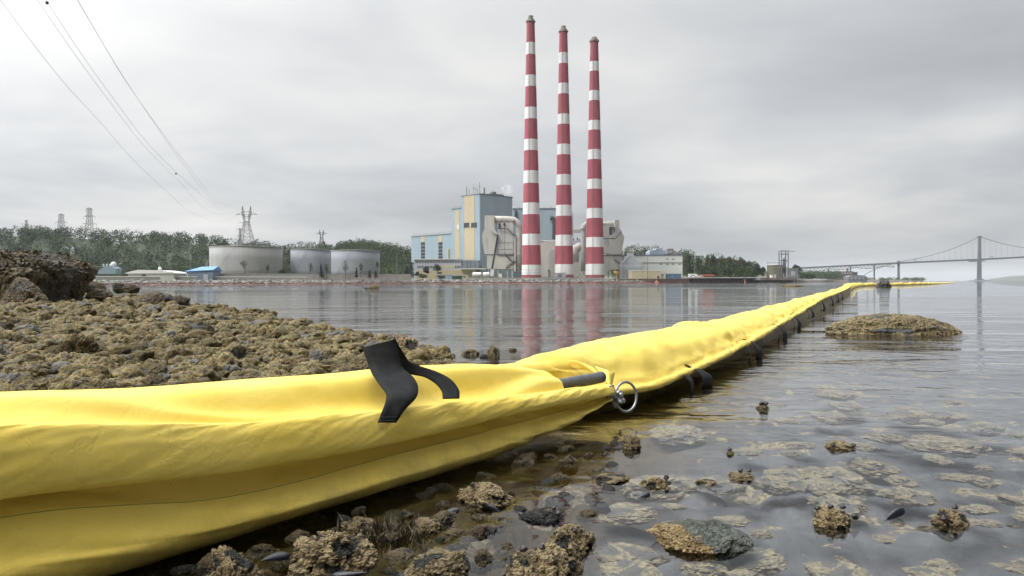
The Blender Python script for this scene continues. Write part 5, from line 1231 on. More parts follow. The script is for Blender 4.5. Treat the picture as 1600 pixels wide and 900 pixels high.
M_SKIRT = nmat("shaded_stained_skirt", (0.26, 0.20, 0.045), 0.5, var=0.45, scale=7)  # yellow darkened for the shade under the hem, with algae stain
class Loft:
    """surface through sections; path points give plan position, keys give the section's measures along it"""
    def __init__(self, path, svals, section, nv_per=7):
        path = [Vector(p) for p in path]
        pts = spline(path, 40); d = [0.0]
        for a, b in zip(pts[:-1], pts[1:]): d.append(d[-1] + (b - a).length)
        self.d = np.array(d); self.px = np.array([p.x for p in pts]); self.py = np.array([p.y for p in pts])
        self.s = np.asarray(svals, float); G = []
        for s in self.s:
            G.append(self.ring(s, section(s), nv_per))
        self.g = np.array(G)                          # ns x nv x 3
    def frame(self, s):
        if s < 0:
            t = np.array([self.px[1] - self.px[0], self.py[1] - self.py[0]]); t /= np.linalg.norm(t); p = np.array([self.px[0], self.py[0]]) + t * s
        else:
            p = np.array([np.interp(s, self.d, self.px), np.interp(s, self.d, self.py)])
            e = 0.05; q0 = np.array([np.interp(s - e, self.d, self.px), np.interp(s - e, self.d, self.py)]); q1 = np.array([np.interp(s + e, self.d, self.px), np.interp(s + e, self.d, self.py)])
            t = q1 - q0; t /= np.linalg.norm(t)
        return p, t, np.array([t[1], -t[0]])
    def ring(self, s, sec, nv):
        p, t, n = self.frame(s); sec = np.array(sec, float); m = len(sec); out = []
        for i in range(m - 1):
            p0, p1, p2, p3 = sec[max(i - 1, 0)], sec[i], sec[i + 1], sec[min(i + 2, m - 1)]
            for k in range(nv):
                q = k / nv
                out.append(0.5 * ((2 * p1) + (p2 - p0) * q + (2 * p0 - 5 * p1 + 4 * p2 - p3) * q * q + (3 * p1 - p0 - 3 * p2 + p3) * q ** 3))
        out.append(sec[-1]); out = np.array(out)
        return np.stack([p[0] + n[0] * out[:, 0], p[1] + n[1] * out[:, 0], out[:, 1]], 1)
    def normals(self):
        ds = np.gradient(self.g, axis=0); dv = np.gradient(self.g, axis=1); n = np.cross(ds, dv); n /= np.maximum(np.linalg.norm(n, axis=2, keepdims=True), 1e-9)
        return n
    def displace(self, h): self.g = self.g + self.normals() * h[:, :, None]
    def flat(self): return self.g.reshape(-1, 3)
    def mesh(self, name, c0, c1, r0, r1, mat, parent, cap0=False, cap1=False):
        g = self.g[r0:r1 + 1, c0:c1 + 1]; a, b = g.shape[:2]; v = g.reshape(-1, 3) - np.array(parent.location)
        i = np.arange(a - 1)[:, None] * b + np.arange(b - 1)[None, :]
        f = np.stack([i, i + 1, i + b + 1, i + b], 2).reshape(-1, 4).tolist()
        if cap0: f.append(list(range(b)))
        if cap1: f.append(list(range((a - 1) * b, a * b))[::-1])
        return link_mesh(name, v, f, mat, parent, True)
    def at(self, s, v, lift=0.0):
        """point on the surface at length s and section parameter v (in columns)"""
        i = np.clip(np.interp(s, self.s, np.arange(len(self.s))), 0, len(self.s) - 1.001); j = np.clip(v, 0, self.g.shape[1] - 1.001)
        i0, j0 = int(i), int(j); fi, fj = i - i0, j - j0; g = self.g
        p = (g[i0, j0] * (1 - fi) + g[i0 + 1, j0] * fi) * (1 - fj) + (g[i0, j0 + 1] * (1 - fi) + g[i0 + 1, j0 + 1] * fi) * fj
        if lift:
            if not hasattr(self, '_n'): self._n = self.normals()
            p = p + self._n[i0, j0] * lift
        return Vector(p)
def keys(tab):
    ks = sorted(tab); xs = np.array(ks)
    m = np.array([tab[k] for k in ks], float)
    def f(s):
        out = []
        for c in range(m.shape[1]):
            y = m[:, c]; i = int(np.clip(np.searchsorted(xs, s) - 1, 0, len(xs) - 2)); h = xs[i + 1] - xs[i]; t = np.clip((s - xs[i]) / h, 0, 1)
            dl = lambda j: 0 if j <= 0 or j >= len(xs) - 1 else (y[j + 1] - y[j - 1]) / (xs[j + 1] - xs[j - 1])
            out.append((2 * t ** 3 - 3 * t * t + 1) * y[i] + (t ** 3 - 2 * t * t + t) * h * dl(i) + (-2 * t ** 3 + 3 * t * t) * y[i + 1] + (t ** 3 - t * t) * h * dl(i + 1))
        return out
    return f
def ribbon(name, pairs, mat, parent, th=0.0025, sub=8):
    """strap through left/right edge point pairs"""
    L = spline([Vector(a) for a, b in pairs], sub); R = spline([Vector(b) for a, b in pairs], sub); n = len(L); vs = []; fs = []
    W = 4
    for i in range(n):
        d = (L[min(i + 1, n - 1)] - L[max(i - 1, 0)]) + (R[min(i + 1, n - 1)] - R[max(i - 1, 0)]); nr = d.cross(R[i] - L[i])
        nr = nr.normalized() * th / 2 if nr.length > 1e-9 else Vector((0, 0, th / 2))
        row = [L[i].lerp(R[i], k / W) for k in range(W + 1)]
        vs += [p + nr for p in row] + [p - nr for p in row[::-1]]
    m = 2 * (W + 1)
    for i in range(n - 1):
        for k in range(m): fs.append((i * m + k, i * m + (k + 1) % m, (i + 1) * m + (k + 1) % m, (i + 1) * m + k))
    fs.append(tuple(range(m))[::-1]); fs.append(tuple(range((n - 1) * m, n * m)))
    vs = [v - parent.location for v in vs]
    return link_mesh(name, vs, fs, mat, parent, True)

# ------------------------------------------------------------------ section lying on the stones
NV = 8
PATH_N = [(-1.251, 0.485, 0), (-0.657, 1.29, 0), (-0.063, 2.095, 0), (0.412, 2.739, 0), (0.60, 2.99, 0)]
S0 = math.hypot(0.594, 0.805)      # length of the path where s = 0 of the measured table
KN = keys({  # s: T top, R ridge, F fold, S seam, B base, W depth of the float, bulge
    -1.7: (.32, .30, .20, .15, .00, .36, .02), -0.6: (.318, .300, .196, .155, .00, .36, .022), -0.18: (.312, .284, .178, .142, .00, .35, .022), 0.21: (.284, .229, .139, .082, .00, .34, .020),
    0.63: (.268, .198, .121, .081, .00, .33, .018), 0.86: (.263, .184, .120, .080, .00, .33, .016), 1.03: (.256, .175, .121, .080, .00, .32, .014), 1.15: (.250, .168, .121, .080, .004, .31, .012),
    1.30: (.232, .160, .118, .079, .018, .28, .010), 1.43: (.208, .154, .113, .080, .034, .27, .008), 1.50: (.196, .151, .111, .082, .046, .25, .006), 1.70: (.140, .139, .104, .094, .083, .05, .004), 1.75: (.138, .137, .104, .095, .086, .05, .004)})
def sec_near(s):
    T, R, F, S, B, W, b = KN(s - S0)
    lip = 0.35 * (R - F); k_ = float(sstep(s - S0, 1.3, 1.7)); e_ = float(sstep(s - S0, 1.05, 1.4))
    return [(-W * 0.62, B), (-W * .92, B + .02), (-W, B + (T - B) * .38), (-W * .95, B + (T - B) * .70), (-W * .78, T * .955 + .02 * R), (-W * .56, T), (-W * .36, T * .93 + .07 * R), (-.080, R * (.86 - .62 * e_) + T * (.14 + .62 * e_)), (-.048, (R - .010) * (1 - e_) + (R * .58 + T * .42) * e_),
            (-.034, R - .006), (-.016, R), (-.004, R - .004), (.008, R - lip), (.013, F + lip * .50), (-.001, F - .003), (-.050 + k_ * .02, F + .009),
            (-.052 + k_ * .02, F - .35 * (F - S)), (-.030 + b * .5, S), (-.006 + b * .9, S * .62 + B * .38), (b, S * .42 + B * .58), (b - .022, S * .14 + B * .86), (-.075, B - .014), (-.15, B - .012), (-W * 0.62, B)]
sv = np.concatenate([np.linspace(S0 - 1.65, S0 - 0.5, 45), np.linspace(S0 - 0.49, S0 + 1.70, 290)])
LN = Loft(PATH_N, sv, sec_near, NV)
p = LN.flat(); ns, nv = LN.g.shape[:2]
vv = np.tile(np.arange(nv), ns) / NV; ss = np.repeat(sv, nv)
SV = np.stack([ss, vv * 0.05, np.zeros(len(ss))], 1)
h = np.zeros(len(p))
top = sstep(vv, 3, 4.5) * (1 - sstep(vv, 7, 8.2))
h += top * (0.0035 * fbm(SV * np.array([3.0, 12, 1]), 2, 2) + 0.0008 * fbm(SV * np.array([13, 30, 1]), 3, 5))
hem = sstep(vv, 9.4, 10.5) * (1 - sstep(vv, 14, 15))
diag = np.stack([ss * 9 + vv * 0.8, vv * 0.5, vv * 0], 1)
h += hem * (0.0022 * fbm(diag, 3, 7) + 0.0016 * np.abs(fbm(diag * 2.6, 2, 17)) - 0.0010)
# tight puckers where the rope pulls, nearer the end
tipw = sstep(ss - S0, 0.75, 1.25)
h += hem * tipw * (0.0016 + 0.0016 * vnoise(np.stack([ss * 6, vv * 0, vv * 0], 1), 91)) * fbm(np.stack([ss * 27 + vv * 1.2, vv * 0.6, vv * 0], 1), 2, 23)
sk = sstep(vv, 15.2, 16.2) * (1 - sstep(vv, 20.5, 21.5))
left = 1 - sstep(ss - S0, -0.25, 0.55)
h += sk * ((0.0022 + 0.007 * left) * fbm(np.stack([ss * 3.2 - vv * 0.62, vv * 0.35, vv * 0], 1), 3, 31) + 0.0008 * fbm(np.stack([ss * 9 + vv, vv * .5, vv * 0], 1), 3, 33))
h += sk * tipw * 0.006 * fbm(np.stack([ss * 11 - vv * 0.8, vv * 0.3, vv * 0], 1), 2, 37)
h += sk * 0.003 * np.exp(-((vv - 17.0) / 0.10) ** 2) * -1
# deep crease of the float near the camera end
h -= top * 0.010 * np.exp(-(((ss - S0) + 0.10 - (vv - 6.0) * 0.22) / 0.11) ** 2) * sstep(vv, 5.2, 6.6)
LN.displace(h.reshape(ns, nv))
boom = thing("containment_boom", "yellow boom section lying on the stones, black strap over it, steel ring at its end", "boom", (-0.4, 1.7, 0.0), "sections of the yellow boom")
iF = int(np.argmin(np.abs(sv - (S0 + 1.445))))
fl = LN.mesh("float_chamber", 0, 9 * NV, 0, iF, M_YEL, boom, True, True)
HEM = LN.mesh("hem", 9 * NV, 15 * NV, 0, ns - 1, M_YEL, boom, True, True)
SKIRT = LN.mesh("ballast_skirt", 15 * NV, nv - 1, 0, ns - 1, M_YEL, boom, True, True)
# seam: raised fine double line
mb = MB(boom.location); mb.tube([LN.at(s, 17.0 * NV, 0.0006) for s in np.linspace(S0 - 0.6, S0 + 1.45, 180)], 0.0009, 6); mb.build("seam", M_SEAM, boom).parent = SKIRT
# foam core that shows past the end of the float
pA, tA, nA = LN.frame(S0 + 1.36); pB, tB, nB = LN.frame(S0 + 1.74)
a3 = Vector((pA[0] - nA[0] * .085, pA[1] - nA[1] * .085, 0.156)); b3 = Vector((pB[0] - nB[0] * .066, pB[1] - nB[1] * .066, 0.156))
mb = MB(boom.location); mb.tube([a3.lerp(b3, k / 14) + Vector((0, 0, 0.0006 * math.sin(k))) for k in range(15)], 0.0205, 22); o = mb.build("foam_float", M_FOAM, boom, True)
for q in o.data.polygons:
    if len(q.vertices) > 4: q.use_smooth = False
# printed strokes along the crown of the float (worn lettering, too slanted to read)
def strokes(loft, par, s0, v0, n, step, hgt, wid, name="lettering", seed=1):
    rng = np.random.default_rng(seed); vs = []; fs = []
    for k in range(n):
        s = s0 + k * step + rng.uniform(-.1, .1) * step
        for kind in range(1 if rng.random() < 0.35 else 2):
            if kind == 0: c = [(s, v0), (s + wid, v0), (s + wid, v0 + hgt), (s, v0 + hgt)]
            else:
                f = rng.choice([0.0, 0.42, 0.82]); c = [(s + wid, v0 + hgt * f), (s + step * .62, v0 + hgt * f), (s + step * .62, v0 + hgt * (f + .17)), (s + wid, v0 + hgt * (f + .17))]
            n0 = len(vs)
            for i in range(5):
                t = i / 4
                for (x0, y0), (x1, y1) in ((c[0], c[3]), (c[1], c[2])):
                    vs.append(loft.at(x0 + (x1 - x0) * t, y0 + (y1 - y0) * t, 0.0012) - par.location)
            for i in range(4): fs.append((n0 + 2 * i, n0 + 2 * i + 1, n0 + 2 * i + 3, n0 + 2 * i + 2))
    return link_mesh(name, vs, fs, M_MARK, par)
strokes(LN, boom, S0 + 0.50, 4.15 * NV, 4, 0.075, 0.75 * NV, 0.016, seed=4).parent = fl
strokes(LN, boom, S0 + 1.08, 4.15 * NV, 3, 0.06, 0.6 * NV, 0.014, seed=6).parent = fl
# black strap: up from the hem, folded over and back to the hem
def q(px, py, Y): return P(px, py, Y)
front = [((590.4, 660.4), (619, 660.4), 1.745), ((596, 645), (626, 650), 1.75), ((602, 629), (634, 639), 1.765), ((603, 615), (651, 620), 1.79), ((593, 601), (653, 604), 1.825), ((581, 583), (645, 589), 1.865), ((574, 566), (629, 574), 1.890), ((568, 549), (622, 548), 1.905), ((566.5, 543.5), (618, 530), 1.910)]
strapA = ribbon("webbing_strap", [(q(a[0], a[1], Y), q(b[0], b[1], Y + 0.015)) for a, b, Y in front], M_WEB, boom, 0.003)
M_GTHREAD = nmat("grey_thread", (0.07, 0.07, 0.07), 0.8)
for py_, xa, xb, Yt in ((657.0, 592.5, 618.5, 1.7395), (651.5, 595.2, 621.5, 1.740)):       # rows of stitching on the strap's end
    mb = MB(boom.location); n_ = 9
    for k in range(n_):
        f0, f1 = k / n_, (k + 0.6) / n_; mb.bar(q(xa + (xb - xa) * f0, py_, Yt + 0.015 * f0), q(xa + (xb - xa) * f1, py_, Yt + 0.015 * f1), 0.0012)
    mb.build("stitching", M_GTHREAD, boom).parent = strapA
back = [((567, 543), (618.5, 530), 1.916), ((580, 556), (624, 541), 1.935), ((604, 574), (633, 556), 1.955), ((629, 583), (640, 565), 1.965), ((644, 585.5), (655, 571.5), 1.972), ((664, 589.5), (682.5, 581), 1.972), ((680, 599), (704.5, 593), 1.962), ((690, 611), (717, 609.5), 1.945), ((691.6, 623), (718, 622.5), 1.925)]
ribbon("webbing_strap", [(q(a[0], a[1], Y), q(b[0], b[1], Y + 0.012)) for a, b, Y in back], M_WEB, boom, 0.003)
# stitched box with a cross on the hem, and loose threads near the end
def stitch(pts, r=0.0006):
    mb = MB(boom.location); mb.tube([LN.at(s, v * NV, 0.0009) for s, v in pts], r, 5); mb.build("stitching", M_THREAD, boom).parent = HEM if pts[0][1] < 15 else SKIRT
s_ = S0 + 0.80
def seg(a, b): return [(a[0] + (b[0] - a[0]) * k / 8, a[1] + (b[1] - a[1]) * k / 8) for k in range(9)]
bx = [(s_, 13.6), (s_ + .045, 13.9), (s_ + .085, 12.2), (s_ + .05, 11.9)]
for i in range(4): stitch(seg(bx[i], bx[(i + 1) % 4]))
stitch(seg(bx[0], bx[2])); stitch(seg(bx[1], bx[3]))
s_ = S0 + 1.22
stitch(seg((s_ + .10, 15.1), (s_ + .035, 17.0)) + seg((s_ + .035, 17.0), (s_ + .028, 16.2))); stitch(seg((s_ + .03, 15.6), (s_ - .02, 16.8)), .0008)
stitch(seg((S0 + 1.42, 15.6), (S0 + 1.60, 17.6))); stitch(seg((S0 + 1.58, 15.3), (S0 + 1.60, 17.0)))
# ring, shackle and bolts
pT, tT, nT = LN.frame(S0 + 1.70); tip = Vector((pT[0], pT[1], 0.121)) - Vector((nT[0], nT[1], 0)) * 0.014
cR = P(978, 620, tip.y + 0.055); ra = Vector((0.80, 0.52, 0.06)).normalized() * 0.050; rb = Vector((-0.10, 0.05, 1.0)).normalized() * 0.053
mb = MB(boom.location); mb.tube([cR + ra * math.cos(a) + rb * math.sin(a) for a in np.linspace(0, 2 * math.pi, 44, endpoint=False)], 0.0047, 12, closed=True); mb.build("ring", M_SHACK, boom, True)
tv = Vector((tT[0], tT[1], 0)); nvv = Vector((nT[0], nT[1], 0)); zv = Vector((0, 0, 1)); base = cR - ra * 0.98
mb = MB(boom.location)
mb.bar(tip - tv * 0.01, base - tv * 0.004, 0.026, 0.020)
mb.tube([base + zv * .018 - tv * .006 + nvv * .008, base + zv * .026 + tv * .006 + nvv * .012, base + zv * .018 + tv * .020 + nvv * .012, base + zv * .002 + tv * .022 + nvv * .012], 0.0075, 12)
mb.tube([base - zv * .004 - nvv * .018, base - zv * .004 + nvv * .024], 0.0085, 12)
mb.bar(base - tv * .012 + zv * .014 - nvv * .004, base + tv * .016 + zv * .020, 0.017, 0.014)
mb.tube([tip - zv * .012 - tv * .012, tip - zv * .020 + tv * .008, base - zv * .030 + tv * .004], 0.007, 10)
SHK = mb.build("shackle", M_SHACK, boom, True)
for k, (dz, dt) in enumerate(((-0.006, 0.012), (-0.008, -0.010), (0.017, -0.004))):
    mb = MB(boom.location); m2 = MB(); m2.lathe([(0.001, -0.006), (0.007, -0.005), (0.0085, 0.0), (0.007, 0.005), (0.001, 0.006)], (0, 0, 0), 14)
    c = base + zv * dz + tv * dt + nvv * 0.024; mb.add([c + nvv * v.z + tv * v.x + zv * v.y for v in m2.v], m2.f); mb.build("bolt", M_SHACK, boom, True).parent = SHK
mb = MB(boom.location); mb.tube([tip - tv * .03 + zv * .012 + nvv * .016, tip + zv * .016 + nvv * .016, base + zv * .010 + nvv * .004], 0.0035, 8); mb.build("tension_rope", nmat("rope_grey", (0.30, 0.29, 0.26), 0.9, bump=0.6, bscale=300, bdist=0.002), boom, True)

# ------------------------------------------------------------------ section that runs out over the water
PATH_F = [(-0.06, 2.70, 0), (0.24, 2.86, 0), (0.52, 3.10, 0), (0.78, 3.46, 0), (1.65, 5.13, 0), (3.80, 9.75, 0), (5.15, 12.5, 0), (9.6, 21.8, 0), (17.0, 37.8, 0)]
_tmp = Loft(PATH_F, [0, 1], lambda s: [(0, 0), (0, 1)], 2)
def s_of(Y): return float(np.interp(Y, _tmp.py, _tmp.d))
SE = _tmp.d[-1]
_k = {}
for Yk, row in {2.70: (.185, .120, .16), 2.86: (.212, .085, .27), 3.10: (.232, .066, .40), 3.46: (.238, .076, .44), 4.2: (.236, .092, .45), 5.13: (.222, .108, .44), 7.5: (.210, .125, .42), 9.75: (.212, .140, .40), 12.5: (.236, .210, .38), 16: (.246, .232, .36), 21.8: (.262, .244, .36), 37.8: (.285, .262, .36)}.items():
    _k[s_of(Yk)] = row
KF = keys(_k)
def sec_far(s):
    T, H, W = KF(s)
    u_ = float(np.interp(s, [0.3, 0.9, s_of(4.6), s_of(6.5), s_of(9.5)], [.10, .16, .15, .06, .012]))
    return [(-W * 1.0, -.06), (-W * 1.06, .02), (-W * 1.02, T * .55), (-W * .88, T * .90), (-W * .68, T), (-W * .46, T * .93 + H * .07), (-W * .26, T * .68 + H * .32), (-.060, T * .22 + H * .78 + .004), (-.030, H + .010),
            (-.012, H + .009), (.000, H - .004), (-.006, H - .020), (-.026, H - .024), (-.02 - u_ * .6, H - .020 - .012 * (1 - u_)), (-.04 - u_ * 1.0, H * .55), (-.045 - u_ * 1.15, 0.0), (-.06 - u_ * 1.15, -.05), (-W * .6, -.10), (-W * 1.0, -.06)]
sf = np.concatenate([np.linspace(0.0, s_of(5.5), 270), np.linspace(s_of(5.5), s_of(13), 190)[1:], np.linspace(s_of(13), SE, 150)[1:]])
LF = Loft(PATH_F, sf, sec_far, NV)
ns, nv = LF.g.shape[:2]; vv = np.tile(np.arange(nv), ns) / NV; ss = np.repeat(sf, nv); h = np.zeros(len(ss))
dist = np.interp(ss, _tmp.d, _tmp.py); grow = np.clip(dist / 4.0, 0.8, 2.2)
top = sstep(vv, 2, 4) * (1 - sstep(vv, 7.2, 8.2))
h += top * (0.010 * fbm(np.stack([ss * 2.1, vv * .45, vv * 0], 1), 3, 41) * grow + 0.0035 * fbm(np.stack([ss * 8, vv * 1.1, vv * 0], 1), 3, 43))
for Yj, wj, dj in ((4.62, .05, .018), (8.7, .10, .024), (11.6, .10, .022), (15.0, .16, .03), (20, .2, .03)):
    sj = s_of(Yj); e = np.exp(-((ss - sj - (vv - 5) * 0.03 * grow) / wj) ** 2)
    h -= top * e * dj * (1 - 0.55 * sstep(vv, 5.0, 7.5))
    e2 = np.exp(-((ss - sj) / (wj * 4.0)) ** 2)
    h += top * e2 * 0.007 * grow * fbm(np.stack([ss * 13 / grow, vv * 1.3, vv * 0], 1), 3, 47)
# crumpled first end
e3 = np.exp(-((ss - 0.30) / 0.30) ** 2); h += top * e3 * (0.014 * fbm(np.stack([ss * 7 - vv * 1.2, vv * .8, vv * 0], 1), 3, 53) + 0.006 * np.abs(fbm(np.stack([ss * 20 - vv * 3, vv * 1.5, vv * 0], 1), 2, 55)))
hem = sstep(vv, 7.6, 8.6) * (1 - sstep(vv, 12, 13))
h += hem * (0.0055 * fbm(np.stack([ss * 12 / grow, vv * .4, vv * 0], 1), 3, 59) * grow)
LF.displace(h.reshape(ns, nv))
boomf = thing("containment_boom", "yellow boom section floating away over the water, black strap loops hung along its hem", "boom", (2.0, 6.0, 0.0), "sections of the yellow boom")
FF = LF.mesh("float_chamber", 0, 8 * NV, 0, ns - 1, M_YEL, boomf, True, True)
LF.mesh("hem", 8 * NV, 13 * NV, 0, ns - 1, M_YEL, boomf, True, True)
LF.mesh("skirt", 13 * NV, nv - 1, 0, ns - 1, M_SKIRT, boomf, True, True)
strokes(LF, boomf, s_of(3.42), 3.5 * NV, 9, 0.062, 0.75 * NV, 0.012, seed=9).parent = FF
# torn corner of fabric beside the shackle
cf = [(P(930, 572, 2.93), P(948, 600, 2.86)), (P(938, 575, 2.89), P(950, 603, 2.83)), (P(948, 578, 2.86), P(953, 604, 2.82)), (P(955, 582, 2.86), P(956, 601, 2.84)), (P(961, 580, 2.90), P(957.5, 597, 2.88))]
ribbon("torn_flap", cf, M_YEL, boomf, 0.002)
cf = [(P(872, 566, 3.0), P(905, 577, 2.95)), (P(893, 563, 2.96), P(918, 578, 2.93)), (P(912, 568, 2.93), P(930, 583, 2.90)), (P(928, 575, 2.93), P(940, 588, 2.90))]
ribbon("torn_flap", cf, M_YEL, boomf, 0.002)
# strap loops along the hem: a tail up on the fabric, a front leg and a rear leg into the water
def strap_loop(Yh, gap, wid, tail, front_lo, seed):
    rng = np.random.default_rng(seed); s0 = s_of(Yh); v = 10 * NV
    def f(s, off, z):
        p, t, n = LF.frame(s); return Vector((p[0] + n[0] * off, p[1] + n[1] * off, z))
    H = KF(s0)[1]; s1 = s0 + gap
    H1 = KF(s1)[1]
    w = wid / 2
    # front leg: from the hem, twisted, bulging out, down into the water
    A = [(LF.at(s1 - w * .15, 8.0 * NV, .004), LF.at(s1 + w * .15, 8.0 * NV, .004)), (LF.at(s1 - w * .35, 9.4 * NV, .004), LF.at(s1 + w * .35, 9.4 * NV, .004)),
         (f(s1 - w * .7, .016, H1 - .008), f(s1 + w * .8, .018, H1 - .010)), (f(s1 - w * .9 + rng.uniform(-.01, .01), .045, H1 * .55), f(s1 + w * 1.1, .062, H1 * .52)), (f(s1 - w * 1.0, .046, H1 * .15), f(s1 + w * .95, .066, H1 * .12)), (f(s1 - w * .8, .030, front_lo), f(s1 + w * .8, .045, front_lo))]
    A[0] = (LF.at(s1 - tail - w * .2, 7.3 * NV, .005), LF.at(s1 - tail + w * .2, 7.3 * NV, .006))
    ribbon("webbing_strap", A, M_WEB, boomf, 0.003)
    B = [(f(s0 - w * .5, .004, H - .010), f(s0 + w * .5, .004, H - .010)), (f(s0 - w * .9, .034, H * .55), f(s0 + w * .7, .026, H * .55)), (f(s0 - w * .9, .036, H * .15), f(s0 + w * .8, .026, H * .15)), (f(s0 - w * .6, .020, front_lo), f(s0 + w * .8, .012, front_lo))]
    ribbon("webbing_strap", B, M_WEB, boomf, 0.003)
for args in ((3.50, .17, .10, .06, -.015, 1), (4.75, .22, .10, .09, -.015, 2), (6.25, .28, .11, .13, -.015, 3), (7.70, .34, .12, .16, -.015, 4), (9.75, .38, .13, .18, .02, 5), (11.6, .35, .13, .18, .05, 6), (13.9, .4, .16, .2, .07, 7), (15.9, .5, .18, .22, .09, 8), (18.0, .6, .2, .25, .10, 9)):
    strap_loop(*args)
# dark gathered ends of the far floats
for Yk, k in ((18.5, 0), (20.2, 1), (36.5, 2)):
    s = s_of(Yk); g = 0.30 if k < 2 else 0.9
    pr_ = [(LF.at(s + g * t, (4.2 + 2.5 * t) * NV, .012 + .05 * math.sin(t * 3.1)), LF.at(s + g * t + g * .4, (4.2 + 2.5 * t) * NV, .012 + .05 * math.sin(t * 3.1))) for t in np.linspace(0, 1, 7)]
    ribbon("webbing_strap", pr_, M_WEB, boomf, 0.004)

# ------------------------------------------------------------------ last visible section, turning along the harbour
PATH_L = [(17.4, 38.8, 0), (25.0, 55, 0), (34.0, 73, 0), (42, 84, 0), (53.5, 99, 0), (80, 140, 0), (130, 222, 0)]
_tl = Loft(PATH_L, [0, 1], lambda s: [(0, 0), (0, 1)], 2)
def sec_last(s):
    T = 0.30 + 0.05 * math.sin(s * 0.9) + 0.03 * math.sin(s * 2.3); T *= float(np.interp(s, [0, 45, 75, 110, 220], [1, 1, 1.0, 0.6, 0.35])); W = .42
    return [(-W, -.08), (-W, T * .4), (-W * .8, T * .9), (-W * .5, T), (-W * .2, T * .85), (.0, T * .45), (0, T * .1), (-.03, -.08)]
sl = np.linspace(0, _tl.d[-1], 420); LL = Loft(PATH_L, sl, sec_last, 4)
boom3 = thing("containment_boom", "most distant yellow boom section, turning away along the harbour past a dark boulder", "boom", (40, 84, 0), "sections of the yellow boom")
LL.mesh("float_chamber", 0, 5 * 4, 0, len(sl) - 1, M_YEL, boom3, True, True); LL.mesh("skirt", 5 * 4, LL.g.shape[1] - 1, 0, len(sl) - 1, M_YEL, boom3, True, True)
for k in range(6):
    s = float(np.interp(88 + k * 2.1, _tl.py, _tl.d)); a = LL.at(s, 14, .02); pr_ = [(LL.at(s - .25, v, .02), LL.at(s + .25, v, .02)) for v in (12, 16, 20, 24)]
    ribbon("webbing_strap", pr_, M_WEB, boom3, 0.005)
# ================================================================== stones, barnacles and mussels
def ico(n):
    bm = bmesh.new(); bmesh.ops.create_icosphere(bm, subdivisions=n, radius=1); bm.verts.ensure_lookup_table()
    v = np.array([x.co for x in bm.verts]); f = np.array([[x.index for x in q.verts] for q in bm.faces]); bm.free(); return v, f
ICO = {n: ico(n) for n in (3, 4, 6, 7)}
def rock_material(name, wet=False, tanA=(0.20, 0.143, 0.038), tanB=(0.43, 0.325, 0.115), stone=((0.028, 0.029, 0.028), (0.085, 0.086, 0.078)), k=1.0):
    t = NT(name); cov = t.attr('cover'); pit = t.attr('pit'); idn = t.attr('ident')
    oi = t.n('ShaderNodeObjectInfo')
    tan = t.mix(idn, tanA, tanB); tan = t.mix(t.rng(t.noise(2.2 * k, 4, 0.6), 0.4, 0.65), tan, (tanA[0] * .75, tanA[1] * .78, tanA[2] * .8))
    tan = t.mix(t.math('MULTIPLY', oi.outputs['Random'], 0.45), tan, (0.20, 0.165, 0.085))
    slate = t.mix(t.rng(t.noise(5 * k, 5, 0.65), 0.35, 0.65), stone[0], stone[1])
    vd = t.vor(13.0 * k)
    tan = t.mix(t.rng(vd, 0.70 if wet else 0.56, 0.86 if wet else 0.74), tan, (0.040, 0.030, 0.020))
    tan = t.mix(t.rng(t.noise(4.2 * k, 5, 0.65), 0.66, 0.74), tan, (0.030, 0.024, 0.019))
    c = t.mix(cov, slate, tan); c = t.mix(pit, c, (0.030, 0.020, 0.015))
    t.l(c, t.bs.inputs['Base Color']); r = t.math('MULTIPLY_ADD', cov, 0.45 if not wet else 0.3, 0.40 if not wet else 0.18); t.l(r, t.bs.inputs['Roughness'])
    hb = t.math('MULTIPLY_ADD', vd, -0.9, t.math('MULTIPLY', t.noise(26 * k, 5, 0.7), 0.8)); t.l(t.bump(hb, 0.8, 0.06 / k), t.bs.inputs['Normal'])
    return t.m
M_ROCK = rock_material("barnacled_stone"); M_COBBLE = rock_material("barnacled_cobble", False, (0.155, 0.112, 0.030), (0.37, 0.28, 0.098), k=11.0); M_ISLE = rock_material("island_rock", False, (0.22, 0.155, 0.055), (0.46, 0.35, 0.16), k=2.6); M_ROCKW = rock_material("wet_barnacled_stone", True, (0.42, 0.285, 0.125), (0.70, 0.56, 0.31))
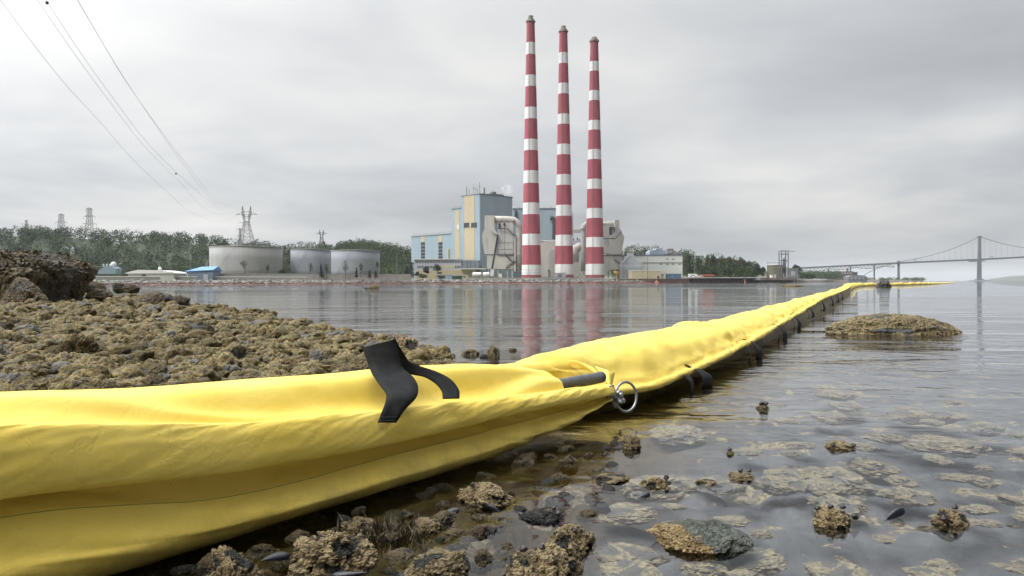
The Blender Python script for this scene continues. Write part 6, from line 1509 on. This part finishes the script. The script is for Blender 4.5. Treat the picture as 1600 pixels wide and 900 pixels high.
def rock_mesh(name, sub, seed, freq=9.0, amp=0.05, shape=(1, 1, 1), cover=0.15, angular=0.3, rough=0.35, mat=None, flat_cover=None):
    v, f = ICO[sub]; d = v.copy()
    sh = np.array(shape)
    off = seed * 7.31
    r = 1 + rough * fbm(d * 1.15 + off, 3, seed) + 0.10 * fbm(d * 3.5 + off, 3, seed + 3)
    # a few flat faces knocked off
    rng = np.random.default_rng(seed)
    for k in range(int(9 * angular + 2)):
        n = rng.normal(size=3); n /= np.linalg.norm(n); c = rng.uniform(0.62, 0.95); t = d @ n * r
        r = np.where(t > c, r * (1 - 0.75 * (t - c) / np.maximum(t, 1e-6)), r)
    p = d * r[:, None] * sh
    cv = fbm(d * 1.7 + off + 4, 4, seed + 9) + 0.25 * fbm(d * 6 + off, 3, seed + 12)
    cov = sstep(cv, -cover - 0.06, -cover + 0.06)
    if flat_cover is not None: cov = cov * sstep(-(p @ np.array(flat_cover)), -0.1, 0.25)
    f1, f2, idn = worley(p * freq + off, seed + 21)
    bump = np.sqrt(np.clip(1 - (f1 / 0.62) ** 2, 0, 1)); pitm = (1 - sstep(f1, 0.10, 0.20)) * (idn > 0.45)
    g1, g2, gid = worley(p * freq * 0.42 + off + 9, seed + 41)
    clump = np.sqrt(np.clip(1 - (g1 / 0.8) ** 2, 0, 1))
    h = cov * (amp * bump * (0.55 + 0.75 * idn) - amp * 0.55 * pitm + amp * 1.1 * clump * (0.4 + gid)) + 0.012 * fbm(p * 9 + off, 3, seed + 5)
    p = p + d * h[:, None]
    gap = sstep(f1, 0.58, 0.75) * cov
    me = bpy.data.meshes.new(name); me.from_pydata(p.tolist(), [], f.tolist())
    for k, arr in (('cover', cov * (1 - 0.5 * gap)), ('pit', np.clip(pitm * cov + 0.55 * gap * (gid > 0.35), 0, 1)), ('ident', idn * 0.75 + gid * 0.25)):
        a = me.attributes.new(k, 'FLOAT', 'POINT'); a.data.foreach_set('value', arr.astype(np.float32))
    me.update(); me.polygons.foreach_set('use_smooth', [True] * len(me.polygons)); me.materials.append(mat or M_ROCK)
    return me
SHORE_MESH = [rock_mesh("shore_stone", 6, 10 + k, 9.5 + (k % 3), 0.070, ((1, .85, .7), (1.1, .8, .6), (.95, 1, .8), (1.25, .8, .65))[k % 4], 0.50 if k % 4 else 0.2, 0.3, 0.42) for k in range(9)]
NEAR_MESH = [rock_mesh("near_stone", 7, 40 + k, 6.8, 0.085, ((1, .8, .72), (1, .9, .62), (.85, .8, 1))[k % 3], (0.22, 0.05, 0.35)[k % 3], 0.4, 0.36, M_ROCKW) for k in range(4)]
BARE_MESH = [rock_mesh("bare_stone", 6, 60 + k, 9, 0.04, (1, .8, .6), -0.9, 0.7, 0.3, M_ROCKW) for k in range(2)]
def place(me, name, label, loc, r, rot, cat="stone", group=None, sc=(1, 1, 1)):
    o = bpy.data.objects.new(name, me); COL.objects.link(o); o.location = loc; o.scale = (r * sc[0], r * sc[1], r * sc[2]); o.rotation_euler = rot
    return set_props(o, label, cat, group)
def gz(x, y): return float(ground_z([x], [y], False)[0])
def boom_clear(x, y, m):
    """true when a stone of radius m stands clear of the boom that lies on the stones"""
    t = np.array([0.594, 0.805]); n = np.array([0.805, -0.594]); d = np.array([x, y]) - np.array([-0.657, 1.29])
    s, u = d @ t, d @ n
    return not (-2 < s < 1.8 and -0.36 - m < u < 0.03 + m)
rngR = np.random.default_rng(21)
cands = []
tries = 0
while len(cands) < 2300 and tries < 60000:
    tries += 1
    px = rngR.uniform(-90, 712); py = 447 + 200 * rngR.random() ** 0.9
    p = PZ(px, py, 0.1)
    for _ in range(4):
        z = gz(p.x, p.y); 
        if z > 0.45: z = 0.45
        p = PZ(px, py, z + 0.03)
        if p.y < 0: break
    if p.y < 0.6 or p.y > 45: continue
    d = float(shore_dist(np.array([p.x]), np.array([p.y]))[0])
    if d < -0.10: continue
    r = rngR.choice([0.045, 0.06, 0.075, 0.09, 0.115], p=[.26, .34, .25, .11, .04]) * rngR.uniform(.65, 1.0) * (1 + 0.25 * min(p.y / 10, 2.0))
    if not boom_clear(p.x, p.y, r * 0.8): continue
    k = 0.78
    if any((p.x - c[0]) ** 2 + (p.y - c[1]) ** 2 < ((r + c[3]) * k) ** 2 for c in cands): continue
    cands.append((p.x, p.y, gz(p.x, p.y), r))
cands.sort(key=lambda c: -c[3] / c[1])
LAB_S = "barnacle crusted stone lying among the others on the stony shore behind the boom"
for i, (x, y, z, r) in enumerate(cands[:290]):
    me = SHORE_MESH[i % 9]
    place(me, "barnacled_stone", LAB_S, (x, y, z + r * rngR.uniform(0.05, 0.42)), r, (rngR.uniform(-.4, .4), rngR.uniform(-.4, .4), rngR.uniform(0, 6.3)), "stone", "stones of the shore behind the boom", (1, 1, rngR.uniform(.8, 1.15)))
# the rest, and the cobbles between them, as one mass
V = []; F = []; A = {'cover': [], 'pit': [], 'ident': []}; n0 = 0
bv, bf = ICO[4]
small = []
while len(small) < 950:
    px = rngR.uniform(-90, 712); py = 447 + 185 * rngR.random() ** 0.8; p = PZ(px, py, 0.1)
    for _ in range(3): p = PZ(px, py, min(gz(p.x, p.y), .45)) if p.y > 0 else p
    if p.y < 0.8 or p.y > 45: continue
    d = float(shore_dist(np.array([p.x]), np.array([p.y]))[0])
    if d < -0.25: continue
    r = rngR.uniform(0.018, 0.05) * (1 + 0.12 * min(p.y, 15))
    if boom_clear(p.x, p.y, r): small.append((p.x, p.y, gz(p.x, p.y), r))
for i, (x, y, z, r) in enumerate(cands[290:] + small):
    off = rngR.uniform(0, 100); d = bv
    rr = 1 + 0.35 * fbm(d * 1.2 + off, 2, 5); f1, f2, idn = worley(d * 4.5 + off, 3)
    rr = rr + 0.20 * np.sqrt(np.clip(1 - (f1 / .65) ** 2, 0, 1)) + 0.10 * fbm(d * 5 + off, 2, 8)
    v = d * (rr * r)[:, None] * np.array([1, rngR.uniform(.7, 1), rngR.uniform(.55, .9)])
    a = rngR.uniform(0, 6.3); ca, sa = math.cos(a), math.sin(a); v = v @ np.array([[ca, -sa, 0], [sa, ca, 0], [0, 0, 1]])
    V.append(v + np.array([x, y, z + r * rngR.uniform(0.05, 0.75)])); F.append(bf + n0); n0 += len(bv)
    c = 1.0 if rngR.random() < 0.93 else 0.2
    A['cover'].append(np.full(len(bv), c) * (0.6 + 0.4 * (idn > .3))); A['pit'].append(0.5 * (f1 > 0.7)); A['ident'].append(np.clip(idn * .6 + rngR.uniform(-.25, .5), 0, 1))
o = link_mesh("shore_cobbles", np.concatenate(V), np.concatenate(F), M_COBBLE, None, True, {k: np.concatenate(v) for k, v in A.items()}); set_props(o, kind='stuff')

# ---- stones standing in the shallows, measured one by one: (px, waterline py, width px, height px, mesh, label)
WATER = [
 (757, 792, 96, 50, NEAR_MESH[0], "barnacled stone with a bare slate face, in the shallows below the boom's last curve"),
 (520, 896, 140, 92, NEAR_MESH[2], "big barnacle covered stone tight under the boom, next to a black mussel"),
 (358, 925, 92, 92, NEAR_MESH[1], "tan barnacled stone closest under the belly of the boom, with a black mussel beside it"),
 (690, 905, 112, 62, NEAR_MESH[1], "low barnacle rimmed stone with a bare grey top, between two bigger stones under the boom"),
 (838, 922, 140, 98, NEAR_MESH[3], "tallest barnacled stone of the shallows, crusted with large barnacle cups"),
 (893, 858, 84, 54, NEAR_MESH[0], "rounded barnacled stone with a snail, just behind the tallest stone of the shallows"),
 (848, 815, 76, 30, BARE_MESH[0], "dark green wet stone with snails, behind the rounded barnacled stone"),
 (672, 832, 56, 30, NEAR_MESH[3], "small barnacled stone in brown weed in the shade of the boom"),
 (560, 828, 60, 26, NEAR_MESH[2], "half hidden dim stone in the deepest shade of the boom"),
 (990, 702, 36, 32, NEAR_MESH[3], "dark clump of barnacles and mussels near the steel ring"),
 (956, 755, 66, 20, NEAR_MESH[1], "flat barnacled stone just breaking the surface beyond the shade of the boom"),
 (1022, 762, 52, 24, NEAR_MESH[0], "pale barnacled stone with two black snails on its end"),
 (1140, 710, 15, 10, NEAR_MESH[3], "tiny stone topped by a single black snail"),
 (1192, 639, 21, 11, NEAR_MESH[2], "small far out stone with two dark snails on top"),
 (1103, 758, 42, 14, NEAR_MESH[1], "small flat barnacled stone between the snail topped stones"),
 (1162, 751, 50, 18, NEAR_MESH[3], "flat tan stone with a snail on its upper edge"),
 (1312, 703, 50, 20, NEAR_MESH[0], "lone tan barnacled stone on open water, with snails along its foot"),
 (1305, 826, 68, 44, NEAR_MESH[3], "tan barnacled stone ringed with black snails, beside the black mussel wedge"),
 (1482, 822, 54, 38, NEAR_MESH[2], "rounded tan barnacled stone with a flat shelf, past the black mussel wedge"),
 (1447, 827, 32, 10, NEAR_MESH[1], "low flat stone awash beside the rounded tan stone"),
 (1583, 822, 24, 7, NEAR_MESH[1], "thin tan stone barely awash at the edge of the view"),
 (735, 555, 32, 14, NEAR_MESH[0], "low dark barnacled stone standing in the water behind the boom"),
 (770, 558, 22, 26, NEAR_MESH[2], "pointed barnacled stone sticking up behind the boom"),
 (756, 559, 13, 9, BARE_MESH[1], "small black stone at the foot of the pointed one"),
 (800, 548, 14, 8, NEAR_MESH[3], "little tan stone beyond the pointed one behind the boom"),
 (722, 571, 22, 9, NEAR_MESH[1], "small stone close against the back of the boom"),
 (669, 552, 34, 19, NEAR_MESH[0], "rounded stone in the water next to the high cone shaped stone"),
 (655, 572, 26, 20, NEAR_MESH[3], "small stone at the foot of the high cone shaped stone"),
 (626, 556, 62, 46, NEAR_MESH[2], "high cone shaped barnacled stone rising behind the black strap"),
 (590, 560, 40, 26, NEAR_MESH[1], "barnacled stone at the edge of the shore hidden partly by the black strap"),
 (708, 556, 9, 5, BARE_MESH[0], "tiny black stone dot between the stones behind the boom"),
 (372, 497, 26, 10, SHORE_MESH[0], "flat ochre rock patch off the shore in calm water"),
 (482, 503, 16, 5, SHORE_MESH[1], "small lone stone off the shore near the flat ochre patch"),
 (335, 483, 18, 9, SHORE_MESH[3], "little ochre stone at the water's edge farther along the shore"),
 (1237, 447.8, 36, 4.5, SHORE_MESH[1], "low ochre shoal of rock on open water before the dock tower"),
 (582, 452.0, 24, 9, SHORE_MESH[2], "round ochre rock in the water before the last oil tank"),
 (327, 446.8, 16, 3, SHORE_MESH[4], "dark rock off the embankment below the blue roofed shed"),
]
WPOS = {}
for i, (px, py, w, hgt, me, lab) in enumerate(WATER):
    p = PZ(px, py, 0.0); sc = p.y / FPX; hw = w / 2 * sc * 1.06; hz = max(0.45 * hgt * sc, hgt * sc - 0.75 * hw * CAM_H / p.y) * 0.76
    zmax = max(v.co.z for v in me.vertices); xm = max(abs(v.co.x) for v in me.vertices); ym = max(abs(v.co.y) for v in me.vertices)
    a = rngR.uniform(-.3, .3) + (math.pi if i % 2 else 0)
    o = place(me, "barnacled_stone", lab, (p.x * (1 + hw * 0.75 / p.y), p.y + hw * 0.75, hz * 0.08 - 0.004), 1.0, (0, 0, a), "stone", "stones standing in the water")
    o.scale = (hw / xm * 1.02, hw * (0.9 if py > 460 else 0.7) / ym, (hz * 0.95) / zmax)
    WPOS[i] = (p.x * (1 + hw * .75 / p.y), p.y + hw * .75, hw, hz)
# the flat grey green slab with barnacles on one end
p = PZ(1118, 868, 0.0)
me = rock_mesh("slab", 7, 91, 13, 0.035, (1, .85, .55), -0.25, 1.0, 0.22, M_ROCKW)
a_ = me.attributes['cover']; co = np.array([v.co for v in me.vertices]); cvv = sstep(-co[:, 0] * 0.9 - co[:, 1] * 0.35 - np.maximum(co[:, 2], 0) * .2 + 0.22 * fbm(co * 3, 4, 3), 0.34, 0.44); a_.data.foreach_set('value', cvv.astype(np.float32))
f1, f2, idn = worley(co * 13, 5); bumpy = cvv * 0.075 * np.sqrt(np.clip(1 - (f1 / .62) ** 2, 0, 1)) * (0.5 + idn)
nn = co / np.linalg.norm(co, axis=1)[:, None]; co2 = co + nn * bumpy[:, None]; me.vertices.foreach_set('co', co2.ravel())
me.attributes['ident'].data.foreach_set('value', idn.astype(np.float32)); me.attributes['pit'].data.foreach_set('value', ((f1 < .14) * cvv * (idn > .5)).astype(np.float32)); me.update()
o = place(me, "slab_stone", "large flat grey green slab with tan barnacles on one end, half out of the water", (p.x, p.y + .07, 0.008), 1.0, (0.20, 0.04, 0.12), "stone")
hw = 72 * p.y / FPX; o.scale = (hw, hw * .95, hw * .55)
me.materials[0] = rock_material("slab_stone_wet", True, (0.42, 0.27, 0.10), (0.70, 0.52, 0.25), ((0.075, 0.085, 0.072), (0.22, 0.235, 0.20)))
# big flat island of barnacled rock
me = rock_mesh("island", 7, 120, 30, 0.009, (1, .55, .22), 0.55, -0.2, 0.14, M_ISLE)
co = np.array([v.co for v in me.vertices]); co[:, 2] *= np.sqrt(np.clip(1.02 - (co[:, 0] / np.abs(co[:, 0]).max()) ** 2, 0.02, 1)); me.vertices.foreach_set('co', co.ravel()); me.update()
o = place(me, "rock_island", "broad flat topped barnacle covered rock standing alone in open water", (PZ(1396, 524, 0).x * (1 + .35 / PZ(1391, 524, 0).y), PZ(1391, 524, 0).y + .35, -0.02), 1.0, (0, 0.03, 0.0), "rock")
hw = 112 * PZ(1391, 524, 0).y / FPX; o.scale = (hw * 0.98, hw * 0.8, 0.21 / max(v.co.z for v in me.vertices))
# dark boulder by the distant boom
p = P(1380, 449, 62); me = rock_mesh("dark_boulder", 6, 133, 9, 0.08, (1, .8, .9), -0.1, 0.4, 0.3, None)
o = place(me, "boulder", "dark boulder standing against the most distant boom section", (p.x, 62, 0.02), 0.62, (0, 0, .6), "rock")
me.materials[0] = rock_material("weedy_boulder", False, (0.07, 0.05, 0.025), (0.16, 0.12, 0.06))

# ---- the big boulder with its cap of seaweed at the head of the shore
M_BOULD = rock_material("boulder_ochre", False, (0.060, 0.044, 0.020), (0.15, 0.105, 0.045))
v, f = ICO[7]; d = v.copy()
pw = 0.60
sup = np.sign(d) * np.abs(d) ** pw; sup /= np.maximum(np.abs(sup).max(axis=1), 1e-6)[:, None] ** 0.55
r = 1 + 0.14 * fbm(d * 1.6 + 3, 4, 71) + 0.05 * fbm(d * 6, 3, 72) + 0.02 * fbm(d * 18, 3, 73)
pt = sup * r[:, None]
pt[:, 0] *= 1 + 0.10 * pt[:, 2]
bl = thing("boulder", "big dark boulder capped with hanging brown seaweed at the head of the shore", "rock", (XP(-34, 12.6), 13.2, 0.2))
pt[:, :2] *= (1 + 0.10 * sstep(pt[:, 2], -0.2, 0.7) - 0.30 * sstep(pt[:, 2], 0.55, 1.0))[:, None]; cov = np.maximum(sstep(fbm(d * 2.2 + 7, 4, 74), -0.5, -0.2), 0.55); g1, _, gi = worley(pt * 11, 75)
pt = pt * (1 + 0.02 * (1 - np.clip(g1 / .7, 0, 1)) * (pt[:, 2] > 0.2))[:, None] * np.array([0.96, 1.0, 0.64]) + np.array([0, 0, 0.20])
o = link_mesh("stone_body", pt, f.tolist(), M_BOULD, bl, True, {'cover': cov, 'pit': (g1 > .7) * 0.5, 'ident': gi})
rng = np.random.default_rng(4); zz = pt[:, 2]; cand = np.where((zz > 0.50))[0]; pick = rng.choice(cand, 2600)
vs = []; fs = []; tn = []
for i in pick:
    b = Vector(pt[i]); out = Vector(d[i]); out.z *= 0.4; L = rng.uniform(.012, .04); w = rng.uniform(.008, .022); sd = Vector(rng.normal(size=3)).normalized()
    p0 = b + out * 0.01; p1 = b + out * (0.015 + .015 * rng.random()) + sd * 0.025 + Vector((0, 0, .006)); p2 = b + out * 0.02 + sd * L * .5 - Vector((0, 0, L * .55)) * (0.35 if b.z > .78 else 1)
    s = sd.cross(out); s = s.normalized() * w if s.length > 1e-6 else Vector((w, 0, 0)); n0 = len(vs)
    vs += [p0 - s, p0 + s, p1 - s, p1 + s, p2]; fs += [(n0, n0 + 1, n0 + 3, n0 + 2), (n0 + 2, n0 + 3, n0 + 4)]; tn += [rng.random()] * 5
t = NT("brown_seaweed"); c = t.mix(t.attr('tone'), (0.016, 0.012, 0.006), (0.085, 0.060, 0.022)); t.l(c, t.bs.inputs['Base Color']); t.bs.inputs['Roughness'].default_value = 0.5
link_mesh("seaweed_fronds", vs, fs, t.m, bl, False, {'tone': tn})
# stones leaning at its foot
M_PALEROCK = rock_material("ochre_pale", False, (0.20, 0.15, 0.085), (0.34, 0.27, 0.16))
for px, py, w, hg, lab, sd in ((30, 467, 66, 36, "pale ochre wedge of rock leaning at the foot of the seaweed boulder", 81), (146, 452, 32, 13, "low ochre block just past the seaweed boulder", 82), (182, 450, 24, 9, "small ochre block farther past the seaweed boulder", 83), (236, 473, 58, 18, "broad ochre rock at the shore's far corner", 84), (276, 474, 32, 13, "brown rock next to the broad ochre one by the water", 85), (148, 463, 48, 15, "greenish rounded rock in front of the low ochre block", 86), (200, 452, 26, 8, "little flat rock by the water beyond the boulder", 87)):
    Y = 11.2 if px < 100 else 13.5; me = rock_mesh("shore_rock", 6, sd, 12, 0.04, (1, .8, .75), 0.2, 0.9, 0.25, M_PALEROCK)
    p = P(px, py, Y); hw = w / 2 / FPX * Y; zm = max(v.co.z for v in me.vertices)
    o = place(me, "shore_rock", lab, (p.x, Y + .1, p.z), 1, (0, 0, rngR.uniform(-.4, .4)), "rock", "larger rocks at the head of the shore"); o.scale = (hw, hw * .8, hg / FPX * Y / zm)

# ---- stones crowded under the boom, their wet stone colour darkened for its shade
LAB_D = "dim wet stone among many crowded into the shade under the boom's belly"
got = []; SHADE_DARK_MESH = [m_.copy() for m_ in NEAR_MESH]; M_SHADE_DARK = rock_material('shade_darkened_wet_stone', True, (0.13, 0.085, 0.035), (0.30, 0.225, 0.11))
for m_ in SHADE_DARK_MESH: m_.materials[0] = M_SHADE_DARK
rngD = np.random.default_rng(77)
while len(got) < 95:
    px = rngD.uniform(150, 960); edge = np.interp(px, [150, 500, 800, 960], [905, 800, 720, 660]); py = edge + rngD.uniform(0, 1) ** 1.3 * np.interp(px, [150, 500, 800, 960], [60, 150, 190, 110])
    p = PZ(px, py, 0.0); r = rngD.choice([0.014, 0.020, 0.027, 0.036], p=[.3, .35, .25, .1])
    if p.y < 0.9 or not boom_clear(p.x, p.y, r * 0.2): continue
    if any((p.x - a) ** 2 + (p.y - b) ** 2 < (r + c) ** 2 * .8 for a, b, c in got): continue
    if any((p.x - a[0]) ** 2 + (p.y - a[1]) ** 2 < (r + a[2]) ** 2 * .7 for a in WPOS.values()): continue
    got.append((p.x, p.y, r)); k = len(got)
    me = SHADE_DARK_MESH[k % 4] if rngD.random() < 0.62 else BARE_MESH[k % 2]
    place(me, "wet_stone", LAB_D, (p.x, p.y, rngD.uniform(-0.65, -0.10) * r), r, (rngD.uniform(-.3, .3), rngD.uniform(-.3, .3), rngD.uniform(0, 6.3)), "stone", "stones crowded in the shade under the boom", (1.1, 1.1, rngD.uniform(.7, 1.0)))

# ---- flat stones lying just under the surface of the open shallows
LAB_U = "pale barnacled stone lying flat just under the surface of the open shallows"
SUNK_MESH = [m_.copy() for m_ in NEAR_MESH]; _t = NT('sunken_barnacled_stone'); _c = _t.mix(_t.rng(_t.noise(5, 5, 0.6), 0.3, 0.7), (0.15, 0.125, 0.075), (0.31, 0.265, 0.17))
_c = _t.mix(_t.math('MULTIPLY', _t.attr('cover'), _t.rng(_t.noise(3.5, 5, 0.65), 0.34, 0.52)), (0.095, 0.094, 0.09), _c); _t.l(_c, _t.bs.inputs['Base Color']); _t.bs.inputs['Roughness'].default_value = 0.9; M_SUNK = _t.m
for m_ in SUNK_MESH: m_.materials[0] = M_SUNK
sub_ = []; rngU = np.random.default_rng(31); guard = 0
while len(sub_) < 68 and guard < 8000:
    guard += 1
    py = 610 + 300 * rngU.random() ** 0.8; px = rngU.uniform(np.interp(py, [610, 900], [1080, 930]), 1660); p = PZ(px, py, -0.02); r = rngU.choice([0.022, 0.035, 0.055, 0.085], p=[.3, .33, .25, .12]) * (1 + 0.15 * (p.y - 1.3))
    if any((p.x - a) ** 2 + (p.y - b) ** 2 < (r + c) ** 2 * .85 for a, b, c in sub_): continue
    if any((p.x - a[0]) ** 2 + (p.y - a[1]) ** 2 < (r + a[2]) ** 2 * .6 for a in WPOS.values()): continue
    sub_.append((p.x, p.y, r)); me = SUNK_MESH[len(sub_) % 4]; zz_ = 0.30 * r; top_ = max(v.co.z for v in me.vertices) * zz_
    o = place(me, "sunken_stone", LAB_U, (p.x, p.y, -0.006 - rngU.random() * 0.025 - top_), r, (0, 0, rngU.uniform(0, 6.3)), "stone", "stones under the surface of the shallows", (1.15, 1.0, 0.30))

# ---- mussels and snails
M_MUS = nmat("mussel_shell", (0.012, 0.014, 0.022), 0.28, var=0.4, scale=30, bump=0.25, bscale=90, bdist=0.001)
M_SNAIL = nmat("snail_shell", (0.022, 0.019, 0.018), 0.4, var=0.4, scale=60, bump=0.3, bscale=200, bdist=0.001)
def mussel_half(sgn):
    v, f = ICO[4]; p = v.copy(); t = (p[:, 0] + 1) / 2
    w = (np.sin(np.pi * np.clip(t, 0, 1) ** 0.62) ** 0.8)
    q = np.stack([p[:, 0], p[:, 1] * 0.50 * (0.06 + 0.94 * t ** 0.8), np.abs(p[:, 2]) * 0.30 * (0.15 + 0.85 * t)], 1)
    q[:, 1] += 0.10 * np.sin(t * 3.1)
    q[:, 2] = (q[:, 2] + 0.006 * np.sin(np.linalg.norm(p - np.array([-1, 0, 0]), axis=1) * 26)) * sgn
    return q, f.tolist()
mus_m = []
for sgn in (1, -1):
    q, f = mussel_half(sgn); q[:, 2] += sgn * 0.004; me = bpy.data.meshes.new("valve"); me.from_pydata(q.tolist(), [], f); me.update(); me.polygons.foreach_set('use_smooth', [True] * len(me.polygons)); me.materials.append(M_MUS); mus_m.append(me)
def mussel(px, py, size, rot, label, z=0.0):
    p = PZ(px, py, z); L = size * p.y / FPX / 2
    r = thing("mussel", label, "mussel", p, "black mussels in the shallows"); r.scale = (L, L, L); r.rotation_euler = rot
    for me in mus_m:
        o = bpy.data.objects.new("valve", me); COL.objects.link(o); o.parent = r
mussel(1397, 806, 40, (1.35, -0.45, 0.15), "open black mussel standing up in open water like a wedge", 0.004)
mussel(702, 802, 36, (0.5, -0.2, 0.5), "grey black mussel by the barnacled stone with a slate face")
mussel(772, 796, 34, (0.9, -.3, 2.6), "black mussel tucked under the barnacled stone with a slate face")
mussel(430, 872, 54, (0.4, 0.1, 0.9), "black mussel between two stones in the shade under the boom", .02)
mussel(545, 898, 66, (0.3, 0.2, 2.9), "long black mussel in front of the big stone under the boom", .015)
mussel(1004, 776, 28, (0.7, -.3, 0.3), "black mussel awash beside the pale stone with two snails")
mussel(700, 872, 30, (0.5, .2, 1.9), "small black mussel behind the low grey topped stone")
mussel(818, 806, 26, (0.5, -.2, 2.2), "black mussel next to the dark green wet stone")
# snails: a turban of whorls
bm = MB(); prof = [(0.02, 1.0)] + [(0.16 + 0.84 * (1 - z) ** 0.8 * (1 - 0.10 * abs(math.sin((1 - z) * 7.5))), z) for z in np.linspace(0.92, 0.0, 18)] + [(0.85, -0.3), (0.5, -0.5), (0.02, -0.55)]
bm.lathe(prof, (0, 0, 0), 18); sn_shell = bpy.data.meshes.new("shell"); sn_shell.from_pydata([tuple(v) for v in bm.v], [], bm.f); sn_shell.update(); sn_shell.polygons.foreach_set('use_smooth', [True] * len(sn_shell.polygons)); sn_shell.materials.append(M_SNAIL)
SN = [(17, -0.8, .55, .9, "on the shore side of the snail ringed stone"), (17, -.25, .0, 1.6, "on the crown of the snail ringed stone, the lower one"), (17, .45, .05, 1.45, "on the crown of the snail ringed stone, the bigger one"), (17, .85, -.5, .7, "low on the outer foot of the snail ringed stone"), (17, .98, -.35, .6, "outermost at the foot of the snail ringed stone"),
      (18, .55, .2, 1.4, "on the crown of the rounded tan stone"), (18, -.7, -.75, .5, "at the foot of the rounded tan stone"), (12, 0, 0, 1.6, "sitting alone on the tiny stone"), (13, .5, 0, 1.5, "on the outer half of the small far out stone"), (13, -.2, 0, 1.6, "on the middle of the small far out stone"),
      (15, .5, .3, 1.4, "on the upper edge of the flat tan stone"), (15, -.15, .3, 1.3, "near the middle of the flat tan stone"), (11, .85, -.2, 1.1, "on the end of the pale stone"), (11, 1.0, -.5, .4, "at the waterline of the pale stone"), (16, -.75, -.6, .6, "at the shore side foot of the lone tan stone"), (16, .85, -.5, .5, "at the outer foot of the lone tan stone"),
      (6, .55, -.3, 1.0, "on the dark green wet stone, the upper one"), (6, .75, -.55, .6, "on the dark green wet stone, the lower one"), (5, .1, -.65, .8, "on the face of the rounded barnacled stone"), (4, -.35, -.6, 1.0, "on the shore side of the tallest stone"), (4, .15, -.5, 1.3, "high on the tallest stone"), (4, .35, -.75, .5, "low on the face of the tallest stone"), (0, -.45, -.4, 1.2, "on the shore side top of the slate faced stone")]
for i, fx, fy, fz, lab in SN:
    x, y, hw, hz = WPOS[i]; s = 0.0085 * max(0.8, min(2.2, y / 2.2)) * rngR.uniform(.85, 1.15)
    o = place(sn_shell, "sea_snail", "small black sea snail " + lab, (x + fx * hw * .8, y + fy * hw * .7, max(0.003, hz * min(fz, 1.0) * (1 - .25 * fx * fx))), s, (rngR.uniform(-.6, .6), rngR.uniform(-.6, .6), rngR.uniform(0, 6)), "snail", "sea snails on the stones in the water")
# tuft of brown weed in the shade and a few floating bubbles
rng = np.random.default_rng(9); vs = []; fs = []; tn = []
p = PZ(600, 838, 0)
for k in range(420):
    b = p + Vector((rng.normal() * .035, rng.normal() * .03 + .02, -.02)); sd = Vector(rng.normal(size=3)); L = rng.uniform(.02, .05); sd = Vector([max(-1.5, min(1.5, c_)) for c_ in sd]); q1 = b + Vector((sd.x * .006, sd.y * .006, L * .6)); q2 = q1 + Vector((sd.x * .012, sd.y * .012, L * .35)); s = Vector((.0012, .0004, 0)); n0 = len(vs)
    vs += [b - s, b + s, q1 - s, q1 + s, q2]; fs += [(n0, n0 + 1, n0 + 3, n0 + 2), (n0 + 2, n0 + 3, n0 + 4)]; tn += [rng.random()] * 5
o = link_mesh("seaweed_tuft", vs, fs, bpy.data.materials["brown_seaweed"], None, False, {'tone': tn}); set_props(o, "tuft of brown weed standing in the water in the shade of the boom", "seaweed")
